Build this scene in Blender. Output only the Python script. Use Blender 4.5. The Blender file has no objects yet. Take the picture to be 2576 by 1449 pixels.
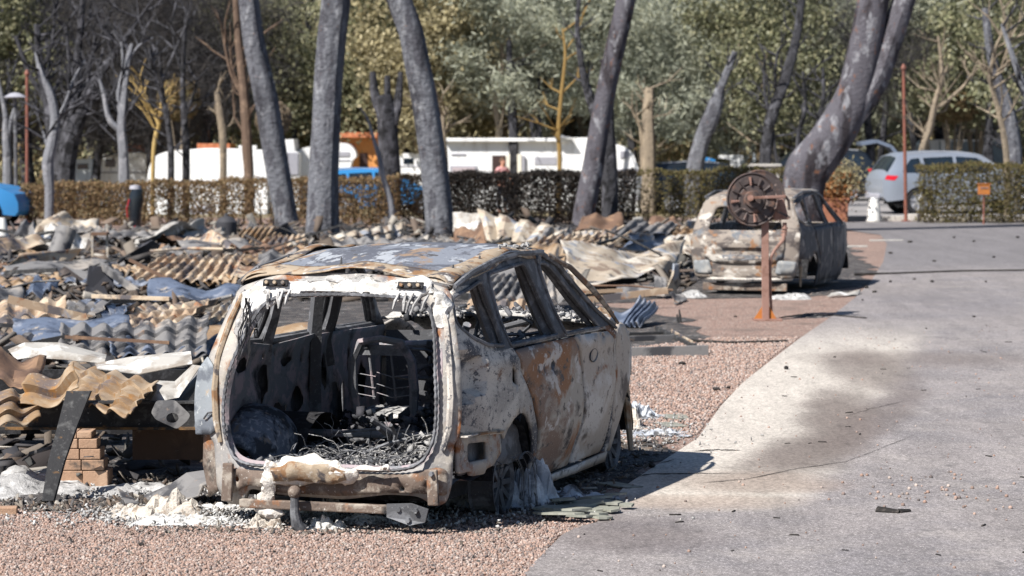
import bpy, bmesh, math, random
import numpy as np
from mathutils import Vector, Matrix, noise
from mathutils.geometry import delaunay_2d_cdt

random.seed(7); RNG = np.random.default_rng(7)
sc = bpy.context.scene
R = math.radians

# ------------------------------------------------------------------ camera
F, CAMH, YH = 7350.0, 2.53, 303.0          # focal length in px of a 2576 px wide frame, eye height, horizon row
TH = math.atan((724.5 - YH) / F)
cam = bpy.data.cameras.new('camera'); camo = bpy.data.objects.new('camera', cam)
sc.collection.objects.link(camo); sc.camera = camo
camo.location = (0, 0, CAMH); camo.rotation_euler = (math.pi / 2 - TH, 0, 0)
cam.sensor_width = 36; cam.lens = 36 * F / 2576; cam.clip_start = .1; cam.clip_end = 900
cam.dof.use_dof = True; cam.dof.focus_distance = 18.6; cam.dof.aperture_fstop = 4.4
# ------------------------------------------------------------------ light
SUN = Vector((0.67, 0.66, -1.0)).normalized()     # direction in which the light travels
w = bpy.data.worlds.new('World'); sc.world = w; w.use_nodes = True
nt = w.node_tree; bg = nt.nodes['Background']
sky = nt.nodes.new('ShaderNodeTexSky'); sky.sky_type = 'NISHITA'; sky.sun_disc = False
sky.sun_elevation = math.asin(-SUN.z); sky.sun_rotation = math.atan2(-SUN.x, -SUN.y)
sky.air_density = 1.0; sky.dust_density = .6; sky.ozone_density = 3.5
nt.links.new(sky.outputs[0], bg.inputs[0]); bg.inputs[1].default_value = .056
sl = bpy.data.lights.new('sun', 'SUN'); sl.energy = 5.0; sl.angle = R(.55); sl.color = (1, .955, .89)
so = bpy.data.objects.new('sun', sl); sc.collection.objects.link(so)
so.rotation_euler = SUN.to_track_quat('-Z', 'Y').to_euler(); so.location = (-20, -15, 30)
sc.view_settings.view_transform = 'Standard'; sc.view_settings.look = 'None'
sc.view_settings.gamma = 1; sc.view_settings.exposure = .78
sc.cycles.use_denoising = True; sc.cycles.max_bounces = 6; sc.cycles.diffuse_bounces = 3
sc.cycles.transparent_max_bounces = 8
sc.cycles.caustics_reflective = False; sc.cycles.caustics_refractive = False

# ------------------------------------------------------------------ helpers
def PD(x, y, d):
    """photo pixel (2576 px frame) + distance along Y -> point"""
    a = (x - 1288) / F; b = -(y - 724.5) / F
    r = Vector((a, math.cos(TH) + b * math.sin(TH), -math.sin(TH) + b * math.cos(TH)))
    return Vector((0, 0, CAMH)) + r * (d / r.y)
def G(x, y, z=0.0):
    a = (x - 1288) / F; b = -(y - 724.5) / F
    r = Vector((a, math.cos(TH) + b * math.sin(TH), -math.sin(TH) + b * math.cos(TH)))
    return Vector((0, 0, CAMH)) + r * ((z - CAMH) / r.z)
def dist(y, z=0.0): return G(1288, y, z).y
def nz(x, y, z=0.0): return noise.noise(Vector((x, y, z)))
def lerp(a, b, t): return a + (b - a) * t
def sst(a, b, x):
    t = min(1, max(0, (x - a) / (b - a))); return t * t * (3 - 2 * t)

def setp(o, label=None, cat=None, group=None, kind=None):
    if label: o['label'] = label
    if cat: o['category'] = cat
    if group: o['group'] = group
    if kind: o['kind'] = kind
    return o
def thing(name, label, cat, loc=(0, 0, 0), rotz=0, group=None):
    o = bpy.data.objects.new(name, None); sc.collection.objects.link(o)
    o.location = loc; o.rotation_euler = (0, 0, rotz); o.empty_display_size = .2
    return setp(o, label, cat, group)
def copy_tree(o, parent=None):
    c = o.copy(); sc.collection.objects.link(c); c.parent = parent
    for ch in list(o.children): copy_tree(ch, c)
    return c

class MB:
    def __init__(s): s.v = []; s.f = []
    def add(s, vs, fs):
        n = len(s.v); s.v += [tuple(p) for p in vs]; s.f += [tuple(i + n for i in f) for f in fs]; return s
    def box(s, c, sz, rot=None, taper=1.0):
        hx, hy, hz = sz[0] / 2, sz[1] / 2, sz[2] / 2
        vs = []
        for z, k in ((-hz, 1), (hz, taper)):
            for x, y in ((-hx, -hy), (hx, -hy), (hx, hy), (-hx, hy)):
                p = Vector((x * k, y * k, z))
                if rot is not None: p = rot @ p
                vs.append(p + Vector(c))
        return s.add(vs, [(3, 2, 1, 0), (4, 5, 6, 7), (0, 1, 5, 4), (1, 2, 6, 5), (2, 3, 7, 6), (3, 0, 4, 7)])
    def bar(s, a, b, wd, th):
        a = Vector(a); b = Vector(b); d = b - a; q = d.to_track_quat('Z', 'X').to_matrix()
        return s.box((a + b) / 2, (wd, th, d.length), q)
    def tube(s, pts, rad, n=8, cap=True, wob=0.0, seed=0.0):
        pts = [Vector(p) for p in pts]
        if not hasattr(rad, '__len__'): rad = [rad] * len(pts)
        t0 = (pts[1] - pts[0]).normalized(); up = Vector((0, 0, 1)) if abs(t0.z) < .9 else Vector((1, 0, 0))
        nrm = t0.cross(up).normalized(); vs = []
        for i, p in enumerate(pts):
            t = (pts[min(i + 1, len(pts) - 1)] - pts[max(i - 1, 0)]).normalized()
            nrm = (nrm - t * nrm.dot(t)).normalized(); bn = t.cross(nrm)
            for k in range(n):
                a = 2 * math.pi * k / n
                r = rad[i]
                if wob: r *= 1 + wob * nz(math.cos(a) * 1.3 + seed, math.sin(a) * 1.3, p.length * .9) * 2 + (wob * .9 * nz(math.cos(a) * 3.5 + seed, math.sin(a) * 3.5, p.length * 5) if n > 16 else 0)
                vs.append(p + (nrm * math.cos(a) + bn * math.sin(a)) * r)
        fs = [(i * n + k, i * n + (k + 1) % n, (i + 1) * n + (k + 1) % n, (i + 1) * n + k) for i in range(len(pts) - 1) for k in range(n)]
        if cap: fs += [tuple(range(n))[::-1], tuple((len(pts) - 1) * n + k for k in range(n))]
        return s.add(vs, fs)
    def lathe(s, prof, n=24, mat=None, closed=False):
        vs = []; m = len(prof)
        for k in range(n):
            a = 2 * math.pi * k / n
            for r, z in prof:
                p = Vector((r * math.cos(a), r * math.sin(a), z)); vs.append(mat @ p if mat else p)
        fs = []
        for k in range(n):
            k2 = (k + 1) % n
            for i in range(m if closed else m - 1):
                j = (i + 1) % m
                fs.append((k * m + i, k2 * m + i, k2 * m + j, k * m + j))
        return s.add(vs, fs)
    def ball(s, c, r, n=8, sq=(1, 1, 1)):
        vs = []; m = n // 2 + 1
        for i in range(m):
            ph = math.pi * i / (m - 1)
            for k in range(n):
                a = 2 * math.pi * k / n
                vs.append((c[0] + r * sq[0] * math.sin(ph) * math.cos(a), c[1] + r * sq[1] * math.sin(ph) * math.sin(a), c[2] + r * sq[2] * math.cos(ph)))
        return s.add(vs, [(i * n + k, (i + 1) * n + k, (i + 1) * n + (k + 1) % n, i * n + (k + 1) % n) for i in range(m - 1) for k in range(n)])
    def grid(s, fn, nu, nv):
        vs = [fn(i / nu, j / nv) for j in range(nv + 1) for i in range(nu + 1)]
        return s.add(vs, [(j * (nu + 1) + i, j * (nu + 1) + i + 1, (j + 1) * (nu + 1) + i + 1, (j + 1) * (nu + 1) + i) for j in range(nv) for i in range(nu)])
    def build(s, name, mat, parent=None, smooth=False, solid=0.0, off=-1, bevel=0.0, world=False, **kw):
        me = bpy.data.meshes.new(name); vs = s.v; base = None
        if world:
            if parent is not None: base = parent.location
            else:
                a = np.array(vs); base = Vector((float(a[:, 0].mean()), float(a[:, 1].mean()), float(a[:, 2].min())))
            vs = [(p[0] - base[0], p[1] - base[1], p[2] - base[2]) for p in vs]
        me.from_pydata([tuple(p) for p in vs], [], s.f); me.validate()
        o = bpy.data.objects.new(name, me); sc.collection.objects.link(o)
        if isinstance(mat, (list, tuple)):
            for m in mat: me.materials.append(m)
        else: me.materials.append(mat)
        if parent is not None: o.parent = parent
        elif world: o.location = base
        if smooth:
            me.polygons.foreach_set('use_smooth', [True] * len(me.polygons)); me.set_sharp_from_angle(angle=R(32))
        if solid:
            m = o.modifiers.new('solid', 'SOLIDIFY'); m.thickness = solid; m.offset = off
        if bevel:
            m = o.modifiers.new('bevel', 'BEVEL'); m.width = bevel; m.segments = 2; m.limit_method = 'ANGLE'
        return setp(o, **kw)

def fast(name, V, k, mat, parent=None, **kw):
    """V: (n*k,3) array, every k vertices one face"""
    n = len(V) // k; me = bpy.data.meshes.new(name)
    me.vertices.add(n * k); me.vertices.foreach_set('co', np.ascontiguousarray(V, dtype=np.float32).ravel())
    me.loops.add(n * k); me.loops.foreach_set('vertex_index', np.arange(n * k, dtype=np.int32))
    me.polygons.add(n); me.polygons.foreach_set('loop_start', np.arange(0, n * k, k, dtype=np.int32))
    try: me.polygons.foreach_set('loop_total', np.full(n, k, dtype=np.int32))
    except Exception: pass
    me.update(calc_edges=True); me.validate(); me.materials.append(mat)
    if name is None: return me
    o = bpy.data.objects.new(name, me); sc.collection.objects.link(o)
    if parent is not None: o.parent = parent
    return setp(o, **kw)
def fast_solid(name, P, S, mat, tmplV, tmplF, parent=None, smooth=False, mats=None, **kw):
    """scatter a template solid: P (n,3) positions, S (n,3,3) transforms"""
    tv = np.array(tmplV, float); tf = np.array(tmplF, int); n = len(P); m = len(tv)
    V = np.einsum('nij,mj->nmi', S, tv) + P[:, None, :]
    Fc = (tf[None] + (np.arange(n) * m)[:, None, None]).reshape(-1)
    k = tf.shape[1]; nf = n * len(tf); me = bpy.data.meshes.new(name)
    me.vertices.add(n * m); me.vertices.foreach_set('co', V.astype(np.float32).ravel())
    me.loops.add(nf * k); me.loops.foreach_set('vertex_index', Fc.astype(np.int32))
    me.polygons.add(nf); me.polygons.foreach_set('loop_start', np.arange(0, nf * k, k, dtype=np.int32))
    me.update(calc_edges=True); me.validate(); me.materials.append(mat)
    if smooth: me.polygons.foreach_set('use_smooth', np.ones(nf, dtype=bool))
    o = bpy.data.objects.new(name, me); sc.collection.objects.link(o)
    if parent is not None: o.parent = parent
    return setp(o, **kw)
def rand_rot(n, flat=0.0):
    q = RNG.normal(size=(n, 4))
    if flat:
        q[:, 1] *= (1 - flat); q[:, 2] *= (1 - flat)
    q /= np.linalg.norm(q, axis=1, keepdims=True); a, b, c, d = q.T
    return np.stack([np.stack([1 - 2 * (c * c + d * d), 2 * (b * c - a * d), 2 * (b * d + a * c)], -1),
                     np.stack([2 * (b * c + a * d), 1 - 2 * (b * b + d * d), 2 * (c * d - a * b)], -1),
                     np.stack([2 * (b * d - a * c), 2 * (c * d + a * b), 1 - 2 * (b * b + c * c)], -1)], 1)
def leaves(P, sx, sy, R3=None):
    """quads of half size sx, sy at P"""
    n = len(P); R3 = rand_rot(n) if R3 is None else R3
    sx = np.broadcast_to(sx, (n,)); sy = np.broadcast_to(sy, (n,))
    u = R3[:, :, 0] * sx[:, None]; v = R3[:, :, 1] * sy[:, None]
    return np.stack([P - u - v * .4, P + v * -1.0 + u * .1, P + u + v * .4, P + v], 1).reshape(-1, 3)
CUBE = ([(-1, -1, -1), (1, -1, -1), (1, 1, -1), (-1, 1, -1), (-.8, -.9, 1), (.9, -.8, 1), (.8, .9, 1), (-.9, .8, 1)],
        [(3, 2, 1, 0), (4, 5, 6, 7), (0, 1, 5, 4), (1, 2, 6, 5), (2, 3, 7, 6), (3, 0, 4, 7)])
def ico():
    bm = bmesh.new(); bmesh.ops.create_icosphere(bm, subdivisions=1, radius=1)
    v = [tuple(x.co) for x in bm.verts]; f = [tuple(y.index for y in x.verts) for x in bm.faces]; bm.free(); return v, f
ICO = ico()

# polygon panels with holes -------------------------------------------------
def fillet(poly, r):
    out = []; n = len(poly)
    for i in range(n):
        p = Vector(poly[i][:2]); a = Vector(poly[i - 1][:2]); b = Vector(poly[(i + 1) % n][:2])
        rr = poly[i][2] if len(poly[i]) > 2 else r
        ra = min(rr, (a - p).length * .45); rb = min(rr, (b - p).length * .45)
        if rr <= 1e-4: out.append(tuple(p)); continue
        p0 = p + (a - p).normalized() * ra; p1 = p + (b - p).normalized() * rb
        for k in range(5):
            t = k / 4; out.append(tuple(p0 * (1 - t) ** 2 + p * 2 * t * (1 - t) + p1 * t * t))
    return out
def dens(poly, st):
    out = []
    for i in range(len(poly)):
        a = poly[i]; b = poly[(i + 1) % len(poly)]; L = math.hypot(b[0] - a[0], b[1] - a[1]); n = max(1, int(L / st))
        out += [(lerp(a[0], b[0], k / n), lerp(a[1], b[1], k / n)) for k in range(n)]
    return out
def inside_np(poly, X, Y):
    c = np.zeros(X.shape, bool); n = len(poly); j = n - 1
    for i in range(n):
        xi, yi = poly[i]; xj, yj = poly[j]
        with np.errstate(divide='ignore', invalid='ignore'):
            t = ((yi > Y) != (yj > Y)) & (X < (xj - xi) * (Y - yi) / ((yj - yi) if yj != yi else 1e-12) + xi)
        c ^= t; j = i
    return c
def panel(poly, holes, fn, st=.06, r=.0, outv=None, mb=None):
    poly = dens(fillet(poly, r), st); holes = [dens(fillet(h, .02) if len(h) < 12 else h, st) for h in holes]
    vs = []; es = []
    for lp in [poly] + holes:
        n0 = len(vs); vs += lp; es += [(n0 + i, n0 + (i + 1) % len(lp)) for i in range(len(lp))]
    bp = np.array(vs); x0, y0 = bp.min(0); x1, y1 = bp.max(0)
    gx, gy = np.meshgrid(np.arange(x0 + st * .37, x1, st), np.arange(y0 + st * .41, y1, st)); gx = gx.copy(); gx[::2] += st * .5
    gx = gx.ravel(); gy = gy.ravel(); ok = inside_np(poly, gx, gy)
    for h in holes: ok &= ~inside_np(h, gx, gy)
    gx = gx[ok]; gy = gy[ok]
    if len(gx):
        d = np.min((gx[:, None] - bp[None, :, 0]) ** 2 + (gy[:, None] - bp[None, :, 1]) ** 2, 1); ok = d > (st * .45) ** 2
        vs = vs + list(zip(gx[ok].tolist(), gy[ok].tolist()))
    V, E, T, *_ = delaunay_2d_cdt([Vector(p) for p in vs], es, [], 0, 1e-5)
    A = np.array([tuple(p) for p in V]); T = np.array([t for t in T if len(t) == 3]); C = A[T].mean(1)
    ok = inside_np(poly, C[:, 0], C[:, 1])
    for h in holes: ok &= ~inside_np(h, C[:, 0], C[:, 1])
    T = T[ok]; P = [Vector(fn(a, b)) for a, b in A.tolist()]
    if outv is not None and len(T):
        t = T[len(T) // 2]; nn = Vector((0, 0, 0))
        for t in T[::max(1, len(T) // 40)]: nn += (P[t[1]] - P[t[0]]).cross(P[t[2]] - P[t[0]])
        if nn.dot(Vector(outv)) < 0: T = T[:, ::-1]
    mb = mb or MB(); mb.add(P, [tuple(int(i) for i in t) for t in T]); return mb
def circle(cx, cy, rx, ry=None, n=16, jit=0.0, seed=0):
    ry = ry or rx; o = []
    for i in range(n):
        a = 2 * math.pi * i / n; k = 1 + jit * 2 * nz(math.cos(a) * 2 + seed, math.sin(a) * 2, seed * 1.7)
        o.append((cx + rx * k * math.cos(a), cy + ry * k * math.sin(a)))
    return o

# ------------------------------------------------------------------ materials
MATS = {}
def M(name, base, layers=(), rough=.85, metal=0.0, bump=.25, bscale=60, island=None, spec=.3, coord='Object', off=(0, 0, 0), bdist=.01):
    """base colour + noise layers (colour, scale, lo, hi[, stretch]) ; island: extra colours picked per loose piece"""
    if name in MATS: return MATS[name]
    m = bpy.data.materials.new(name); m.use_nodes = True; N = m.node_tree.nodes; L = m.node_tree.links; b = N['Principled BSDF']
    b.inputs['Roughness'].default_value = rough; b.inputs['Metallic'].default_value = metal; b.inputs['Specular IOR Level'].default_value = spec
    def rgb(c):
        n = N.new('ShaderNodeRGB'); n.outputs[0].default_value = (*c, 1); return n.outputs[0]
    tc = N.new('ShaderNodeTexCoord'); geo = N.new('ShaderNodeNewGeometry')
    src = geo.outputs['Position'] if coord == 'World' else tc.outputs['Object']
    cur = rgb(base)
    if island:
        cr = N.new('ShaderNodeValToRGB'); cr.color_ramp.interpolation = 'LINEAR'; el = cr.color_ramp.elements
        cols = [base] + list(island)
        el[0].position = 0; el[0].color = (*cols[0], 1); el[1].position = 1; el[1].color = (*cols[-1], 1)
        for i, c in enumerate(cols[1:-1]):
            e = el.new((i + 1) / (len(cols) - 1)); e.color = (*c, 1)
        L.new(geo.outputs['Random Per Island'], cr.inputs[0]); cur = cr.outputs[0]
    for i, ly in enumerate(layers):
        c, s, lo, hi = ly[:4]; st = ly[4] if len(ly) > 4 else (1, 1, 1)
        mp = N.new('ShaderNodeMapping'); mp.inputs['Scale'].default_value = st; mp.inputs['Location'].default_value = (off[0] + i * 3.7, off[1] - i * 2.1, off[2] + i * 5.3)
        L.new(src, mp.inputs[0]); n = N.new('ShaderNodeTexNoise'); n.inputs['Scale'].default_value = s; n.inputs['Detail'].default_value = 8
        n.inputs['Roughness'].default_value = .62; n.inputs['Distortion'].default_value = .3; L.new(mp.outputs[0], n.inputs['Vector'])
        mr = N.new('ShaderNodeMapRange'); mr.inputs[1].default_value = lo; mr.inputs[2].default_value = hi; L.new(n.outputs[0], mr.inputs[0])
        mx = N.new('ShaderNodeMix'); mx.data_type = 'RGBA'; L.new(mr.outputs[0], mx.inputs[0]); L.new(cur, mx.inputs[6]); mx.inputs[7].default_value = (*c, 1)
        cur = mx.outputs[2]
    L.new(cur, b.inputs['Base Color'])
    if bump:
        n = N.new('ShaderNodeTexNoise'); n.inputs['Scale'].default_value = bscale; n.inputs['Detail'].default_value = 6; n.inputs['Roughness'].default_value = .65
        L.new(src, n.inputs['Vector']); bp = N.new('ShaderNodeBump'); bp.inputs['Strength'].default_value = bump; bp.inputs['Distance'].default_value = bdist
        L.new(n.outputs[0], bp.inputs['Height']); L.new(bp.outputs[0], b.inputs['Normal'])
    MATS[name] = m; m['out'] = 1
    return m
ASH = (.72, .70, .67); TAN = (.40, .31, .215); RUST = (.22, .085, .03); DRUST = (.09, .045, .03); CHAR = (.018, .018, .02); STEEL = (.20, .21, .23); BLUE = (.19, .225, .29); CREAM = (.52, .44, .34)
m_door = M('scorched_door_metal', (.22, .15, .115), [((.38, .34, .295), 2.6, .47, .53, (1, .45, .6)), ((.26, .125, .06), 3.5, .54, .60, (1, .4, .6)), ((.50, .46, .43), 9, .57, .61, (1, .4, .5)), ((.06, .05, .048), 4.0, .57, .64, (1, .4, .6)), ((.09, .075, .07), 16, .58, .64, (1, .5, .7)), ((.5, .46, .42), 60, .62, .68)], rough=.7, bump=.35, bscale=45)
m_door2 = M('scorched_pale_door_metal', (.42, .365, .315), [((.54, .51, .48), 2.5, .5, .56, (1, .5, .7)), ((.11, .09, .08), 3.4, .56, .62, (1, .45, .6)), (RUST, 6, .60, .66, (1, .4, .4)), ((.15, .13, .12), 18, .6, .66, (1, .5, .7)), ((.25, .20, .16), 40, .58, .7)], rough=.7, bump=.3, bscale=45)
m_quarter = M('scorched_quarter_metal', (.36, .33, .30), [((.54, .50, .45), 3.2, .45, .53, (1, .5, 1)), ((.085, .085, .095), 4.6, .55, .62, (1, .5, 1)), ((.16, .075, .04), 3.6, .60, .66, (1, .5, 1)), ((.10, .10, .11), 24, .57, .63, (1, .6, 1)), ((.52, .48, .43), 70, .57, .63), ((.05, .05, .06), 90, .60, .66)], rough=.72, bump=.35, bscale=60)
m_rear = M('scorched_rear_metal', (.28, .27, .265), [((.38, .35, .31), 4, .45, .58), (RUST, 4.5, .56, .66), ((.13, .13, .15), 5, .57, .7), ((.55, .52, .48), 45, .6, .68), (CHAR, 9, .63, .72)], rough=.7, bump=.4, bscale=60)
m_rust = M('rusted_scorched_steel', (.145, .11, .09), [((.26, .115, .05), 5, .56, .66), ((.34, .30, .255), 7, .50, .62), (CHAR, 6, .57, .7), ((.5, .47, .44), 50, .62, .7)], rough=.8, bump=.4, bscale=60)
m_roof = M('blistered_roof_metal', (.20, .215, .25), [((.105, .11, .13), 3.2, .48, .51, (1, .5, 1)), ((.34, .36, .39), 4.3, .555, .575, (1, .45, 1)), ((.15, .155, .18), 9, .56, .59, (1, .5, 1)), ((.27, .19, .13), 2.6, .56, .60, (1, .5, 1)), ((.36, .29, .21), 3.4, .61, .64, (1, .5, 1)), ((.08, .075, .075), 14, .60, .63, (1, .6, 1)), ((.5, .5, .5), 60, .66, .70)], rough=.6, bump=.35, bscale=24, spec=.4)
m_rail = M('tan_flaking_metal', (.33, .265, .195), [((.22, .125, .065), 6, .5, .58), ((.09, .08, .08), 7, .54, .60), ((.52, .50, .47), 11, .58, .66)], rough=.75, bump=.4, bscale=60)
m_dark = M('sooty_steel', (.085, .087, .095), [((.17, .175, .19), 6, .5, .58), ((.26, .265, .27), 55, .6, .72), (DRUST, 4, .62, .75)], rough=.75, bump=.35, bscale=60)
m_inner = M('sooty_inner_steel', (.19, .195, .21), [((.33, .275, .29), 7, .48, .56), ((.32, .32, .32), 60, .6, .7), (CHAR, 4, .56, .7)], rough=.75, bump=.35, bscale=70)
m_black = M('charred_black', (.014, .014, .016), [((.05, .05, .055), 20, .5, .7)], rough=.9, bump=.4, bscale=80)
m_ash = M('white_ash_crust', (.64, .63, .615), [((.40, .385, .36), 12, .50, .60), ((.20, .195, .19), 22, .57, .64), ((.76, .75, .74), 7, .56, .66)], rough=.95, bump=.6, bscale=70, bdist=.02)
m_ashgrey = M('grey_ash', (.33, .325, .32), [((.60, .59, .58), 8, .5, .65), ((.06, .06, .065), 11, .54, .66)], rough=.95, bump=.6, bscale=60, bdist=.02)
m_bark = M('scorched_pine_bark', (.15, .155, .175), [((.05, .05, .06), 1.6, .50, .60, (1, 1, .3)), ((.085, .085, .10), 5, .50, .58, (1, 1, .3)), ((.25, .255, .275), 6, .55, .68, (1, 1, .5)), ((.33, .17, .10), 9, .66, .72), ((.05, .05, .06), 14, .62, .72)], rough=.95, bump=1.0, bscale=9, bdist=.09)
m_barkr = M('scorched_flaking_bark', (.095, .09, .105), [((.035, .03, .035), 2, .48, .58, (1, 1, .3)), ((.23, .23, .25), 4, .54, .64, (1, 1, .5)), ((.20, .09, .05), 7, .60, .68, (1, 1, .6))], rough=.95, bump=.9, bscale=14, bdist=.05)
m_barkd = M('charred_bark', (.045, .045, .052), [((.13, .13, .15), 5, .52, .66, (1, 1, .4)), ((.012, .012, .014), 4, .5, .6)], rough=.95, bump=.8, bscale=12, bdist=.05)
m_barkp = M('pale_peeled_bark', (.17, .175, .195), [((.30, .30, .32), 4, .52, .64, (1, 1, .4)), ((.05, .05, .06), 5, .57, .68)], rough=.95, bump=.7, bscale=14, bdist=.04)
m_barkt = M('tan_bark', (.22, .18, .135), [((.32, .26, .19), 4, .5, .62, (1, 1, .4)), ((.07, .06, .05), 5, .57, .68)], rough=.95, bump=.7, bscale=14, bdist=.04)
# ================================================================== SETTING
def gravel_mat():
    m = bpy.data.materials.new('pink_gravel'); m.use_nodes = True; N = m.node_tree.nodes; L = m.node_tree.links; b = N['Principled BSDF']
    b.inputs['Roughness'].default_value = .9; b.inputs['Specular IOR Level'].default_value = .2
    g = N.new('ShaderNodeNewGeometry'); v = N.new('ShaderNodeTexVoronoi'); v.inputs['Scale'].default_value = 42; L.new(g.outputs['Position'], v.inputs['Vector'])
    cr = N.new('ShaderNodeValToRGB'); e = cr.color_ramp.elements; e[0].color = (.14, .10, .085, 1); e[1].color = (.43, .355, .31, 1)
    for p, c in ((.3, (.29, .19, .155)), (.55, (.35, .24, .20)), (.75, (.24, .175, .15))):
        q = e.new(p); q.color = (*c, 1)
    sx = N.new('ShaderNodeSeparateColor'); L.new(v.outputs['Color'], sx.inputs[0]); L.new(sx.outputs[0], cr.inputs[0])
    mr = N.new('ShaderNodeMapRange'); mr.inputs[1].default_value = .012; mr.inputs[2].default_value = 0; mr.inputs[1].default_value = .75; mr.inputs[3].default_value = 1; mr.inputs[4].default_value = .55
    mr.inputs[1].default_value = .35; mr.inputs[2].default_value = .75; L.new(v.outputs['Distance'], mr.inputs[0])
    mx = N.new('ShaderNodeMix'); mx.data_type = 'RGBA'; mx.blend_type = 'MULTIPLY'; mx.inputs[0].default_value = .5; L.new(cr.outputs[0], mx.inputs[6]); L.new(mr.outputs[0], mx.inputs[7])
    n = N.new('ShaderNodeTexNoise'); n.inputs['Scale'].default_value = .9; n.inputs['Detail'].default_value = 9; n.inputs['Roughness'].default_value = .7; L.new(g.outputs['Position'], n.inputs['Vector'])
    m2 = N.new('ShaderNodeMapRange'); m2.inputs[1].default_value = .52; m2.inputs[2].default_value = .68; m2.inputs[4].default_value = .8; L.new(n.outputs[0], m2.inputs[0])
    mm = N.new('ShaderNodeMix'); mm.data_type = 'RGBA'; L.new(m2.outputs[0], mm.inputs[0]); L.new(mx.outputs[2], mm.inputs[6]); mm.inputs[7].default_value = (.15, .115, .10, 1)
    L.new(mm.outputs[2], b.inputs['Base Color'])
    bp = N.new('ShaderNodeBump'); bp.invert = True; bp.inputs['Strength'].default_value = .9; bp.inputs['Distance'].default_value = .015; L.new(v.outputs['Distance'], bp.inputs['Height']); L.new(bp.outputs[0], b.inputs['Normal'])
    return m
def sheet(name, pts, z, mat, st=.5, zf=None, **kw):
    mb = panel([(p[0], p[1]) for p in pts], [], lambda x, y: (x, y, z + (zf(x, y) if zf else 0)), st=st, outv=(0, 0, 1))
    return mb.build(name, mat, **kw)
def dip(x, y): return -.42 * sst(77, 88, y) * (1 - sst(9, 14, x))
mb = MB()
ys = [-60, 0, 10, 16, 40, 60, 74, 77, 79, 81, 83, 85, 88, 95, 120, 200, 700]; xs = [-400, -60, -30, -10, 0, 8, 10, 12, 14, 30, 60, 400]
mb.add([(x, y, dip(x, y)) for y in ys for x in xs], [(j * len(xs) + i, j * len(xs) + i + 1, (j + 1) * len(xs) + i + 1, (j + 1) * len(xs) + i) for j in range(len(ys) - 1) for i in range(len(xs) - 1)])
m_gravel = gravel_mat()
mb.build('ground', m_gravel, kind='structure')
m_straw = M('dry_forest_floor', (.20, .165, .10), [((.34, .27, .15), 1.2, .5, .65), ((.08, .07, .05), 2.5, .55, .7), ((.14, .15, .07), 1.7, .6, .7)], bump=.8, bscale=20, coord='World')
def strip(name, x0, x1, y0, y1, z, mat, nx, ny, **kw):
    m = MB(); m.grid(lambda u, v: (lerp(x0, x1, u), lerp(y0, y1, v), z + dip(lerp(x0, x1, u), lerp(y0, y1, v))), nx, ny); return m.build(name, mat, **kw)
strip('forest_floor', -90, 100, 76, 420, .004, m_straw, 95, 172, kind='structure')

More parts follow.
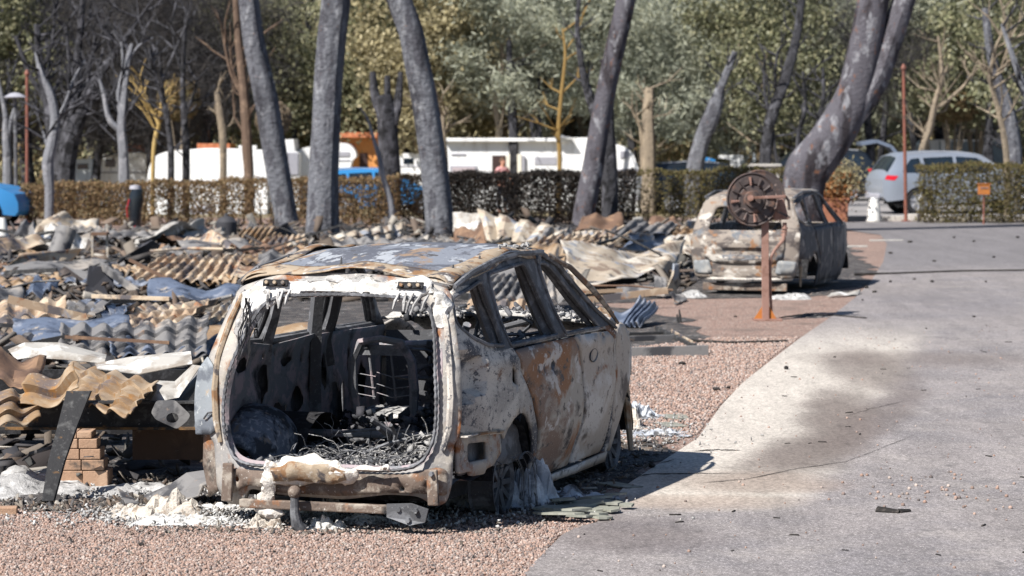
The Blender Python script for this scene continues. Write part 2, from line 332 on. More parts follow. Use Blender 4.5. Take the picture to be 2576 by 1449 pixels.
# road -----------------------------------------------------------------
def road_mat():
    m = M('worn_asphalt', (.235, .213, .21), [((.185, .172, .178), .35, .45, .6), ((.275, .25, .24), 1.3, .5, .7), ((.13, .12, .125), 2.2, .62, .75), ((.48, .45, .44), 70, .565, .62), ((.08, .07, .07), 80, .57, .63), ((.15, .14, .14), 9, .60, .68)], rough=.9, bump=.5, bscale=160, coord='World', bdist=.004)
    N = m.node_tree.nodes; L = m.node_tree.links; b = N['Principled BSDF']; cur = b.inputs['Base Color'].links[0].from_socket
    g = N.new('ShaderNodeNewGeometry'); s = N.new('ShaderNodeSeparateXYZ')
    nn = N.new('ShaderNodeTexNoise'); nn.inputs['Scale'].default_value = .8; nn.inputs['Detail'].default_value = 7; L.new(g.outputs['Position'], nn.inputs['Vector'])
    va = N.new('ShaderNodeVectorMath'); va.operation = 'MULTIPLY_ADD'; va.inputs[1].default_value = (.32, 1.1, 0); L.new(nn.outputs['Color'], va.inputs[0]); L.new(g.outputs['Position'], va.inputs[2]); L.new(va.outputs[0], s.inputs[0])
    def mth(op, a, b_=None, c=None):
        n = N.new('ShaderNodeMath'); n.operation = op
        for i, q in enumerate((a, b_, c)):
            if q is None: continue
            if isinstance(q, (int, float)): n.inputs[i].default_value = q
            else: L.new(q, n.inputs[i])
        return n.outputs[0]
    def mr(v, a, b_, c=0, d=1):
        n = N.new('ShaderNodeMapRange'); n.interpolation_type = 'SMOOTHSTEP'
        for i, q in enumerate((a, b_, c, d)): n.inputs[i + 1].default_value = q
        L.new(v, n.inputs[0]); return n.outputs[0]
    def mix(f, col):
        nonlocal cur
        n = N.new('ShaderNodeMix'); n.data_type = 'RGBA'; L.new(f, n.inputs[0]); L.new(cur, n.inputs[6]); n.inputs[7].default_value = (*col, 1); cur = n.outputs[2]
    X, Y = s.outputs[0], s.outputs[1]
    # pale concrete apron along the gravel edge
    t = mth('SUBTRACT', X, mth('MULTIPLY_ADD', Y, .2, -3.0)); f = mth('MULTIPLY', mr(t, .85, 1.3, 1, 0), mth('MULTIPLY', mr(Y, 19.0, 19.9), mr(Y, 31, 38, 1, .0)))
    mix(f, (.47, .43, .385))
    def blot(cx, cy, rx, ry, ang, col, amt):
        c, s_ = math.cos(ang), math.sin(ang); dx = mth('SUBTRACT', X, cx + .16); dy = mth('SUBTRACT', Y, cy + .55)
        u = mth('MULTIPLY', mth('ADD', mth('MULTIPLY', dx, c), mth('MULTIPLY', dy, s_)), 1 / rx); v = mth('MULTIPLY', mth('ADD', mth('MULTIPLY', dx, -s_), mth('MULTIPLY', dy, c)), 1 / ry)
        mix(mth('MULTIPLY', mr(mth('ADD', mth('MULTIPLY', u, u), mth('MULTIPLY', v, v)), 0.0, 1.0, 1, 0), amt), col)
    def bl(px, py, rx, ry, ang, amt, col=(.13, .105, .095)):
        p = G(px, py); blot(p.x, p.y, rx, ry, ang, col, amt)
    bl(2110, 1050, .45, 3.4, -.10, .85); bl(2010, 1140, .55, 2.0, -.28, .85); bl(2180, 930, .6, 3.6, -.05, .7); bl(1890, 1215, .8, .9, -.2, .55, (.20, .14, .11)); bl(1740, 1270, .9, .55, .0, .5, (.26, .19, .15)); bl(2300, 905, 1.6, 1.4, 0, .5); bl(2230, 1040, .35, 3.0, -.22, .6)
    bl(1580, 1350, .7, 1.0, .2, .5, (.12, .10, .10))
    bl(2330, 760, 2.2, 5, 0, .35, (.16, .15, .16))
    # darker road across the far end
    mix(mr(Y, 47, 53), (.17, .16, .165))
    def mulnoise(scale, st, lo, hi, a, b_):
        nonlocal cur
        mp = N.new('ShaderNodeMapping'); mp.inputs['Scale'].default_value = st; mp.inputs['Rotation'].default_value = (0, 0, .12); L.new(g.outputs['Position'], mp.inputs[0])
        n = N.new('ShaderNodeTexNoise'); n.inputs['Scale'].default_value = scale; n.inputs['Detail'].default_value = 8; n.inputs['Roughness'].default_value = .7; L.new(mp.outputs[0], n.inputs['Vector'])
        v = mr(n.outputs[0], lo, hi, a, b_); c = N.new('ShaderNodeCombineColor'); [L.new(v, c.inputs[i]) for i in range(3)]
        x = N.new('ShaderNodeMix'); x.data_type = 'RGBA'; x.blend_type = 'MULTIPLY'; x.inputs[0].default_value = 1; L.new(cur, x.inputs[6]); L.new(c.outputs[0], x.inputs[7]); cur = x.outputs[2]
    mulnoise(45, (1, .5, 1), .35, .65, .72, 1.22); mulnoise(2.2, (1, .12, 1), .35, .65, .88, 1.08); mulnoise(7, (1, .35, 1), .52, .66, 1, .82)
    L.new(cur, b.inputs['Base Color']); return m
edge = [(1275, 1520), (1328, 1440), (1368, 1392), (1413, 1350), (1452, 1330), (1500, 1318), (1540, 1262), (1573, 1225), (1665, 1165), (1758, 1105), (1813, 1025), (1870, 965), (1938, 910), (2010, 855), (2083, 805), (2150, 752), (2190, 712), (2222, 660), (2232, 615), (2215, 592), (2150, 583), (2095, 575), (2095, 561)]
ep = [G(x, y) for x, y in edge]; ep = [(p.x + .02 * nz(i * 1.7, 0), p.y) for i, p in enumerate(ep)]
ep = [(ep[0][0] - .6, 9.0)] + ep + [(G(2095, 559).x, G(2095, 558).y), (60, G(2095, 558).y), (60, 9.0)]
m_road = road_mat()
sheet('road', ep, .012, m_road, st=.8, kind='structure')
m_apron = M('parking_asphalt', (.22, .21, .21), [((.30, .285, .28), .5, .45, .65), ((.15, .14, .145), .9, .55, .7)], rough=.9, bump=.3, bscale=60, coord='World')
ya = G(2200, 556).y
sheet('parking_area', [(G(2080, 556).x, ya + .2), (60, ya + .2), (60, 112), (10.5, 112), (8.6, 90)], .02, m_apron, st=3, kind='structure')
m_conc = M('pale_concrete', (.44, .42, .39), [((.30, .29, .28), 4, .5, .68), ((.56, .53, .50), 9, .55, .7)], rough=.9, bump=.3, bscale=50)
kx = G(2110, 557).x
for i in range(40):
    x0 = kx + i * .9
    MB().box((x0 + .44, ya, .06), (.88, .17, .14)).build('kerb_stone', m_conc, bevel=.012, kind='structure')
# ash and soot sheets ------------------------------------------------------
def wob(poly, amp, st, seed=0):
    return [(p[0] + amp * nz(p[0] * 1.1, p[1] * 1.1, seed) * 2, p[1] + amp * nz(p[0] * 1.1, p[1] * 1.1, seed + 9) * 2) for p in dens(poly, st)]
m_soot_shade = M('black_ash_and_shade', (.05, .048, .05), [((.12, .11, .105), 3, .48, .62), ((.34, .32, .31), 5, .58, .68), ((.30, .22, .18), 22, .58, .66), ((.02, .02, .022), 6, .55, .7)], rough=.95, bump=1.0, bscale=35, coord='World', bdist=.03)  # ash colour, also used for the painted shadow by the reel stand
gz = [G(x, y) for x, y in ((-500, 1262), (60, 1262), (300, 1290), (560, 1315), (760, 1300), (1100, 1310), (1290, 1285), (1500, 1262), (1700, 1128), (1690, 1095), (1560, 1065), (1560, 905), (1690, 900), (1800, 880), (1700, 800), (1500, 765), (1700, 752), (2010, 752), (2140, 728), (2210, 716), (2165, 640), (2110, 600), (1990, 575), (1500, 572), (600, 580), (0, 590), (-500, 600))]
sheet('ash_covered_ground', wob([(p.x, p.y) for p in gz], .22, .35), .005, m_soot_shade, st=.7, kind='structure')
def puddle(name, pxs, z, mat, amp=.06, seed=0, st=.16, zf=None, **kw):
    q = [G(x, y) for x, y in pxs]; return sheet(name, wob([(p.x, p.y) for p in q], amp, .09, seed), z, mat, st=st, zf=zf, **kw)
# loose gravel, real stones near the camera ---------------------------------
def in_px_poly(P, poly):
    q = [G(x, y) for x, y in poly]; return inside_np([(p.x, p.y) for p in q], P[:, 0], P[:, 1])
m_stone = M('loose_gravel_stone', (.22, .16, .135), (), rough=.9, bump=.3, bscale=120, island=((.30, .20, .16), (.40, .285, .235), (.22, .17, .155), (.33, .22, .175), (.10, .09, .09), (.45, .375, .335), (.26, .20, .17)))
P = np.stack([RNG.uniform(-3.6, 1.0, 90000), RNG.uniform(15.2, 19.6, 90000), np.zeros(90000)], 1)
k = in_px_poly(P, ((-60, 1480), (1300, 1480), (1405, 1350), (1500, 1315), (1300, 1290), (520, 1300), (250, 1262), (-60, 1240))); P = P[k][:46000]
s = RNG.uniform(.005, .0115, len(P)); S = rand_rot(len(P)) * s[:, None, None] * np.array([1.25, 1, .75])[None, None, :]; P[:, 2] = s * RNG.uniform(.1, .9, len(P))
fast_solid('gravel', P, S, m_stone, *ICO, kind='stuff')
P = np.stack([RNG.uniform(.2, 5, 60000), RNG.uniform(20.5, 34, 60000), np.zeros(60000)], 1)
k = in_px_poly(P, ((1540, 1120), (1560, 880), (1800, 850), (2080, 800), (1935, 905), (1810, 1022), (1750, 1098))); P = P[k][:16000]
s = RNG.uniform(.008, .017, len(P)); S = rand_rot(len(P)) * s[:, None, None]; P[:, 2] = s * .4
fast_solid('gravel', P, S, m_stone, *ICO, kind='stuff')

# ------------------------------------------------------------------ trees
def limb(mb, pts, d, n=14, wob_=.05, seed=0, scale=None, sub=5):
    if n > 16: sub = 9
    """pts: (px, py, width_px[, dy]) traced at distance d -> round limb in the round"""
    P = []; r = []
    for p in pts:
        q = PD(p[0], p[1], d + (p[3] if len(p) > 3 else 0)); P.append(q); r.append(p[2] / 2 * q.y / F)
    A = []; B = []
    for i in range(len(P) - 1):
        p0 = P[max(i - 1, 0)]; p1 = P[i]; p2 = P[i + 1]; p3 = P[min(i + 2, len(P) - 1)]
        for k in range(sub):
            t = k / sub
            A.append(.5 * ((2 * p1) + (p2 - p0) * t + (2 * p0 - 5 * p1 + 4 * p2 - p3) * t * t + (3 * p1 - p0 - 3 * p2 + p3) * t ** 3)); B.append(lerp(r[i], r[i + 1], t))
    A.append(P[-1]); B.append(r[-1]); mb.tube(A, B, n, wob=wob_, seed=seed)
def tree_traced(name, label, d, trunks, mat, group=None, cat='tree', branches=(), crown=None, n=22, wob_=.075, twigs=False):
    p0 = trunks[0][0]; base = PD(p0[0], p0[1], d); base.z = min(base.z, 0)
    o = thing(name, label, cat, base, group=group)
    gpy = YH + F * (CAMH - (dip(base.x, d) - .1)) / d
    for i, t in enumerate(trunks):
        if t[0][1] >= 370 and t[0][1] < gpy - 6: t = [(t[0][0] - 2, gpy, t[0][2] * 1.15)] + t
        if n > 16 and i == 0: t = [(t[0][0], t[0][1], t[0][2] * 1.28)] + [(lerp(t[0][0], t[1][0], .35), lerp(t[0][1], t[1][1], .35), lerp(t[0][2], t[1][2], .35) * 1.04)] + t[1:]
        mb = MB(); limb(mb, t, d, n=n, seed=i * 3.1 + p0[0], wob_=wob_); mb.build('trunk', mat, o, smooth=True, world=True)
    for i, t in enumerate(branches):
        mb = MB(); limb(mb, t, d, n=8, seed=i * 2.1, wob_=wob_); mb.build('branch', mat, o, smooth=True, world=True)
    if twigs:
        r = random.Random(int(p0[0])); mb = MB()
        for t in list(trunks) + list(branches):
            for k in range(1, len(t)):
                for _ in range(3):
                    u = r.random(); a = PD(lerp(t[k - 1][0], t[k][0], u), lerp(t[k - 1][1], t[k][1], u), d)
                    if t[k][1] > 330: continue
                    L_g = r.uniform(.5, 1.5); dr_ = Vector((r.uniform(-1, 1), r.uniform(-.6, .6), r.uniform(.1, 1.2))).normalized(); b = a + dr_ * L_g * .5; c = b + (dr_ + Vector((r.uniform(-.6, .6), r.uniform(-.4, .4), r.uniform(-.1, .6)))).normalized() * L_g * .6
                    mb.tube([a, b, c], [.035, .022, .008], 4, cap=False)
                    for _2 in range(2):
                        e = b + (dr_ + Vector((r.uniform(-1, 1), r.uniform(-1, 1), r.uniform(-.2, .8)))).normalized() * L_g * .45; mb.tube([b, (b + e) / 2 + Vector((0, 0, .03)), e], [.018, .012, .005], 3, cap=False)
        if mb.v: mb.build('twigs', m_barkd if mat in (m_barkp, m_bark, m_barkd) else mat, o, world=True)
    if crown:
        crown(o)
    return o
def gy(y): return dist(y)
# six big scorched pines on the near side of the hedge
tree_traced('pine_tree', 'straight scorched grey pine trunk leaning left, leftmost of the big trunks before the hedge', 66.8,
    [[(724, 592, 62), (718, 540, 58), (700, 440, 60), (685, 350, 60), (668, 250, 60), (648, 160, 56), (634, 80, 54), (622, -20, 52), (600, -200, 48), (585, -420, 40)]], m_bark, 'big scorched pines before the hedge', branches=[[(735, 600, 60), (765, 578, 18)], [(668, 240, 20), (690, 205, 9)]])
tree_traced('pine_tree', 'thickest upright scorched grey pine with a forked seam, standing behind the near car roof', 62.5,
    [[(812, 612, 90), (812, 560, 84), (814, 440, 76), (820, 330, 72), (826, 200, 72), (834, 100, 74), (845, 0, 76), (858, -200, 70), (870, -430, 60)]], m_bark, 'big scorched pines before the hedge', branches=[[(838, 330, 30, .2), (846, 200, 34, .2), (858, 60, 34, .1), (868, -60, 30)]])
tree_traced('pine_tree', 'scorched grey pine with a bent neck at the top left, right of the charred stump', 63.2,
    [[(1108, 602, 74), (1106, 560, 70), (1096, 460, 66), (1084, 360, 64), (1066, 240, 62), (1050, 160, 60), (1034, 80, 58), (1008, 10, 58), (975, -70, 54), (930, -260, 48)]], m_bark, 'big scorched pines before the hedge', branches=[[(1058, 130, 22), (1076, 160, 8)]])
tree_traced('pine_tree', 'dark scorched pine leaning right across the right end of the long caravan', 68.5,
    [[(1468, 580, 66), (1472, 520, 56), (1490, 430, 56), (1506, 330, 52), (1524, 230, 52), (1545, 130, 52), (1570, 20, 50), (1600, -140, 46), (1640, -380, 38)]], m_barkr, 'big scorched pines before the hedge', branches=[[(1535, 180, 26), (1512, 150, 10)]])
tree_traced('pine_tree', 'black trunk close behind the dark leaning pine, reaching the charred hedge', 69.5,  # dark trunk in the charred bark colour
    [[(1533, 575, 42), (1534, 480, 42), (1530, 380, 40), (1528, 300, 34), (1535, 200, 20)]], m_barkd)
tree_traced('pine_tree', 'massive scorched pine leaning right and forking in two behind the farther burnt car', 66.5,
    [[(2020, 585, 96), (2022, 520, 100), (2022, 470, 108), (2034, 425, 118), (2075, 370, 108), (2125, 290, 98), (2152, 220, 84), (2172, 130, 82), (2190, 30, 80), (2210, -120, 70), (2235, -380, 56)],
     [(2118, 330, 60), (2160, 270, 68), (2205, 200, 68), (2235, 120, 64), (2262, 40, 62), (2290, -60, 56), (2340, -330, 44)]], m_barkr)
# thin blue-grey stem and charred stump
tree_traced('tree_stem', 'thin curved grey stem standing before the brown hedge beside the charred stump', 69.5, [[(978, 572, 15), (985, 530, 16), (978, 490, 14), (965, 450, 14), (955, 400, 12), (940, 350, 9), (925, 300, 6), (905, 270, 4)]], m_barkp)
tree_traced('charred_stump', 'charred black tree stump with three upright stubs between two big pines', 76,
    [[(975, 560, 60), (978, 440, 56), (975, 360, 50), (970, 290, 50), (960, 240, 44)], [(968, 300, 30), (945, 240, 24), (938, 180, 14)], [(985, 320, 30), (1000, 260, 26), (1008, 180, 12)]], m_barkd, branches=[[(975, 260, 20), (975, 190, 14)], [(980, 300, 16), (1010, 230, 8)]], wob_=.12)
def bare(label, d, trunks, branches, mat, group=None, n=10):
    return tree_traced('bare_tree', label, d, trunks, mat, group, branches=branches, n=n, wob_=.1, twigs=True)
bare('large black burnt tree with a spread of leaning limbs at the upper left', 79,
     [[(158, 530, 70), (160, 440, 60), (168, 380, 56), (185, 320, 50), (215, 260, 38), (250, 190, 24), (300, 120, 18), (335, 70, 10), (370, 20, 6)], [(150, 400, 40), (135, 320, 40), (120, 240, 34), (100, 160, 20), (92, 60, 12)], [(180, 330, 34), (190, 240, 26), (195, 140, 20), (205, 40, 14), (210, -60, 8)]],
     [[(150, 340, 18), (170, 260, 14), (175, 170, 10), (165, 60, 8)], [(215, 260, 12), (225, 180, 10), (240, 90, 6)], [(120, 250, 16), (75, 190, 12), (40, 90, 8)], [(195, 200, 10), (235, 130, 6), (280, 30, 4)], [(185, 300, 14), (230, 230, 8), (260, 120, 5)], [(100, 190, 12), (130, 110, 8), (140, 10, 5)]], m_barkd)
bare('charred grey mottled trunk with peeled orange foot before the left end of the hedge', 68,
     [[(122, 560, 22), (124, 480, 24), (120, 410, 30), (130, 360, 26), (138, 300, 24), (128, 240, 22), (105, 190, 16), (90, 130, 8)]], [[(135, 320, 14), (165, 260, 10), (185, 200, 7), (215, 150, 5)], [(122, 380, 10), (108, 330, 6)]], m_barkp)
bare('pale grey bare tree with two upright prongs left of the arched caravan', 78,
     [[(312, 470, 30), (310, 380, 26), (305, 320, 24), (312, 240, 18), (322, 150, 15), (332, 110, 8)], [(306, 330, 18), (275, 300, 14), (262, 240, 12), (250, 200, 6)]], [[(308, 300, 16), (298, 240, 10), (310, 170, 8), (305, 105, 5)], [(325, 150, 8), (350, 115, 6), (385, 95, 4)]], m_barkp)
bare('pale forked trunk cut by the left edge of the photo under the flat lamp hood', 80, [[(18, 480, 28), (18, 400, 24), (14, 340, 20), (12, 280, 14), (-10, 180, 10)], [(18, 360, 14), (30, 300, 12), (40, 262, 6)]], [], m_barkp)
bare('dark bare tree rising behind the roof of the arched caravan', 84, [[(430, 400, 16), (425, 330, 16), (412, 260, 14), (390, 190, 12), (375, 120, 8)], [(418, 290, 12), (408, 220, 10), (400, 140, 6)]], [[(400, 220, 8), (430, 150, 6), (470, 60, 4)], [(385, 170, 6), (350, 90, 4)]], m_barkd)
bare('dark forked bare tree behind the middle of the arched caravan', 86, [[(468, 400, 18), (465, 320, 18), (460, 240, 14), (462, 120, 10), (470, 20, 8)]], [[(465, 290, 8), (490, 230, 7), (495, 195, 5)], [(462, 200, 6), (440, 120, 5), (430, 50, 3)]], m_barkd)
bare('thin yellow peeled trunk between two dark stems over the arched caravan', 85, [[(385, 400, 10), (392, 340, 12), (398, 310, 10), (370, 260, 8), (350, 225, 5)]], [[(398, 310, 6), (405, 270, 5)]], M('yellow_peeled_wood', (.42, .30, .12), [((.25, .17, .08), 6, .5, .65)], bump=.4, bscale=20))
bare('brown leafy trunk crossing the right end of the arched caravan', 78, [[(626, 560, 26), (626, 440, 24), (622, 380, 26), (618, 300, 24), (610, 200, 22), (598, 90, 18), (590, -40, 14)]], [[(615, 250, 10), (580, 180, 7), (560, 80, 5)]], M('dark_brown_bark', (.11, .075, .055), [((.20, .14, .10), 5, .5, .65)], bump=.7, bscale=14))
bare('pale thin trunk behind the brown leafy trunk at the caravan roof', 90, [[(562, 420, 18), (560, 340, 20), (553, 290, 18), (545, 230, 12)]], [], m_barkt)
bare('white forked branch stub right of the bent pine', 84, [[(1120, 430, 16), (1115, 350, 16), (1112, 310, 14), (1122, 270, 8)], [(1113, 320, 12), (1102, 270, 8), (1098, 240, 5)]], [], m_barkt)
bare('black upright trunk behind the roof of the long caravan', 95, [[(1292, 400, 26), (1290, 300, 24), (1284, 200, 20), (1280, 100, 14)]], [], m_barkd)
bare('thin black upright stem between the black trunk and the brown shrub', 97, [[(1358, 400, 12), (1358, 290, 11), (1356, 180, 8)]], [[(1358, 280, 5), (1375, 270, 3)]], m_barkd)
bare('ochre crooked trunk hanging before the brown shrub', 92, [[(1408, 400, 12), (1405, 330, 12), (1412, 240, 10), (1422, 140, 8), (1415, 70, 4)]], [], M('ochre_bark', (.26, .17, .06), [((.22, .14, .05), 6, .5, .65)], bump=.5, bscale=16))
bare('black trunk curving into the dark leaning pine', 82, [[(1500, 300, 20), (1482, 240, 24), (1462, 160, 16), (1452, 60, 12), (1462, -40, 9)]], [], m_barkd)
bare('stout brown upright trunk right of the dark leaning pine', 92, [[(1632, 450, 34), (1632, 360, 32), (1630, 290, 30), (1634, 220, 22)]], [[(1615, 440, 8), (1612, 330, 8), (1600, 290, 5)]], m_barkt)
bare('pale scorched trunk leaning right behind the black vehicle', 90, [[(1745, 440, 44), (1762, 360, 40), (1782, 310, 44), (1800, 260, 36), (1812, 220, 22), (1850, 130, 14)]], [], m_bark)
bare('black trunk with forked limbs leaning right beside the cream planter', 84, [[(1925, 430, 34), (1930, 350, 30), (1945, 280, 32), (1975, 200, 30), (1998, 120, 24), (2012, 40, 20), (2020, -60, 16)]],
     [[(1940, 300, 10), (1925, 240, 9), (1922, 160, 6)], [(1958, 270, 10), (1950, 200, 8), (1955, 130, 5)], [(1965, 440, 9), (1950, 380, 9), (1945, 320, 8)]], m_barkd)
bare('twin black stems left of the massive forked pine', 86, [[(2005, 420, 12), (2010, 330, 12), (2025, 270, 10), (2020, 180, 7)], [(2030, 400, 12), (2058, 310, 12), (2072, 240, 10), (2070, 170, 6)]], [[(2058, 300, 6), (2030, 280, 6)]], m_barkd)
bare('tan bare tree with a Y fork behind the silver car roof', 92, [[(2312, 450, 26), (2320, 380, 20), (2340, 320, 18), (2352, 260, 16), (2370, 190, 12), (2360, 90, 7)]], [[(2350, 280, 10), (2420, 220, 7), (2460, 170, 4)], [(2358, 240, 6), (2385, 160, 5)]], m_barkt)
bare('tan trunk with winding limbs crossing the dark trunk at the right edge', 76, [[(2535, 450, 18), (2528, 360, 16), (2512, 280, 14), (2492, 200, 10), (2505, 120, 8), (2530, 60, 6), (2510, -20, 5)]], [[(2492, 200, 6), (2525, 160, 6), (2545, 60, 4)], [(2500, 230, 5), (2470, 140, 4)]], m_barkt)
bare('thick dark blue-grey trunk leaning left at the right edge of the photo', 78, [[(2548, 470, 42), (2552, 400, 40), (2545, 330, 40), (2530, 260, 36), (2510, 200, 30), (2490, 120, 24), (2478, 20, 18)]], [], m_bark)
bare('pale bare limb slanting in from the right edge above the dark trunk', 75, [[(2610, 460, 24), (2600, 300, 20), (2570, 210, 16), (2540, 120, 12), (2520, 60, 8)]], [], m_barkp)

# leafy crowns ---------------------------------------------------------------
def leafmat(name, cols, rough=.8):
    m = M(name, cols[0], (), rough=rough, bump=0, island=cols[1:], spec=.25)
    N = m.node_tree.nodes; L = m.node_tree.links; b = N['Principled BSDF']; tr = N.new('ShaderNodeBsdfTranslucent'); mx = N.new('ShaderNodeMixShader'); mx.inputs[0].default_value = .35
    L.new(b.inputs['Base Color'].links[0].from_socket, tr.inputs['Color']); L.new(b.outputs[0], mx.inputs[1]); L.new(tr.outputs[0], mx.inputs[2]); L.new(mx.outputs[0], N['Material Output'].inputs['Surface']); return m
LM = dict(
    green=leafmat('olive_green_leaves', ((0.095, 0.103, 0.063), (0.247, 0.254, 0.144), (0.165, 0.169, 0.105), (0.374, 0.354, 0.214), (0.311, 0.319, 0.239))),
    yellow=leafmat('yellowing_leaves', ((0.173, 0.153, 0.088), (0.439, 0.380, 0.220), (0.278, 0.245, 0.146), (0.555, 0.492, 0.312), (0.152, 0.135, 0.091))),
    grey=leafmat('grey_green_needles', ((0.157, 0.172, 0.131), (0.386, 0.405, 0.325), (0.266, 0.287, 0.223), (0.528, 0.543, 0.442), (0.319, 0.317, 0.207))),
    brown=leafmat('scorched_brown_leaves', ((0.115, 0.088, 0.068), (0.323, 0.252, 0.192), (0.219, 0.176, 0.125), (0.417, 0.338, 0.248), (0.163, 0.138, 0.097))),
    dark=leafmat('charred_twigs', ((.03, .03, .033), (.07, .068, .07), (.045, .042, .045), (.11, .10, .095))),
    ochre=leafmat('ochre_shrub_leaves', ((0.181, 0.125, 0.071), (0.317, 0.225, 0.125), (0.252, 0.209, 0.109), (0.161, 0.147, 0.076))))
def crown_mesh(seed, kind, N, rad, needle, mat, clumps=36, csz=.55):
    g = np.random.default_rng(seed); c = g.normal(size=(clumps, 3)); c /= np.linalg.norm(c, axis=1, keepdims=True); c *= (g.uniform(.25, 1, (clumps, 1)) ** .5)
    c = c * np.array(rad); idx = g.integers(0, clumps, N); P = c[idx] + g.normal(size=(N, 3)) * csz * np.array([1, 1, .7])
    if needle == 'twig': sx, sy = .009, g.uniform(.15, .5, N)
    elif needle: sx, sy = .03, g.uniform(.09, .2, N)
    else: sx, sy = g.uniform(.04, .085, N), g.uniform(.05, .10, N)
    V = leaves(P, sx, sy, rand_rot(N)); k = 4; n = N; me = bpy.data.meshes.new('crown')
    me.vertices.add(n * k); me.vertices.foreach_set('co', V.astype(np.float32).ravel()); me.loops.add(n * k); me.loops.foreach_set('vertex_index', np.arange(n * k, dtype=np.int32))
    me.polygons.add(n); me.polygons.foreach_set('loop_start', np.arange(0, n * k, k, dtype=np.int32)); me.update(calc_edges=True); me.validate(); me.materials.append(mat); return me
CM = {}
def crown_for(kind, var):
    k = (kind, var)
    if k not in CM:
        nd = {'grey': True, 'dark': 'twig'}.get(kind, False)
        CM[k] = crown_mesh(hash_(kind) + var, kind, 6500 if kind != 'dark' else 4200, ((2.4, 2.4, 1.7), (2.0, 2.2, 2.3), (2.8, 2.4, 1.5))[var], nd, LM[kind], csz=(.42, .5, .38)[var])
    return CM[k]
def hash_(s): return sum(ord(c) * (i + 3) for i, c in enumerate(s))
TCOL = dict(green='olive green', yellow='yellowing', grey='grey-green feathery', brown='scorched brown', dark='charred twiggy', ochre='ochre')
TMESH = {}
def trunk_mesh(var, mat):
    k = (var, mat.name)
    if k not in TMESH:
        mb = MB(); r = random.Random(var); pts = []; x = y = 0
        for i in range(9):
            pts.append((x, y, i * .95 - .1)); x += r.uniform(-.22, .22); y += r.uniform(-.22, .22)
        mb.tube(pts, [lerp(.2, .06, i / 8) for i in range(9)], 8, wob=.1)
        for q in range(6):
            i = r.randint(3, 7); a = r.uniform(0, 6.28); p = Vector(pts[i]); L = r.uniform(1.0, 2.2)
            mb.tube([p, p + Vector((math.cos(a) * L * .5, math.sin(a) * L * .5, .5)), p + Vector((math.cos(a) * L, math.sin(a) * L, 1.3))], [.06, .04, .02], 5)
        o = mb.build('trunk', mat, smooth=True); TMESH[k] = o.data; bpy.data.objects.remove(o)
    return TMESH[k]
tcount = {}
BM = [(90, 'left edge'), (165, 'large black burnt tree'), (312, 'pale pronged tree'), (520, 'arched caravan'), (625, 'brown leafy trunk'), (690, 'leftmost big pine'), (820, 'thickest pine'), (975, 'charred stump'), (1080, 'bent-neck pine'), (1285, 'long caravan middle'), (1410, 'ochre trunk'), (1530, 'dark leaning pine'), (1632, 'stout brown trunk'), (1790, 'pale scorched trunk'), (1960, 'cream planter'), (2110, 'massive forked pine'), (2279, 'red-brown lamp post'), (2350, 'silver car'), (2540, 'right edge')]
def bmark(px):
    x, nm = min(BM, key=lambda m: abs(m[0] - px)); return ('just left of the ' if px < x - 22 else ('just right of the ' if px > x + 22 else 'in line with the ')) + nm if 'edge' not in nm else 'at the ' + nm
def forest_tree(px, d, kind, hz, sc_=1.0, layers=2):
    p = PD(px, 303, d); z0 = dip(p.x, d)
    row = 'behind caravans' if d < 102 else ('mid wood' if d < 115 else ('farther in wood' if d < 128 else 'deepest in wood'))
    o = thing('leafy_tree' if kind != 'dark' else 'burnt_tree', f'{TCOL[kind]} tree {row}, {bmark(px)}', 'tree', (p.x, d, z0), random.uniform(0, 6), group=f'{TCOL[kind]} trees {row}')
    v = random.randint(0, 2); tm = {'dark': m_barkd, 'grey': m_barkt, 'yellow': m_barkt}.get(kind, m_barkd if random.random() < .5 else m_barkt)
    t = bpy.data.objects.new('trunk', trunk_mesh(v, tm)); sc.collection.objects.link(t); t.parent = o; t.scale = (sc_, sc_, hz / 7)
    for j in range(layers):
        c = bpy.data.objects.new('crown', crown_for(kind, random.randint(0, 2))); sc.collection.objects.link(c); c.parent = o
        a = random.uniform(0, 6); c.location = (math.cos(a) * .9 * j, math.sin(a) * .9 * j, hz - .5 + j * 2.4); c.scale = (sc_,) * 3; c.rotation_euler = (0, 0, random.uniform(0, 6))
    return o
def zone_kind(px):
    r = random.random()
    if px < 420: return 'dark' if r < .85 else ('brown' if r < .8 else 'green')
    if px < 620: return 'dark' if r < .3 else ('brown' if r < .7 else 'green')
    if px < 920: return 'green' if r < .45 else ('brown' if r < .6 else ('grey' if r < .8 else 'yellow'))
    if px < 1250: return 'yellow' if r < .6 else ('brown' if r < .75 else 'green')
    if px < 1950: return 'grey' if r < .75 else ('yellow' if r < .9 else 'green')
    if px < 2250: return 'dark' if r < .3 else ('grey' if r < .6 else 'green')
    return 'green' if r < .4 else ('yellow' if r < .6 else ('brown' if r < .8 else 'grey'))
for d, stp, off, hz in ((98, 175, 0, 5.0), (108, 150, 60, 4.3), (120, 135, 20, 4.0), (135, 120, 80, 4.0)):
    x = -120 + off
    while x < 2720:
        q = x + random.uniform(-45, 45); forest_tree(q, d + random.uniform(-3, 3), zone_kind(q), hz + random.uniform(-1.0, .9), random.uniform(.85, 1.15)); x += stp
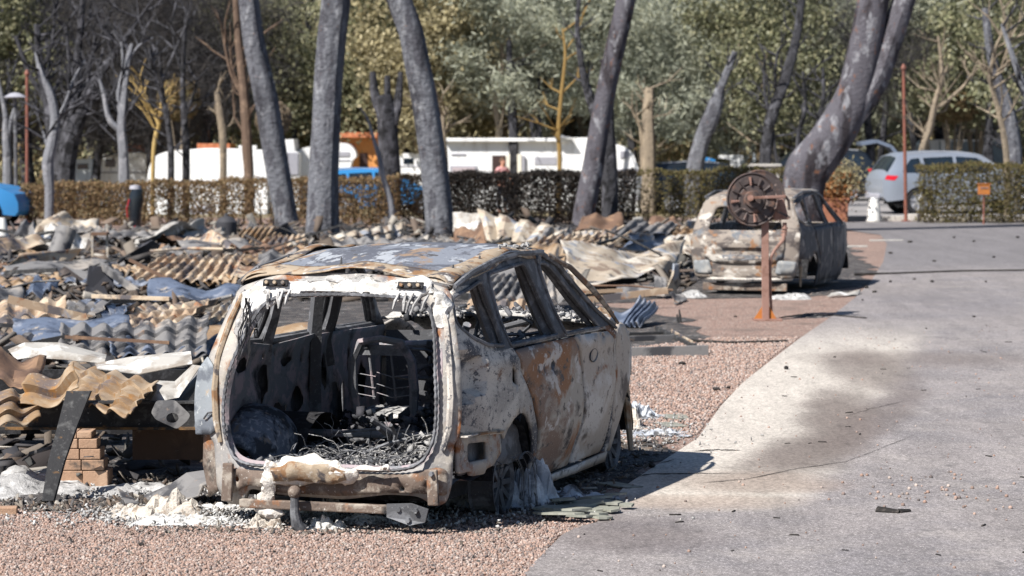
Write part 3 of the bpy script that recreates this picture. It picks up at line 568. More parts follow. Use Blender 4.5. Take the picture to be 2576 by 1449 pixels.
# low shrubs one can tell apart
def shrub(px, py, d, r, kind, label, cat='shrub', sq=1.0):
    p = PD(px, py, d); o = thing('shrub', label, cat, (p.x, p.y, dip(p.x, p.y)))
    g = np.random.default_rng(int(px)); n = 5200; a = g.normal(size=(n, 3)); a /= np.linalg.norm(a, axis=1, keepdims=True); a *= g.uniform(.55, 1, (n, 1)) ** .4
    P = a * np.array([r, r, r * sq]); P[:, 2] += p.z - dip(p.x, p.y)
    fast('foliage', leaves(P, g.uniform(.03, .07, n), g.uniform(.05, .10, n)), 4, LM[kind], o)
    mb = MB()
    for k in range(5): mb.tube([(0, 0, 0), (r * .3 * math.cos(k * 1.3), r * .3 * math.sin(k * 1.3), (p.z - dip(p.x, p.y)) * .6), (r * .6 * math.cos(k * 1.3), r * .6 * math.sin(k * 1.3), p.z - dip(p.x, p.y))], [.06, .05, .02], 5)
    mb.build('stem', m_barkt, o); return o
shrub(1440, 295, 100, .80, 'brown', 'round brown shrub standing up behind the long caravan roof')
shrub(2400, 270, 97, .85, 'ochre', 'brown and green domed bush behind the silver car', sq=.6); shrub(2455, 275, 99, .75, 'green', 'green dome of foliage against the right side of the domed bush', sq=.7)
shrub(688, 300, 92, .55, 'brown', 'small brown bush above the white boxes between two big pines')
shrub(450, 250, 96, .70, 'ochre', 'ochre domed bush behind the dark bare trees on the left')
# undergrowth and far wood that read as one mass
def massleaf(name, n, x0, x1, y0, y1, z0, z1, mat, sx, sy, clump=1.0, seed=3, **kw):
    g = np.random.default_rng(seed); K = max(20, n // 60); c = np.stack([g.uniform(x0, x1, K), g.uniform(y0, y1, K), g.uniform(z0, z1, K)], 1)
    P = c[g.integers(0, K, n)] + g.normal(size=(n, 3)) * clump; P[:, 2] = np.clip(P[:, 2], -.4, None)
    return fast(name, leaves(P, g.uniform(*sx, n), g.uniform(*sy, n)), 4, mat, kind='stuff', **kw)
for i, (kd, xa, xb, n) in enumerate((('dark', -32, -17, 9000), ('brown', -32, -8, 12000), ('green', -22, 34, 26000), ('grey', -6, 22, 26000), ('yellow', -14, 34, 20000))):
    massleaf('distant_woods', n, xa, xb, 142, 156, 1, 13, LM[kd], (.08, .2), (.1, .26), .9, seed=10 + i)
for i, (kd, xa, xb, n) in enumerate((('yellow', -22, 24, 20000), ('ochre', -24, 24, 12000), ('green', -22, 26, 16000), ('dark', -24, 0, 5000))):
    massleaf('undergrowth', n, xa, xb, 104, 132, -.3, 1.4, LM[kd], (.04, .1), (.05, .13), .45, seed=30 + i)
# a wooded slope closes the view behind the far trees
mb = MB(); mb.grid(lambda u, v: (lerp(-90, 90, u), 158 + v * 70, -.5 + 30 * v + 3 * nz(u * 9, v * 5)), 60, 24)
mb.build('wooded_hill', M('wooded_slope', (.045, .045, .032), [((.13, .125, .075), .8, .5, .62), ((.02, .02, .02), 1.6, .5, .6)], bump=1.0, bscale=2, coord='World', bdist=.5), kind='structure')

# ------------------------------------------------------------------ hedges
LH = leafmat('scorched_hedge_leaves', ((.12, .08, .045), (.27, .175, .095), (.18, .12, .065), (.35, .25, .145), (.14, .125, .055)))
LHD = leafmat('charred_hedge_twigs', ((.016, .016, .016), (.035, .03, .028), (.025, .022, .02), (.07, .052, .04)))
LHG = leafmat('half_burnt_hedge_leaves', ((.09, .07, .03), (.16, .13, .055), (.12, .12, .045), (.20, .16, .08), (.06, .05, .03)))
def hedge(label, xa, xb, ytop_a, ytop_b, ybase, d, mat, dens_, thick=.6, holes=(), core=True):
    A = PD(xa, ybase, d); B = PD(xb, ybase, d); za = PD(xa, ytop_a, d).z; zb = PD(xb, ytop_b, d).z
    o = thing('hedge', label, 'hedge', ((A.x + B.x) / 2, d + thick / 2, 0)); Lx = B.x - A.x; g = np.random.default_rng(int(xa) + 50); n = int(dens_ * Lx)
    u = g.uniform(0, 1, n); face = g.uniform(0, 1, n); z = g.uniform(0, 1, n) ** .9; h = za + (zb - za) * u
    yy = np.where(face < .55, g.normal(0, .05, n), g.uniform(0, thick, n)); zz = np.where((face > .85), h + g.normal(0, .035, n), h * z)
    P = np.stack([A.x + u * Lx - o.location.x, yy - thick / 2, zz], 1)
    P[:, 2] += .03 * np.sin(P[:, 0] * 3.1) + .02 * np.sin(P[:, 0] * 7.7)
    keep = np.ones(n, bool)
    for (hx, hy, rx, ry, am) in holes:
        q = PD(hx, hy, d); dd = ((P[:, 0] + o.location.x - q.x) / (rx * d / F)) ** 2 + ((P[:, 2] - q.z) / (ry * d / F)) ** 2
        keep &= ~((dd < 1) & (g.uniform(0, 1, n) < am))
    P = P[keep]
    fast('foliage', leaves(P, g.uniform(.014, .032, len(P)), g.uniform(.016, .04, len(P))), 4, mat, o)
    m = MB(); r = random.Random(4)
    for k in range(int(Lx * 7)):
        x = r.uniform(-Lx / 2, Lx / 2); hh = r.uniform(.6, .95) * lerp(za, zb, x / Lx + .5)
        m.tube([(x, r.uniform(-.1, .1), 0), (x + r.uniform(-.1, .1), r.uniform(-.15, .15), hh * .5), (x + r.uniform(-.2, .2), r.uniform(-.2, .2), hh)], [.018, .013, .006], 4)
    m.build('stem', m_barkd, o); return o
hedge('long clipped brown scorched hedge left of the bent pine', 50, 1062, 468, 446, 577, 70.5, LH, 3600, holes=((690, 510, 55, 45, .8), (640, 560, 60, 20, .6), (400, 520, 30, 25, .4), (880, 500, 30, 20, .3), (530, 550, 40, 14, .5)))
hedge('charred black see-through hedge in front of the long caravan', 1064, 1600, 441, 436, 566, 70.8, LHD, 8000, thick=.8, holes=((1250, 500, 60, 35, .35), (1370, 500, 70, 50, .3), (1560, 470, 40, 60, .45)))
hedge('dark brown scorched hedge between the charred hedge and the cream planter', 1602, 1992, 436, 424, 563, 71.2, LHG, 2900, holes=((1640, 480, 40, 60, .7),))
hedge('green-brown clipped hedge in front of the silver car', 2312, 2900, 418, 410, 552, 71.9, LHG, 3900, thick=1.1)

# dark branching stems inside the wood
def branchy(seed):
    r = random.Random(seed); mb = MB()
    def grow(p, d, L, rad, lv):
        pts = [p]; q = p.copy(); dd = d.copy(); n = 5
        for i in range(n):
            dd = (dd + Vector((r.uniform(-.16, .16), r.uniform(-.16, .16), r.uniform(-.02, .10)))).normalized(); q = q + dd * L / n; pts.append(q.copy())
            if lv < 3 and i >= (2 if lv == 0 else 1):
                for _ in range(r.choice((1, 2)) if lv < 2 else 1):
                    a = r.uniform(0, 6.283); nd = (dd + Vector((math.cos(a), math.sin(a), r.uniform(-.1, .5))) * r.uniform(.5, 1.0)).normalized(); grow(q.copy(), nd, L * r.uniform(.35, .6), rad * .5, lv + 1)
        mb.tube(pts, [lerp(rad, rad * .45, i / n) for i in range(n + 1)], 7 if lv == 0 else 4, cap=False)
    grow(Vector((0, 0, -.1)), Vector((r.uniform(-.15, .15), 0, 1)), 6.5, .16, 0); return mb
BR = []
for i in range(5):
    o = branchy(70 + i).build('trunk', m_barkd, smooth=True); BR.append(o.data); bpy.data.objects.remove(o)
r = random.Random(12)
for i in range(52):
    px = r.choice([r.uniform(-40, 520), r.uniform(-40, 520), r.uniform(520, 1900), r.uniform(1850, 2600), r.uniform(2100, 2600)]); d = r.uniform(101, 128); p = PD(px, 303, d)
    if 2080 < px < 2560 and d < 100: d = 104; p = PD(px, 303, d)
    row = 'behind the caravans' if d < 112 else 'deeper in the wood'; side = 'left part' if px < 900 else ('middle' if px < 1750 else 'right part')
    o = thing('bare_tree', f'charred branching tree {row}, {bmark(px)}', 'tree', (p.x, d, dip(p.x, d)), r.uniform(0, 6.28), group=f'charred branching trees {row}, {side}')
    t = bpy.data.objects.new('trunk', BR[i % 5]); sc.collection.objects.link(t); t.parent = o; s_ = r.uniform(.8, 1.35); t.scale = (s_, s_, s_)
    if i % 3 == 0: t.data = t.data
# ================================================================== BURNT CARS
def XW(y, z, hw=.90, belt=1.07):
    """half width of the body shell"""
    zz = min(z, belt); x = hw - .035 * ((zz - .75) / .4) ** 2
    if y < .52: x -= .135 * (1 - y / .52) ** 2
    if y > 3.2: x -= .13 * ((y - 3.2) / .9) ** 2
    if z > belt: x -= (z - belt) * .31 + .02 * math.sin(min(1, (z - belt) / .5) * math.pi)
    if .93 < z < belt + .02 and .4 < y < 3.4: x += .018 * math.sin((z - .93) / .14 * math.pi)
    return x
def recess(y, z):
    # D-shaped tail lamp recess in the rear quarter
    e = 1 - max(abs(z - .945 - .10 * max(0, y - .1)) / (.15 - .18 * max(0, y - .16)), (y - .02) / .42)
    return .085 * sst(.0, .16, e)
def rlean(z): return .02 * sst(.3, .1, z) + max(0, z - .98) ** 1.15 * .50
def RY(x, z): return rlean(z) + .11 * (min(1, abs(x) / .86)) ** 5
def slab(y, z, s, dx=0.0, rec=True, dent=.006, dz=0.0):
    x = XW(y, z) + dx - (recess(y, z) if rec else 0) + dent * nz(y * 2.6, z * 3.1, s * 5.0) * 2 + dent * .4 * nz(y * 9, z * 9, s)
    return (s * x, y, z)
ARCH = [(1.44, .10, .001), (1.425, .20, .001)] + [(1.06 + .375 * math.cos(a), .30 + .36 * math.sin(a), .001) for a in [R(t) for t in (5, 22, 40, 58, 76, 94, 112, 130, 142)]] + [(.73, .56, .03)]
SIDE = [(.10, .60, .03), (.085, .80, .001), (.085, .98, .03), (.13, 1.15, .001), (.20, 1.36, .03), (.30, 1.50, .05), (.60, 1.57, .1), (1.1, 1.625, .1), (1.6, 1.645, .1), (2.04, 1.635, .1), (2.34, 1.545, .1), (2.66, 1.37, .1), (2.95, 1.19, .08), (3.24, 1.05, .03),
        (3.25, .9, .05), (3.20, .55, .05), (3.27, .22, .04), (3.20, .11, .02)] + ARCH
QWIN = [(.27, 1.44, .04), (.24, 1.28, .05), (.36, 1.195, .06), (.55, 1.14, .05), (.82, 1.11, .03), (.85, 1.25, .05), (.75, 1.515, .04)]
RWIN = [(.92, 1.55, .03), (.955, 1.10, .03), (1.93, 1.10, .03), (1.83, 1.38, .2), (1.66, 1.585, .06)]
FWIN = [(1.96, 1.575, .05), (2.04, 1.36, .2), (2.12, 1.10, .03), (2.90, 1.085, .05), (2.62, 1.28, .2), (2.34, 1.455, .2), (2.14, 1.56, .08)]
RDOOR = [(.98, 1.075, .02), (2.26, 1.075, .03), (2.39, .90, .06), (2.42, .50, .1), (2.36, .17, .02), (1.62, .15, .06), (1.52, .26, .05), (1.48, .50, .1), (1.32, .74, .1), (1.08, .93, .1)]
FDOOR = [(2.29, 1.075, .02), (3.02, 1.065, .02), (3.16, 1.00, .04), (3.215, .80, .06), (3.16, .5, .1), (3.19, .22, .04), (3.13, .17, .02), (2.39, .17, .02), (2.45, .50, .1), (2.42, .90, .06)]
FEND = [(3.24, 1.05, .02), (3.45, 1.09, .05), (3.68, 1.03, .06), (3.86, .90, .06), (3.95, .72, .04), (3.90, .66, .02), (3.82, .70, .04), (3.70, .66, .06), (3.55, .55, .06), (3.42, .38, .06), (3.36, .17, .02), (3.28, .17, .02), (3.205, .5, .05), (3.245, .85, .05)]
DOORS = [(.975, 1.08, .02), (3.02, 1.07, .02), (3.165, 1.005, .04), (3.222, .80, .06), (3.165, .5, .1), (3.196, .22, .04), (3.13, .163, .02), (1.62, .143, .06), (1.512, .26, .05), (1.472, .50, .1), (1.315, .735, .1), (1.075, .93, .1)]
def shrink(poly, k):
    cx = sum(p[0] for p in poly) / len(poly); cy = sum(p[1] for p in poly) / len(poly)
    out = []
    for p in poly:
        d = Vector((p[0] - cx, p[1] - cy)); L = d.length; d *= (L - k) / L; out.append((cx + d.x, cy + d.y) + tuple(p[2:]))
    return out
def loop3(poly, fn, st=.05, r=.03):
    return [Vector(fn(a, b)) for a, b in dens(fillet(poly, r), st)]
def closed_tube(mb, pts, rad, n=6, teeth=0.0):
    P = pts + [pts[0], pts[1]]
    if teeth: rr = [rad * (1 + teeth * (i % 2)) for i in range(len(P))]
    else: rr = rad
    mb.tube(P, rr, n, cap=False)
def lumpy(poly, fn, th, seed, st=.03, rag=.03):
    """irregular crust lying on surface fn(a,b)->(point), bulging outwards along nrm"""
    P = []
    for a, b in dens(poly, st * 1.2):
        P.append((a + rag * nz(a * 14, b * 14, seed), b + rag * nz(a * 14, b * 14, seed + 7)))
    return P

def wheel_rim(parent, c, mat, r=.21, burnt=True, tyre=None):
    o = MB(); mt = Matrix.Translation(c) @ Matrix.Rotation(R(90), 4, 'Y')
    o.lathe([(r, -.09), (r * 1.02, -.085), (r * .93, -.07), (r * .9, 0), (r * .93, .075), (r * 1.03, .085), (r, .09), (r * .88, .07), (r * .86, 0), (r * .88, -.07)], 24, mt, closed=True)
    s = 1 if c[0] > 0 else -1
    for k in range(10):
        a = k * math.pi / 5; ca, sa = math.cos(a), math.sin(a)
        o.bar((c[0] + s * .05, c[1] + ca * .04, c[2] + sa * .04), (c[0] + s * .065, c[1] + ca * r * .93, c[2] + sa * r * .93), .035, .02)
    o.lathe([(0, .05), (.055, .05), (.06, .0)], 14, mt if s > 0 else Matrix.Translation(c) @ Matrix.Rotation(R(-90), 4, 'Y'))
    o.build('rim', mat, parent, smooth=False)
    if not tyre:
        MB().lathe([(.03, -.012), (.14, -.012), (.14, .012), (.03, .012)], 24, Matrix.Translation((c[0] - s * .06, c[1], c[2])) @ Matrix.Rotation(R(90), 4, 'Y'), closed=True).build('brake_disc', m_rust, parent)

CX, CY, CYAW = -1.135, 17.93, .322
car = thing('burnt_car', 'near burnt-out hatchback shell without tailgate, doors still on, beside the road', 'car', (CX, CY, 0), -CYAW)
# --- side shells
for s in (1, -1):
    hl = [QWIN, RWIN, FWIN, DOORS]
    if s > 0: hl.append([(.88, .975, .015), (.985, .93, .015), (1.0, .835, .015), (.90, .87, .015)])
    body = panel(SIDE, hl, lambda y, z: slab(y, z, s), st=.042 if s > 0 else .07, outv=(s, 0, 0)).build('body_side', [m_quarter if s > 0 else m_dark, m_dark], car, smooth=True, solid=.022)
    for pg in body.data.polygons:
        c = pg.center
        if (c.z > 1.085 and c.y > .70) or (c.z > 1.5 and c.y > .3): pg.material_index = 1
    if s > 0:
        d0 = panel(shrink(RDOOR, .014), [circle(1.56, .905, .02, n=8), circle(1.74, .905, .045, .035, n=10)], lambda y, z: slab(y, z, s, .006 + .012 * sst(.3, .0, abs(z - .62)) - .02 * sst(.45, .2, z), False, .010), st=.05, outv=(s, 0, 0)).build('rear_door', m_door, car, smooth=True, solid=.03)
        d1 = panel(shrink(FDOOR, .014), [circle(2.62, .905, .022, n=8), circle(2.88, 1.03, .03, .02, n=8)], lambda y, z: slab(y, z, s, .004 + .010 * sst(.3, .0, abs(z - .62)) - .02 * sst(.45, .2, z), False, .007), st=.05, outv=(s, 0, 0)).build('front_door', m_door2, car, smooth=True, solid=.03)
        # door handle cups
        for (yy, zz, ry, dd_) in ((1.66, .905, .115, d0), (2.68, .90, .085, d1)):
            MB().grid(lambda u, v: (XW(yy, zz) + .004 - .035 * math.sin(math.pi * u) * math.sin(math.pi * v) * 1.2 + .006, yy + ry * math.cos(math.pi * (1 - u)) , zz + .045 * (v * 2 - 1) * math.sin(math.pi * min(.98, max(.02, u))) + (.01 * u)), 12, 8).build('handle_cup', m_dark, dd_, smooth=True, solid=.003)
        # gaps between doors read as dark recess
        for nm, P2 in (('sill', [(1.45, .10), (3.25, .10), (3.25, .17), (2.4, .155), (1.5, .15)]),):
            panel(P2, [], lambda y, z: slab(y, z, s, .008, False), outv=(s, 0, 0)).build(nm, m_door2, car, smooth=True, solid=.02)
        panel(FEND, [], lambda y, z: slab(y, z, s, .002, False, .008), st=.05, outv=(s, 0, 0)).build('front_fender', m_door2, car, smooth=True, solid=.02)
    else:
        panel(shrink(RDOOR, .008), [], lambda y, z: slab(y, z, s), outv=(s, 0, 0)).build('rear_door', m_dark, car, smooth=True, solid=.03)
        panel(shrink(FDOOR, .008), [], lambda y, z: slab(y, z, s), outv=(s, 0, 0)).build('front_door', m_dark, car, smooth=True, solid=.03)
        panel(FEND, [], lambda y, z: slab(y, z, s, 0, False), outv=(s, 0, 0)).build('front_fender', m_quarter, car, smooth=True, solid=.02)
    # window frames (door frames inside the body ring)
    for nm, W_ in (('quarter_window_frame', QWIN), ('rear_window_frame', RWIN), ('front_window_frame', FWIN)):
        mb = MB(); closed_tube(mb, loop3(shrink(W_, -.008), lambda y, z: slab(y, z, s, .004, False, 0), .05), .013, 6); 
        closed_tube(mb, loop3(shrink(W_, -.03), lambda y, z: slab(y, z, s, -.055, False, 0), .06), .02, 6)
        mb.build(nm, m_dark, car, smooth=True)
    # inner pillars
    for nm, a, b in (('centre_pillar', (1.80, 1.58), (2.02, .85)), ('rear_pillar', (.83, 1.54), (.90, .95))):
        mb = MB(); P = [Vector(slab(lerp(a[0], b[0], t), lerp(a[1], b[1], t), s, -.075, False, 0)) for t in (0, .25, .5, .75, 1)]
        mb.tube(P, [.042, .038, .04, .05, .06], 4); mb.build(nm, m_dark, car)
    # gutter and cant rail
    mb = MB(); mb.tube([Vector(slab(y, z + .008, s, .012, False, 0)) for y, z in ((.30, 1.50), (.6, 1.57), (1.1, 1.625), (1.6, 1.645), (2.04, 1.635), (2.34, 1.545), (2.66, 1.37), (2.95, 1.19), (3.24, 1.05))], [.016, .02, .02, .02, .02, .02, .018, .016, .012], 6)
    mb.build('roof_gutter', m_dark, car, smooth=True)
# bent windscreen pillar trim curling away from the shell
MB().tube([slab(y, z, 1, dx, False, 0) for y, z, dx in ((2.15, 1.62, .03), (2.5, 1.52, .055), (2.85, 1.35, .07), (3.1, 1.2, .06), (3.28, 1.09, .03))], [.010, .02, .022, .018, .012], 5).build('pillar_trim', m_rust, car, smooth=True)
# --- roof
def roof_z(x, y):
    k = 1 - (abs(x) / .76) ** 2.2
    kk = max(0, 1 - y / 1.3); e = 1.648 - .150 * kk ** 1.5 + (.050 + .012 * kk) * k - .05 * kk * (abs(x) / .75) ** 4
    return e + .016 * nz(x * 2.2, y * 2.0, 3) * 2 + .005 * nz(x * 7, y * 6, 9) + .018 * sst(.35, .2, y) * math.sin(x * 5 + .8)
def roof_pt(u, v):
    y = .265 + .05 * (2 * u - 1) ** 2 + v * (1.86 - .03 * (2 * u - 1) ** 2); x = (2 * u - 1) * (XW(y, 1.6) + .01) * .985
    return (x, y, roof_z(x, y))
roof_o = MB().grid(roof_pt, 30, 34).build('roof', m_roof, car, smooth=True, solid=.012)
def rail_pt(s):
    def f(u, v):
        y = .29 + v * 1.76; w_ = lerp(.0, .17, u) * (1 - .35 * v); x = (XW(y, 1.6) + .012) - w_
        return (s * x, y, roof_z(x, y) + .004 + .012 * math.sin(math.pi * u) - .035 * sst(.25, 0, u))
    return f
MB().grid(rail_pt(1), 5, 30).build('roof_rail_channel', m_rail, car, smooth=True, solid=.006, off=1)
MB().grid(rail_pt(-1), 5, 30).build('roof_rail_channel', m_rail, car, smooth=True, solid=.006, off=1)
MB().grid(lambda u, v: (lambda x: (x, .245 + .05 * (x / .7) ** 2 + .16 * v, roof_z(x, .3 + .15 * v) + .006 - .022 * (1 - v) ** 2 + .006 * math.sin(x * 9)))((2 * u - 1) * .71), 30, 4).build('roof_rear_lip', m_rail, car, smooth=True, solid=.006, off=1)
for i, (x, y, l) in enumerate(((-.08, .42, .055), (.62, .55, .035), (.64, 1.0, .035), (-.66, .45, .03), (-.64, .9, .035), (.66, 1.35, .03))):
    MB().tube([(x, y, roof_z(x, y) - .005), (x + .006, y, roof_z(x, y) + l)], [.013, .003] if i == 0 else [.009, .006], 6).build('roof_stud', m_dark, roof_o)
mb = MB(); r = random.Random(3)
for k in range(26): mb.box((.55 + r.uniform(-.06, .12), 1.93 + r.uniform(-.06, .06), roof_z(.6, 1.93) + r.uniform(0, .04)), (.02 + r.random() * .02, .02, .015), Matrix.Rotation(r.uniform(0, 3), 3, Vector((r.random(), r.random(), 1)).normalized()))
mb.build('melted_lump', m_ashgrey, car)
# --- rear frame round the tailgate opening
OPEN = [(-.40, 1.445, .05), (-.505, 1.395, .10), (-.59, 1.23, .3), (-.665, 1.00, .2), (-.72, .80, .2), (-.72, .60, .15), (-.66, .44, .12), (-.54, .385, .1), (.46, .385, .08), (.62, .42, .15), (.70, .56, .15), (.718, .72, .15), (.715, 1.0, .3), (.665, 1.28, .3), (.61, 1.40, .10), (.50, 1.448, .05), (.04, 1.465, .2)]
REARO = [(-.88, .60, .02), (-.885, .62, .02), (-.905, .80, .1), (-.89, .95, .05), (-.845, 1.08, .05), (-.77, 1.30, .1), (-.71, 1.48, .05), (-.45, 1.565, .1), (0, 1.585, .2), (.45, 1.565, .1), (.71, 1.49, .05), (.765, 1.30, .1), (.82, 1.08, .05), (.84, .95, .05), (.845, .80, .1), (.83, .60, .02), (.80, .56, .02), (.785, .30, .04), (.75, .19, .04), (.67, .17, .03), (.60, .24, .05), (.40, .245, .05), (.12, .20, .05), (-.30, .21, .05), (-.52, .25, .05), (-.60, .13, .03), (-.70, .13, .03), (-.78, .22, .04), (-.80, .50, .03)]
def rear_fn(dy=0.0, dent=.008):
    def f(x, z):
        y = RY(x, z) + dy + dent * nz(x * 3.2, z * 3.4, 2) * 2 + dent * .6 * nz(x * 10, z * 10, 5)
        y -= .035 * sst(.42, .34, z) * sst(.16, .25, z) * (1 - sst(.55, .7, abs(x)))       # bumper panel swells out
        return (x, y, z)
    return f
bolts = [circle(x, z, .018, n=8) for x, z in ((-.60, .30), (.50, .285), (.66, .30), (-.67, .36))]
panel(REARO, [dens(fillet(OPEN, .1), .05)] + bolts, rear_fn(), st=.045, outv=(0, -1, 0)).build('rear_frame', m_rear, car, smooth=True, solid=.05)
# lower rusty rear panel skin, proud of the frame
LOW = [(-.66, .365), (-.3, .355), (.1, .36), (.55, .375), (.70, .42), (.765, .40), (.76, .24), (.60, .26), (.40, .255), (.1, .225), (-.30, .23), (-.52, .27), (-.66, .20), (-.72, .30)]
panel(LOW, bolts, rear_fn(-.008, .01), st=.04, r=.03, outv=(0, -1, 0)).build('rear_valance', m_rust, car, smooth=True, solid=.006, off=1)
mb = MB(); pts = [Vector((x, RY(x, z) - .03 - (.02 if z < .45 else 0), z)) for x, z in dens(fillet([(x * .985, .93 + (z - .93) * .985, *q) for x, z, *q in OPEN], .1), .018)]
closed_tube(mb, pts, .009, 5, teeth=.55); mb.build('toothed_seal_channel', m_dark, car)
mb = MB(); pts = [Vector((x, RY(x, z) + .03, z)) for x, z in dens(fillet([(x * 1.0, .93 + (z - .93) * 1.0, *q) for x, z, *q in OPEN], .1), .06)]
closed_tube(mb, pts, .028, 6); mb.build('opening_flange', m_inner, car, smooth=True)
for s in (-1, 1):   # pressed rib on each corner pillar
    MB().tube([Vector((s * x, RY(x, z) - .012, z)) for x, z in ((.74, .52), (.775, .66), (.785, .85), (.77, 1.05), (.72, 1.28), (.665, 1.44))], [.016, .022, .022, .02, .018, .012], 6).build('pillar_rib', m_quarter if s > 0 else m_rail, car, smooth=True)
# left lower corner: bright zinc flap below the quarter
panel([(-.935, .555, .01), (-.945, .80, .1), (-.915, .97, .01), (-.86, 1.05, .01), (-.80, 1.0, .02), (-.775, .80, .1), (-.77, .60, .01), (-.83, .56, .01)], [circle(-.80, .68, .012, n=6)], lambda x, z: (x, min(RY(x, z), .10 + .5 * max(0, -x - .8)) - .018 + .008 * nz(x * 7, z * 7), z), st=.035, r=.01, outv=(0, -1, 0)).build('lamp_mount_plate', M('bare_zinc_metal', (.25, .275, .30), [((.13, .145, .17), 5, .5, .58), (TAN, 7, .6, .7), ((.48, .50, .50), 30, .6, .7)], rough=.6, bump=.25), car, smooth=True, solid=.01)
MB().tube([(-.87, .075, .66), (-.83, .05, .70), (-.80, .045, .705), (-.78, .05, .70)], .006, 5).build('bracket', m_dark, car)
panel([(-.90, .60), (-.88, .62), (-.80, .58), (-.79, .20), (-.86, .16), (-.91, .36)], [], lambda x, z: (x, .10 + .4 * max(0, -x - .8), z), st=.05, outv=(0, -1, 0)).build('corner_bracket', m_rust, car, smooth=True, solid=.012)
# right corner: boxed bracket with a square hole below the quarter
panel([(.10, .60, .02), (.70, .575, .02), (.72, .44, .03), (.60, .37, .02), (.50, .36, .02), (.48, .33, .02), (.30, .335, .02), (.28, .37, .02), (.12, .37, .02)], [[(.24, .545, .03), (.52, .53, .03), (.52, .42, .03), (.24, .425, .03)]], lambda y, z: (.80 + .12 * y + .006 * nz(y * 6, z * 6), y, z), st=.045, outv=(1, 0, 0)).build('bumper_bracket', m_rear, car, smooth=True, solid=.03)
MB().box((.80, .42, .60), (.16, .64, .012)).build('bracket_shelf', m_quarter, car, bevel=.003)
# quarter panel bottom lip with a rolled edge
MB().tube([slab(y, z, 1, .004, False, 0) for y, z in ((.10, .605), (.30, .600), (.55, .59), (.72, .575))], .010, 5).build('quarter_lip', m_rail, car, smooth=True)
# --- bumper beam, brackets, tow ball
MB().box((-.06, -.045, .155), (1.02, .045, .055)).build('bumper_beam', m_rust, car, bevel=.008)
for s in (-1, 1):
    if s < 0:
        MB().box((-.66, -.035, .28), (.07, .03, .24), Matrix.Rotation(.05, 3, 'Y')).build('vertical_strut', m_rust, car, bevel=.008); continue
    mb = MB(); mb.add([(s * .42, -.075, .195), (s * .58, -.075, .205), (s * .68, -.05, .17), (s * .66, -.05, .09), (s * .57, -.075, .07), (s * .42, -.075, .115)], [(0, 1, 2, 3, 4, 5) if s > 0 else (5, 4, 3, 2, 1, 0)])
    o = mb.build('beam_bracket', m_dark, car, solid=.02)
    for (x, z) in ((.50, .165), (.61, .16), (.56, .10)):
        MB().tube([(s * x, -.078, z), (s * x, -.105, z)], [.02, .016], 6).build('bolt', m_dark, o)
    o2 = MB().box((s * .70, -.035, .30), (.07, .03, .22), Matrix.Rotation(s * -.05, 3, 'Y')).build('vertical_strut', m_rust, car, bevel=.008)
    MB().tube([(s * .70, -.05, .385), (s * .70, -.075, .385)], [.018, .014], 6).build('bolt', m_dark, o2)
tb = MB(); tb.tube([(-.14, -.10, .02), (-.155, -.13, .05), (-.165, -.14, .12), (-.165, -.14, .22)], [.045, .038, .03, .026], 10); tb.build('tow_bar', m_dark, car, smooth=True)
MB().ball((-.165, -.14, .25), .042, 14).build('tow_ball', m_rust, car, smooth=True)
for x in (-.43, .47):
    o = MB().box((x, rlean(1.505) - .035, 1.515), (.17, .018, .045), Matrix.Rotation(-.5, 3, 'X')).build('hinge_plate', m_black, car, bevel=.006)
    for k in (-.055, 0, .055): MB().tube([(x + k, rlean(1.505) - .035, 1.515), (x + k, rlean(1.505) - .062, 1.522)], [.015, .012], 6).build('bolt', m_rail, o)
# white ash crust on header and on the sill
def crust(name, poly, base, th, seed, mat=m_ash, st=.022, rag=.05, parent=car):
    P = [(a + rag * nz(a * 9, b * 9, seed), b + rag * nz(a * 9, b * 9, seed + 7)) for a, b in dens(poly, st * 1.3)]
    A = np.array(P)
    def fn(a, b):
        e = min(1, math.sqrt(float(np.min((A[:, 0] - a) ** 2 + (A[:, 1] - b) ** 2))) / .03)
        p = Vector(base(a, b)); k = th * (e ** .6) * (.55 + .9 * nz(a * 12, b * 12, seed) + .5 * abs(nz(a * 30, b * 30, seed)))
        return (p.x, p.y - abs(k) - .003, p.z)
    panel(P, [], fn, st=st, outv=(0, -1, 0)).build(name, mat, parent, smooth=True, solid=.012)
rf = lambda x, z: (x, RY(x, z) - .004, z)
crust('ash_crust', [(-.68, 1.46), (-.58, 1.53), (-.50, 1.52), (-.40, 1.53), (-.2, 1.50), (0, 1.545), (.28, 1.54), (.50, 1.57), (.60, 1.55), (.63, 1.48), (.52, 1.44), (.49, 1.40), (.38, 1.43), (.2, 1.45), (-.1, 1.455), (-.36, 1.44), (-.44, 1.385), (-.53, 1.36), (-.58, 1.27), (-.64, 1.28)], rf, .03, 1)
crust('ash_crust', [(-.3, 1.545), (-.1, 1.56), (.2, 1.565), (.15, 1.52), (-.15, 1.515)], rf, .02, 21, m_ashgrey)
crust('ash_crust', [(.60, 1.51), (.69, 1.48), (.73, 1.36), (.71, 1.27), (.65, 1.28), (.62, 1.40)], rf, .05, 4)
crust('ash_crust', [(-.70, 1.30), (-.60, 1.33), (-.56, 1.24), (-.59, 1.14), (-.64, 1.13), (-.69, 1.21)], rf, .05, 6, m_ashgrey)
crust('melted_ash_drape', [(-.50, .10), (-.44, .22), (-.42, .33), (-.36, .42), (-.25, .46), (-.05, .465), (.12, .45), (.20, .40), (.32, .42), (.44, .44), (.46, .405), (.24, .385), (.22, .30), (.15, .275), (.02, .31), (-.20, .285), (-.32, .27), (-.34, .16), (-.28, .10), (-.36, .085)], lambda x, z: (x, RY(x, z) - .055 - .06 * sst(.2, .42, z), z), .03, 9, M('warm_white_ash', (.66, .62, .57), [((.44, .39, .34), 10, .52, .66), ((.80, .79, .77), 16, .55, .66)], rough=.95, bump=.6, bscale=60, bdist=.02))
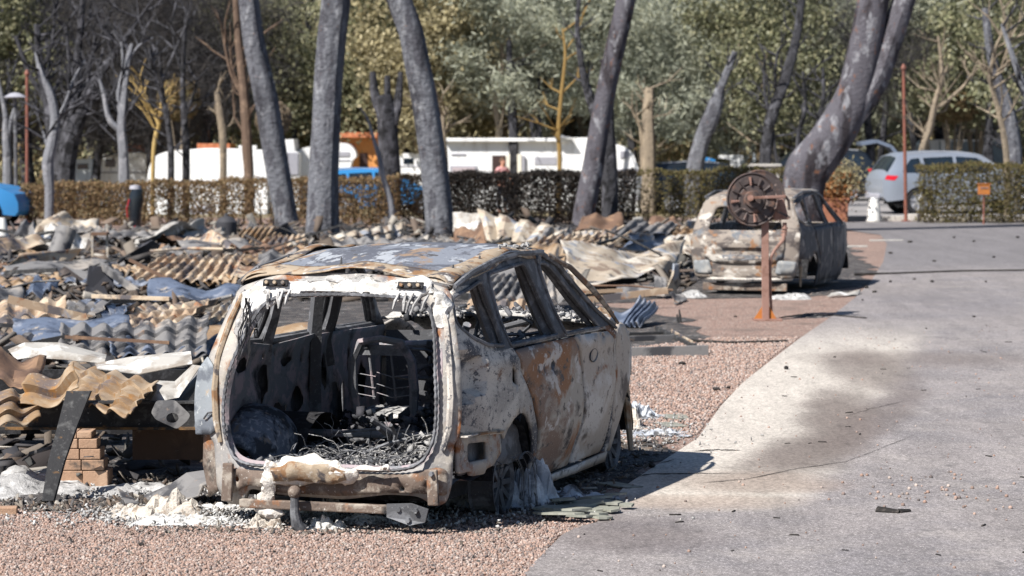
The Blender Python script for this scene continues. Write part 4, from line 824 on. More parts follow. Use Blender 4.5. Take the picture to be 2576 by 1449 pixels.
crust('melted_bumper_core', [(-.33, .39), (-.2, .435), (.05, .43), (.17, .39), (.18, .33), (.08, .315), (-.18, .31), (-.31, .30)], lambda x, z: (x, RY(x, z) - .085 - .06 * sst(.2, .42, z), z), .02, 33, m_rail, rag=.02)
for i, (x, z, l, dx) in enumerate(((-.47, 1.475, .12, .02), (-.41, 1.48, .11, .03), (-.37, 1.47, .11, -.01), (-.32, 1.475, .09, -.02), (.41, 1.47, .10, -.03), (.45, 1.47, .11, .0), (.50, 1.47, .12, -.03), (.55, 1.46, .12, -.05), (.60, 1.46, .09, -.03))):
    MB().tube([(x, rlean(z) - .045, z), (x + dx * .6, rlean(z - l * .5) - .055, z - l * .5), (x + dx, rlean(z - l) - .04, z - l)], [.007, .011, .006], 5).build('drooping_cable', m_ashgrey, car, smooth=True)
# tangle of wire hanging at the left pillar
mb = MB(); r = random.Random(8)
for k in range(5):
    x = -.60 + r.uniform(-.02, .02); z = 1.42
    pts = [Vector((x, rlean(z) - .05, z))]
    for j in range(6): x += r.uniform(-.02, .03); z -= r.uniform(.05, .09); pts.append(Vector((x, rlean(z) - .03 + r.uniform(-.02, .02), z)))
    mb.tube(pts, .0045, 4)
mb.build('hanging_wire', m_black, car)

# --- interior
def in_fn(s, x0=.80):
    return lambda y, z: (s * (x0 - .05 * sst(1.0, 1.1, z) + .012 * nz(y * 4, z * 5, 8) * 2 - .02 * sst(.05, .0, abs(z - 1.0))), y, z)
hls = [circle(.50, .97, .09, .05, n=9, jit=.3, seed=2), circle(.86, .82, .09, .12, n=12, jit=.5, seed=3), circle(1.12, .60, .11, .07, n=12, jit=.5, seed=1), circle(1.43, .66, .10, .085, n=14, jit=.1, seed=5), circle(1.24, .93, .09, .03, n=9, jit=.4, seed=4), circle(.80, 1.0, .02, n=7), circle(1.0, 1.0, .02, n=7), circle(1.1, .48, .02, n=7), circle(1.5, .93, .02, .03, n=7), circle(1.45, .45, .02, n=7)]
panel([(.18, .35), (1.62, .30), (1.62, 1.09), (.95, 1.06), (.60, 1.10), (.36, 1.15), (.22, .95)], hls, in_fn(-1), st=.05, outv=(1, 0, 0)).build('inner_side_panel', m_inner, car, smooth=True, solid=.008)
hls2 = [circle(1.92, .80, .05, .13, n=12, jit=.3, seed=6), circle(2.15, .55, .13, .16, n=14, jit=.3, seed=7), circle(2.35, .88, .04, .09, n=10, jit=.3, seed=8), circle(2.6, .7, .1, .12, n=12, jit=.3, seed=9)]
panel([(1.78, .28), (2.95, .28), (3.0, 1.06), (1.72, 1.08)], hls2, in_fn(-1), st=.06, outv=(1, 0, 0)).build('inner_side_panel', m_inner, car, smooth=True, solid=.008)
MB().tube([(-.80, 1.70, .30), (-.79, 1.68, .70), (-.77, 1.66, 1.08), (-.70, 1.60, 1.56)], [.075, .06, .055, .04], 4).build('inner_pillar', m_dark, car)
panel([(.18, .35), (3.0, .28), (3.05, 1.04), (.9, 1.04), (.3, 1.05)], [circle(.55, .8, .05, .12, n=10, jit=.4, seed=12), circle(1.3, .7, .1, .14, n=12, jit=.4, seed=13), circle(2.2, .7, .12, .15, n=12, jit=.4, seed=14)], in_fn(1, .78), st=.07, outv=(-1, 0, 0)).build('inner_side_panel', m_dark, car, smooth=True, solid=.008)
for s in (-1, 1):
    MB().grid(lambda u, v: (s * (.80 - .30 * math.sin(math.pi * min(.5, v * .5 + .0)) * math.sin(math.pi * lerp(.08, .92, u)) ** .35), .26 + u * .72, .30 + (.40 * math.sin(math.pi * lerp(.03, .97, u)) ** .35) * (1 - v ** 2.2) ** .7), 18, 10).build('wheel_housing', M('bluish_soot_steel', (.13, .155, .20), [((.30, .32, .36), 24, .50, .60), ((.03, .035, .045), 6, .5, .58), ((.20, .17, .15), 9, .58, .66)], rough=.8, bump=.5, bscale=60) if s < 0 else m_dark, car, smooth=True, solid=.01)
MB().grid(lambda u, v: (lerp(-.78, .78, u), lerp(.08, 3.3, v), .30 + .04 * nz(u * 6, v * 12) + (.06 if .45 < v < .5 else 0)), 24, 40).build('floor_pan', m_inner, car, smooth=True)
MB().grid(lambda u, v: (lerp(-.78, .78, u), 3.05 + .1 * math.sin(math.pi * u), lerp(.3, 1.02, v)), 12, 8).build('firewall', m_dark, car, smooth=True)
MB().tube([(-.72, 1.25, .46), (0, 1.22, .47), (.72, 1.25, .46)], .026, 8).build('cross_member', m_inner, car)
MB().tube([(-.78, 2.75, .92), (-.2, 2.70, .96), (.78, 2.75, .93)], .032, 8).build('dashboard_beam', m_inner, car)
# front seat frames
def seat(cx, y0, mat, lean=.16):
    o = MB(); L = [(-.20, .42), (-.225, .70), (-.215, .90), (-.15, 1.02), (0, 1.045), (.15, 1.02), (.215, .90), (.225, .70), (.20, .42)]
    P = [Vector((cx + x, y0 + lean * (.9 - z) * .9, z)) for x, z in L]; 
    o.tube(P, [.030, .034, .032, .028, .026, .028, .032, .034, .030], 6)
    o.box((cx, y0 + .01, .955), (.36, .02, .05)); o.box((cx, y0 - .005, .99), (.28, .015, .025))
    for x in (-.10, .06): o.tube([(cx + x, y0 + .02, .93), (cx + x + .02, y0 + .06, .62)], .008, 5)
    for z in (.80, .72, .66): o.tube([(cx - .19, y0 + .03, z), (cx - .06, y0 + .035, z - .02), (cx - .05, y0 + .035, z + .01), (cx + .06, y0 + .04, z - .02), (cx + .19, y0 + .03, z)], .004, 4)
    o.box((cx, y0 + .06, .45), (.42, .04, .035)); o.build('seat_frame', mat, car, smooth=False)
    MB().grid(lambda u, v: (cx + lerp(-.20, .20, u), y0 + .1 + v * .42, .50 + .05 * math.sin(v * 3) + .012 * nz(u * 7, v * 7) * 2), 10, 10).build('seat_pan', m_ashgrey if cx < 0 else m_dark, car, smooth=True, solid=.01)
seat(-.38, 1.92, m_inner); seat(.36, 1.98, m_dark)
# fire debris inside
def chunks(name, n, box_, mat, smin, smax, parent=car, seed=1, elong=1.0, zf=None, **kw):
    g = np.random.default_rng(seed); (x0, x1), (y0, y1), (z0, z1) = box_
    P = np.stack([g.uniform(x0, x1, n), g.uniform(y0, y1, n), z0 + (z1 - z0) * g.uniform(0, 1, n) ** 1.6], 1)
    if zf is not None: P[:, 2] += zf(P[:, 0], P[:, 1])
    s = g.uniform(smin, smax, n); S = rand_rot(n) * s[:, None, None] * np.stack([g.uniform(.6, 1.6, n) * elong, g.uniform(.4, 1, n), g.uniform(.08, .5, n)], 1)[:, None, :]
    return fast_solid(name, P, S, mat, *CUBE, parent=parent, kind='stuff', **kw)
m_deb = M('interior_fire_debris', (.02, .02, .024), (), rough=.85, bump=.4, island=((.07, .075, .085), (.03, .03, .035), (.16, .16, .17), (.04, .04, .05), (.32, .32, .32)))
chunks('interior_debris', 2600, ((-.72, .72), (.10, 1.5), (.32, .40)), m_deb, .006, .022, seed=4)
chunks('dashboard_debris', 1500, ((-.25, .70), (2.45, 2.95), (.60, .98)), m_deb, .012, .05, seed=5)
chunks('interior_debris', 900, ((-.7, .7), (1.4, 2.6), (.32, .55)), m_deb, .01, .035, seed=6)
def wires(name, n, cx, cy, cz, rx, ry, rz, L, rad, mat, parent, seed=1, **kw):
    mb = MB(); r = random.Random(seed)
    for k in range(n):
        p = Vector((cx + r.uniform(-rx, rx), cy + r.uniform(-ry, ry), cz + r.uniform(0, rz))); d = Vector((r.uniform(-1, 1), r.uniform(-1, 1), r.uniform(-.2, .5))).normalized(); pts = [p.copy()]
        for j in range(6):
            d = (d + Vector((r.uniform(-.7, .7), r.uniform(-.7, .7), r.uniform(-.5, .35)))).normalized(); p = p + d * L / 6; p.z = max(p.z, cz - .02); pts.append(p.copy())
        mb.tube(pts, rad * r.uniform(.6, 1.4), 4)
    return mb.build(name, mat, parent, kind='stuff', **kw)
wires('wire_tangle', 60, .0, .75, .38, .38, .30, .07, .26, .0028, m_ashgrey, car, 2)
wires('wire_tangle', 90, .1, .6, .36, .5, .45, .06, .3, .003, m_dark, car, 5)
chunks('interior_ash', 700, ((-.65, .65), (.12, 1.2), (.34, .41)), m_ashgrey, .004, .014, seed=14)
chunks('interior_ash', 120, ((.3, .66), (.5, .9), (.38, .55)), m_ashgrey, .01, .03, seed=15)
wires('wire_tangle', 40, .25, 2.6, .75, .45, .15, .3, .5, .010, m_dark, car, 6)
for k, (a, b, rr) in enumerate((((.06, .95, .40), (.10, .60, .58), .014), ((.16, .9, .40), (.02, .7, .62), .018), ((.12, .8, .42), (.18, .62, .60), .012), ((-.05, .72, .40), (.24, .75, .50), .012), ((-.35, .95, .5), (.2, 1.0, .52), .012))):
    MB().tube([a, (Vector(a) + Vector(b)) / 2 + Vector((.02, .02, .02)), b], rr, 6).build('bent_strut', m_dark, car)
MB().tube([(.35, 2.62, .86), (.55, 2.55, .80), (.60, 2.4, .62)], .03, 8).build('steering_column', m_dark, car)
MB().tube([(-.05, 2.75, .95), (.10, 2.85, 1.05), (.35, 2.9, 1.12)], .022, 8).build('bent_strut', m_dark, car)
MB().tube([(-.10, 2.75, .95), (-.02, 2.65, 1.10)], .03, 8).build('bent_strut', m_inner, car)
# seat belt buckles hanging from the pillars
for s, y, z in ((1, 1.02, 1.22), (1, 1.98, 1.36), (-1, .52, 1.22)):
    x = s * (XW(y, z) - .11)
    o = MB().box((x, y, z), (.012, .035, .03)).build('belt_anchor', m_black, car); closed_tube(mb := MB(), [Vector((x, y + a, z - .045 + b)) for a, b in ((-.02, .02), (.02, .02), (.02, -.03), (-.02, -.03))], .006, 5); mb.build('belt_loop', m_black, o)
# wiper-like header brace + windscreen cowl
MB().tube([(-.74, 1.95, 1.60), (-.3, 2.02, 1.63), (.3, 2.02, 1.63), (.74, 1.95, 1.60)], .03, 6).build('windscreen_header', m_dark, car, smooth=True)
# bonnet covered in grey ash
def hood(u, v):
    x = lerp(-.80, .80, u); y = 3.02 + .90 * v; z = 1.15 + .03 * math.sin(math.pi * u) - .17 * v ** 2 + .014 * nz(u * 8, v * 6, 2) * 2 - .03 * (1 - v) ** 3
    return (x, y + .06 * math.sin(math.pi * u), z)
MB().grid(hood, 26, 16).build('bonnet', M('ash_covered_bonnet', (.50, .485, .46), [((.30, .29, .28), 6, .5, .6), ((.08, .08, .085), 9, .58, .64)], rough=.95, bump=.7, bscale=40, bdist=.02), car, smooth=True, solid=.02)
chunks('bonnet_debris', 500, ((-.7, .75), (3.0, 3.6), (1.12, 1.18)), m_deb, .006, .03, seed=8)
MB().grid(lambda u, v: (lerp(-.78, .78, u), 3.90 + .10 * math.sin(math.pi * u), lerp(.35, .90, v)), 14, 6).build('front_panel', m_dark, car, smooth=True, solid=.03)
MB().add([(.72, 3.22, 1.06), (.80, 3.30, 1.06), (.83, 3.42, 1.16), (.74, 3.36, 1.20), (.68, 3.28, 1.13)], [(0, 1, 2, 3, 4)]).build('bent_fender_flap', m_rail, car, solid=.012)
# dark wheel well liners, rims, leaf springs
for s in (-1, 1):
    for yy in (1.06, 3.5):
        MB().grid(lambda u, v: (s * lerp(.45, .84, v), yy - .385 * math.cos(math.pi * u), .26 + .36 * math.sin(math.pi * u)), 14, 3).build('wheel_liner', m_black, car, smooth=True)
    wheel_rim(car, (s * .70, 1.06, .20), m_dark); wheel_rim(car, (s * .70, 3.52, .20), m_dark)
mb = MB()
for k in range(7): mb.tube([(.85 + .012 * k, 1.06 + .23 * math.cos(a) - .1 * math.sin(k), .17 + (.20 + .006 * k) * math.sin(a)) for a in [R(t) for t in range(-30 + k * 4, 100 + k * 5, 12)]], .003, 4)
mb.build('tyre_wire', m_dark, car)
MB().tube([(.84, 1.32, .06), (.92, 1.42, .05), (.93, 1.55, .10)], .004, 4).build('tyre_wire', m_black, car)
MB().tube([(.80, 3.78, .70), (.82, 3.80, .4), (.84, 3.82, .12)], [.03, .028, .02], 6).build('suspension_strut', m_rail, car)
MB().box((0, .5, .22), (1.3, .5, .10)).build('underbody', m_black, car)
MB().box((0, 2.2, .20), (1.4, 2.0, .12)).build('underbody', m_black, car)
# ================================================================== DEBRIS OF THE BURNT CABIN
COL = dict(
 brown=M('scorched_brown_sheet', (.25, .165, .095), [((.34, .26, .18), 2.6, .48, .58), ((.15, .12, .11), 3.2, .56, .66), ((.30, .16, .06), 6, .58, .66), ((.40, .34, .27), 30, .6, .68)], rough=.6, bump=.3, bscale=30),
  tan=M('scorched_tan_sheet', (.34, .25, .175), [((.48, .39, .29), 2.0, .48, .54), ((.10, .09, .095), 2.4, .54, .60), ((.22, .24, .29), 2.0, .58, .64), ((.26, .13, .07), 5, .58, .64)], rough=.7, bump=.3, bscale=30),
 cream=M('scorched_cream_sheet', (.38, .32, .25), [((.52, .48, .42), 2, .50, .58), ((.20, .15, .115), 2.6, .53, .60), ((.24, .26, .30), 2.2, .56, .62), ((.08, .075, .075), 4, .58, .66)], rough=.7, bump=.3, bscale=30),
 grey=M('scorched_grey_sheet', (.17, .165, .165), [((.31, .28, .25), 1.8, .52, .60), ((.05, .05, .055), 2.4, .52, .60), ((.30, .20, .14), 5, .62, .7)], rough=.65, bump=.3, bscale=30),
 blue=M('blued_or_shaded_sheet', (.10, .125, .18), [((.25, .27, .32), 2.2, .54, .62), ((.035, .045, .07), 2.6, .50, .60), ((.36, .31, .25), 5, .62, .7)], rough=.5, bump=.3, bscale=30, spec=.5),  # also carries the painted blue shade of the left wing
 dark=M('blackened_sheet', (.045, .045, .052), [((.13, .13, .15), 3, .52, .66), ((.16, .09, .05), 4, .62, .72)], rough=.7, bump=.35, bscale=30),
 white=M('ash_white_sheet', (.38, .365, .34), [((.24, .21, .18), 2.5, .48, .58), ((.20, .19, .18), 5, .60, .72), ((.70, .69, .68), 3, .55, .65)], rough=.75, bump=.3, bscale=30),
 rust=M('rusted_sheet', (.14, .085, .058), [((.24, .15, .095), 2.5, .5, .62), ((.06, .045, .04), 3, .55, .7), ((.36, .30, .23), 5, .62, .7)], rough=.75, bump=.35, bscale=30))
m_beam = M('charred_beam', (.03, .03, .032), [((.10, .10, .10), 12, .52, .68), ((.26, .14, .05), 7, .63, .72), ((.35, .34, .33), 40, .66, .74)], rough=.8, bump=.5, bscale=40)
m_brick = M('pale_scorched_brick', (.36, .23, .155), [((.44, .31, .22), 6, .5, .65), ((.09, .075, .065), 5, .58, .7)], rough=.95, bump=.5, bscale=60)
def sheet_obj(name, label, cat, px, zb, run, col, style='crumple', waves=6, steps=4, amp=.03, cr=.05, th=.006, group=None, seed=None, d0=None, nu=None, nv=None):
    """px = bottom-left, bottom-right, top-right, top-left in photo pixels; zb height of the bottom edge; run = depth the sheet covers"""
    seed = seed if seed is not None else (px[0][0] * .13 + px[0][1] * .07)
    zz = zb if hasattr(zb, '__len__') else (zb, zb)
    B0 = G(*px[0], zz[0]) if d0 is None else PD(*px[0], d0); B1 = G(*px[1], zz[1]) if d0 is None else PD(*px[1], d0)
    T1 = PD(*px[2], B1.y + run); T0 = PD(*px[3], B0.y + run)
    n = ((B1 - B0).cross(T0 - B0)).normalized()
    if n.z < 0: n = -n
    wl = 8 if style in ('tile', 'ribs') else 3
    nu = nu or (waves * wl if style != 'crumple' else 18); nv = nv or (steps * 5 if style == 'tile' else 12); rows = []
    if style == 'tile': rows = [(k_ + t) / steps for k_ in range(steps) for t in (0.0, .25, .5, .75, .93)] + [1.0]; nv = len(rows) - 1
    size = max((B1 - B0).length, (T0 - B0).length)
    def fn(u, v):
        if rows: v = rows[int(round(v * nv))]
        p = (B0 * (1 - u) + B1 * u) * (1 - v) + (T0 * (1 - u) + T1 * u) * v
        k = 0
        if style == 'tile':
            s_ = .5 + .5 * math.cos(u * waves * 2 * math.pi + .5 * nz(v * 3, seed)); k += amp * 2.1 * s_ ** 2.2 - amp * .35 * math.cos(2 * u * waves * 2 * math.pi) + (-amp * 1.3 * ((v * steps + 1e-6) % 1.0) if v < .999 else -amp * 1.3)
        elif style == 'ribs':
            s_ = math.sin(u * waves * 2 * math.pi); k += amp * max(-1, min(1, s_ * 2.2))
        else:
            k += amp * (1 - abs(((u * 1.7 + .3 * nz(v * 2, seed)) % 1.0) * 2 - 1)) * 2
        f = (.35 + .65 * (abs(2 * u - 1) ** 2 + abs(2 * v - 1) ** 2) * .7)
        k += cr * size * .55 * nz(u * 1.7 + seed, v * 1.9) * 2 * f + cr * size * .22 * nz(u * 5 + seed, v * 5, 3)
        q = p + n * k
        q += (B1 - B0) * (.018 * nz(v * 6, seed, 5) * (1 if u in (0, 1) else .3)) + (T0 - B0) * (.03 * nz(u * 7, seed, 8) * (1 if v in (0, 1) else .3))
        q.z = max(q.z, .02); return q
    mb = MB(); mb.grid(fn, nu, nv)
    return mb.build(name, COL[col] if isinstance(col, str) else col, None, smooth=True, solid=th, off=0, world=True, label=label, cat=cat, group=group)
T = 'roof_sheet'; C_ = 'roof sheet'; S_ = 'metal_sheet'; SC = 'metal sheet'
# --- tiled sheets traced from the photograph (bl, br, tr, tl)
sheet_obj(T, 'tan tile-pattern roof sheet bent into an arch over the leaning post, front left', C_, ((150, 1010), (336, 1056), (400, 958), (190, 915)), (.50, .53), 1.1, 'brown', 'tile', 4, 4, .026, .02, .008, nu=48)
sheet_obj(T, 'short tan tile-pattern flap drooping left of the leaning post at the left edge', C_, ((-60, 1090), (98, 1062), (95, 975), (-60, 990)), (.45, .46), .6, 'brown', 'tile', 2, 3, .026, .03, .008, nu=30)
sheet_obj(T, 'arched end of tan roof sheet hanging open like a tunnel over the leaning post', C_, ((58, 1040), (212, 1000), (190, 918), (75, 945)), (.50, .62), .35, 'brown', 'tile', 1, 2, .055, .03, .008, nu=20)
sheet_obj(T, 'rusty brown curved sheet curling up at the left edge above the tan flap', C_, ((-40, 985), (70, 985), (118, 925), (-40, 880)), (.62, .62), 1.0, 'rust', 'crumple', amp=.03, cr=.12)
sheet_obj(T, 'tan tile-pattern roof sheet lying at the left edge, ending at a black gap', C_, ((-40, 838), (159, 829), (168, 745), (-40, 762)), (.22, .24), 1.1, 'tan', 'tile', 4, 3, .035, .02)
sheet_obj(T, 'small dark tile-pattern sheet between the left-edge sheet and the big sagging sheet', C_, ((178, 808), (225, 822), (290, 757), (173, 758)), (.28, .28), 1.0, 'grey', 'tile', 4, 3, .03, .04)
sheet_obj(T, 'largest sagging cream tile-pattern roof sheet left of the near car', C_, ((240, 862), (400, 856), (557, 752), (332, 769)), (.18, .22), 1.7, 'tan', 'tile', 7, 5, .035, .035, nu=70)
sheet_obj(T, 'left wing of the largest sagging roof sheet with blue shade painted on', C_, ((215, 825), (262, 866), (345, 770), (250, 760)), (.25, .16), 1.3, 'blue', 'tile', 3, 4, .035, .05)  # blue shadow on this wing is put into its sheet colour
sheet_obj(T, 'cream tile-pattern sheet touching the left pillar of the near car', C_, ((486, 830), (578, 828), (612, 757), (560, 760)), (.22, .22), 1.0, 'cream', 'tile', 3, 3, .035, .02)
sheet_obj(T, 'tan tile-pattern roof sheet with a ragged scalloped edge, above the blue crumpled sheet', C_, ((326, 703), (578, 714), (618, 640), (416, 639)), (.30, .20), 1.3, 'tan', 'tile', 9, 4, .03, .03, nu=80)
sheet_obj(T, 'upright cream tile-pattern sheet leaning behind the roof of the near car', C_, ((840, 630), (1002, 619), (1013, 560), (828, 591)), (.12, .12), .35, 'cream', 'tile', 6, 3, .03, .02)
sheet_obj(T, 'cream tile-pattern panel standing between the ribbed sheet and the crumpled bright sheet', C_, ((1420, 636), (1537, 632), (1537, 578), (1440, 582)), (.12, .12), .3, 'cream', 'tile', 6, 3, .025, .02)
sheet_obj(T, 'grey tile-pattern sheet seen through the side windows of the near car', C_, ((1160, 765), (1420, 762), (1400, 683), (1250, 690)), (.15, .15), 1.6, 'grey', 'tile', 9, 4, .035, .03, nu=80)
sheet_obj(T, 'brown sheet edge with tan folds seen low through the side windows of the near car', C_, ((1165, 800), (1370, 795), (1380, 752), (1180, 756)), (.05, .05), .25, 'tan', 'ribs', 5, 3, .03, .03)
sheet_obj(T, 'small tan tile-pattern scrap at the foot of the two left pines', C_, ((650, 622), (770, 620), (765, 590), (680, 595)), (.15, .15), .6, 'tan', 'tile', 6, 2, .03, .05)
# --- ribbed / plain
sheet_obj(S_, 'broad cream sheet with deep diagonal ribs behind the near car roof', SC, ((1230, 612), (1350, 628), (1420, 578), (1206, 532)), (.18, .12), 1.0, 'cream', 'ribs', 4, 3, .09, .04, nu=48)
sheet_obj(S_, 'grey ribbed end piece right of the broad ribbed sheet', SC, ((1352, 622), (1428, 612), (1442, 572), (1372, 574)), (.16, .16), .8, 'grey', 'ribs', 3, 3, .06, .05)
sheet_obj(S_, 'white sheet standing right behind the bent pine foot', SC, ((1140, 585), (1215, 590), (1210, 538), (1140, 535)), (.15, .12), .2, 'white', 'crumple', cr=.05)
sheet_obj(S_, 'large crumpled bright sheet with blue sheen left of the farther burnt car', SC, ((1462, 735), (1690, 690), (1721, 618), (1400, 640)), (.10, .14), 3.2, 'cream', 'crumple', amp=.05, cr=.09, nu=34, nv=24)
sheet_obj(S_, 'blue-grey crest of crumpled sheet above the large bright sheet', SC, ((1545, 640), (1700, 625), (1690, 588), (1600, 590)), (.35, .30), .8, 'blue', 'crumple', amp=.06, cr=.10)
sheet_obj(S_, 'fan-folded grey-blue metal scrap lying alone on the gravel between the two cars', SC, ((1560, 822), (1612, 820), (1656, 765), (1610, 756)), (.02, .04), .9, 'blue', 'ribs', 4, 3, .045, .05)
sheet_obj(S_, 'flat blue-grey sheet joined to the left of the fan-folded scrap', SC, ((1500, 822), (1590, 818), (1600, 782), (1510, 790)), (.02, .02), .9, 'blue', 'crumple', amp=.02, cr=.05)
sheet_obj(S_, 'bent upright tan strip beside the left flank of the farther burnt car', SC, ((1680, 742), (1700, 735), (1728, 660), (1700, 665)), (.03, .03), .3, 'cream', 'crumple', cr=.12)
sheet_obj(S_, 'grey curved strip standing left of the bent tan strip', SC, ((1655, 745), (1680, 748), (1680, 700), (1640, 690)), (.03, .03), .3, 'grey', 'crumple', cr=.12)
sheet_obj(S_, 'low grey panel lying below the large crumpled bright sheet', SC, ((1550, 742), (1650, 746), (1650, 722), (1552, 716)), (.02, .02), .15, 'grey', 'crumple', amp=.01, cr=.03)
sheet_obj(S_, 'small grey offcut on the pink gravel in front of the farther car', SC, ((1700, 768), (1728, 756), (1702, 736), (1682, 738)), (.01, .01), .5, 'grey', 'crumple', amp=.01, cr=.05)
sheet_obj(S_, 'blue crumpled sheet in shadow under the tan scalloped roof sheet', SC, ((367, 767), (594, 762), (612, 723), (372, 726)), (.22, .22), 1.0, 'blue', 'crumple', amp=.05, cr=.10, nu=30)
sheet_obj(S_, 'cream crumpled sheet peaking below the brown hedge', SC, ((306, 625), (430, 612), (530, 578), (445, 562)), (.12, .12), 1.6, 'white', 'crumple', amp=.05, cr=.12)
sheet_obj(S_, 'pale grey crinkled sheet with white flakes right of the cream peak', SC, ((450, 610), (560, 600), (560, 574), (470, 572)), (.15, .15), 1.0, 'white', 'crumple', amp=.06, cr=.12)
sheet_obj(S_, 'tan rolling sheet sloping down to the tan scalloped roof sheet', SC, ((470, 645), (610, 640), (560, 600), (450, 605)), (.12, .2), 1.2, 'tan', 'crumple', amp=.05, cr=.10)
sheet_obj(S_, 'long cream curled sheet arching beneath the peeled orange trunk', SC, ((84, 585), (250, 590), (240, 565), (110, 548)), (.30, .22), .7, 'cream', 'crumple', amp=.04, cr=.14)
sheet_obj(S_, 'second cream curl just under the long curled sheet', SC, ((110, 600), (185, 598), (180, 575), (112, 572)), (.22, .22), .5, 'white', 'crumple', amp=.05, cr=.16)
sheet_obj(S_, 'white flaky panel between the standing pipe and the wire shelf', SC, ((160, 632), (232, 628), (228, 590), (165, 598)), (.15, .15), .4, 'white', 'crumple', amp=.04, cr=.10)
sheet_obj(S_, 'grey tent-shaped sheet left of the standing pipe', SC, ((25, 602), (92, 602), (90, 570), (60, 562)), (.12, .12), .6, 'grey', 'crumple', amp=.06, cr=.10)
sheet_obj(S_, 'tan flat sheet at the left edge below the grey tent-shaped sheet', SC, ((-20, 640), (120, 625), (100, 603), (-20, 612)), (.22, .22), .8, 'tan', 'crumple', amp=.03, cr=.06)
sheet_obj(S_, 'folded pale blue sheet catching the light left of the dark board', SC, ((64, 752), (130, 755), (150, 722), (80, 716)), (.20, .20), .7, 'blue', 'crumple', amp=.07, cr=.10)
sheet_obj(S_, 'grey sloping board at the left edge behind the left-edge roof sheet', SC, ((-30, 765), (64, 756), (55, 722), (-30, 735)), (.20, .20), .5, 'grey', 'crumple', amp=.02, cr=.06)
sheet_obj(S_, 'black sheet leaning under the cream peak', SC, ((285, 662), (375, 655), (412, 618), (380, 605)), (.15, .15), .5, 'dark', 'crumple', amp=.03, cr=.06)  # built in the blackened sheet colour
sheet_obj(S_, 'black pointed gable-like sheet between the two left pines', SC, ((640, 615), (765, 612), (735, 575), (715, 560)), (.12, .12), .4, 'dark', 'crumple', amp=.04, cr=.08)
sheet_obj(S_, 'grey pleated cone-like scrap in front of the leftmost big pine', SC, ((605, 600), (665, 602), (650, 570), (632, 560)), (.12, .12), .3, 'grey', 'ribs', 4, 3, .05, .05)
sheet_obj(S_, 'dark gable-shaped sheet at the rear left corner of the near car roof', SC, ((755, 665), (862, 668), (855, 655), (780, 612)), (.10, .10), .4, 'dark', 'crumple', amp=.04, cr=.08)
sheet_obj(S_, 'pale sheets leaning together left of the dark gable-shaped sheet', SC, ((640, 690), (760, 688), (755, 640), (650, 650)), (.15, .15), .8, 'grey', 'crumple', amp=.08, cr=.12)
sheet_obj(S_, 'rusty dark sheet ridge left of the broad ribbed sheet', SC, ((1120, 625), (1230, 632), (1215, 570), (1150, 590)), (.12, .12), .8, 'rust', 'crumple', amp=.06, cr=.10)
sheet_obj(S_, 'brown heap-like sheet against the charred hedge behind the cream panel', SC, ((1440, 582), (1580, 580), (1560, 548), (1470, 552)), (.15, .15), .8, 'rust', 'crumple', amp=.05, cr=.12)
sheet_obj(S_, 'bright scrap tilted up before the hedge right of the brown heap', SC, ((1585, 575), (1615, 572), (1612, 545), (1590, 548)), (.15, .15), .2, 'white', 'crumple', amp=.05, cr=.10)
sheet_obj(S_, 'brown scorched sheet at the hedge foot left of the farther burnt car', SC, ((1620, 580), (1720, 580), (1700, 552), (1640, 550)), (.12, .12), .6, 'rust', 'crumple', amp=.05, cr=.12)
sheet_obj(S_, 'light sheet sloping up to the left shoulder of the farther burnt car', SC, ((1695, 600), (1750, 590), (1775, 545), (1720, 560)), (.15, .15), .8, 'cream', 'crumple', amp=.05, cr=.12)
sheet_obj(S_, 'tan rounded sheet bunched against the left rear of the farther car', SC, ((1680, 645), (1740, 650), (1745, 605), (1670, 608)), (.2, .2), .8, 'cream', 'crumple', amp=.06, cr=.14)
# --- white flashings round the front-left roof
def ribbon(name, label, cat, top, bot, z_top, d, col, fold=.0, th=.006):
    """long bent flashing: pairs of pixel points joined, at distance d"""
    mb = MB(); vs = []
    for i, ((x0, y0), (x1, y1)) in enumerate(zip(top, bot)):
        a = PD(x0, y0, d + .35); m = PD((x0 + x1) / 2, (y0 + y1) / 2, d + .14 - fold); b = PD(x1, y1, d); vs += [a, m, b]
    n = len(top); mb.add(vs, [(3 * i + k, 3 * i + k + 1, 3 * i + 4 + k, 3 * i + 3 + k) for i in range(n - 1) for k in (0, 1)])
    return mb.build(name, COL[col], None, solid=th, off=0, world=True, label=label, cat=cat)
ribbon('roof_flashing', 'long white angled flashing strip lying behind the tan arch sheet, upper left', 'flashing', [(20, 880), (62, 862), (150, 862), (268, 893)], [(40, 905), (75, 900), (160, 905), (262, 915)], 0, 22.8, 'white', .1)
ribbon('roof_flashing', 'flat bright white flashing band pointing right to the near car', 'flashing', [(238, 915), (330, 898), (480, 884)], [(245, 928), (350, 942), (484, 915)], 0, 21.6, 'white')
ribbon('roof_flashing', 'kinked white flashing turning down along the right edge of the tan roof sheet', 'flashing', [(325, 1050), (395, 958), (440, 960), (485, 918)], [(377, 1055), (392, 1012), (450, 1000), (505, 920)], 0, 20.4, 'white', .12)
ribbon('roof_flashing', 'grey underside piece of flashing beneath the kinked white one', 'flashing', [(390, 1010), (440, 995), (500, 930)], [(450, 1022), (470, 1010), (505, 960)], 0, 20.55, 'grey')  # built in the grey sheet colour
q = [PD(x, y, 19.9) for x, y in ((378, 1040), (390, 1010), (438, 1008), (478, 1045), (470, 1060), (445, 1080), (390, 1055))]
mb = panel([(p.x, p.z) for p in q], [circle(PD(433, 1052, 19.9).x, PD(433, 1052, 19.9).z, .042, .034, n=14)], lambda x, z: (x, 19.9 + .3 * (z - .4) + .03 * nz(x * 5, z * 5), z), st=.06, r=.02, outv=(0, -1, 0))
mb.build('bracket_plate', COL['grey'], None, solid=.012, world=True, label='grey metal plate with one round hole hanging at the end of the black chassis beam', cat='metal plate')
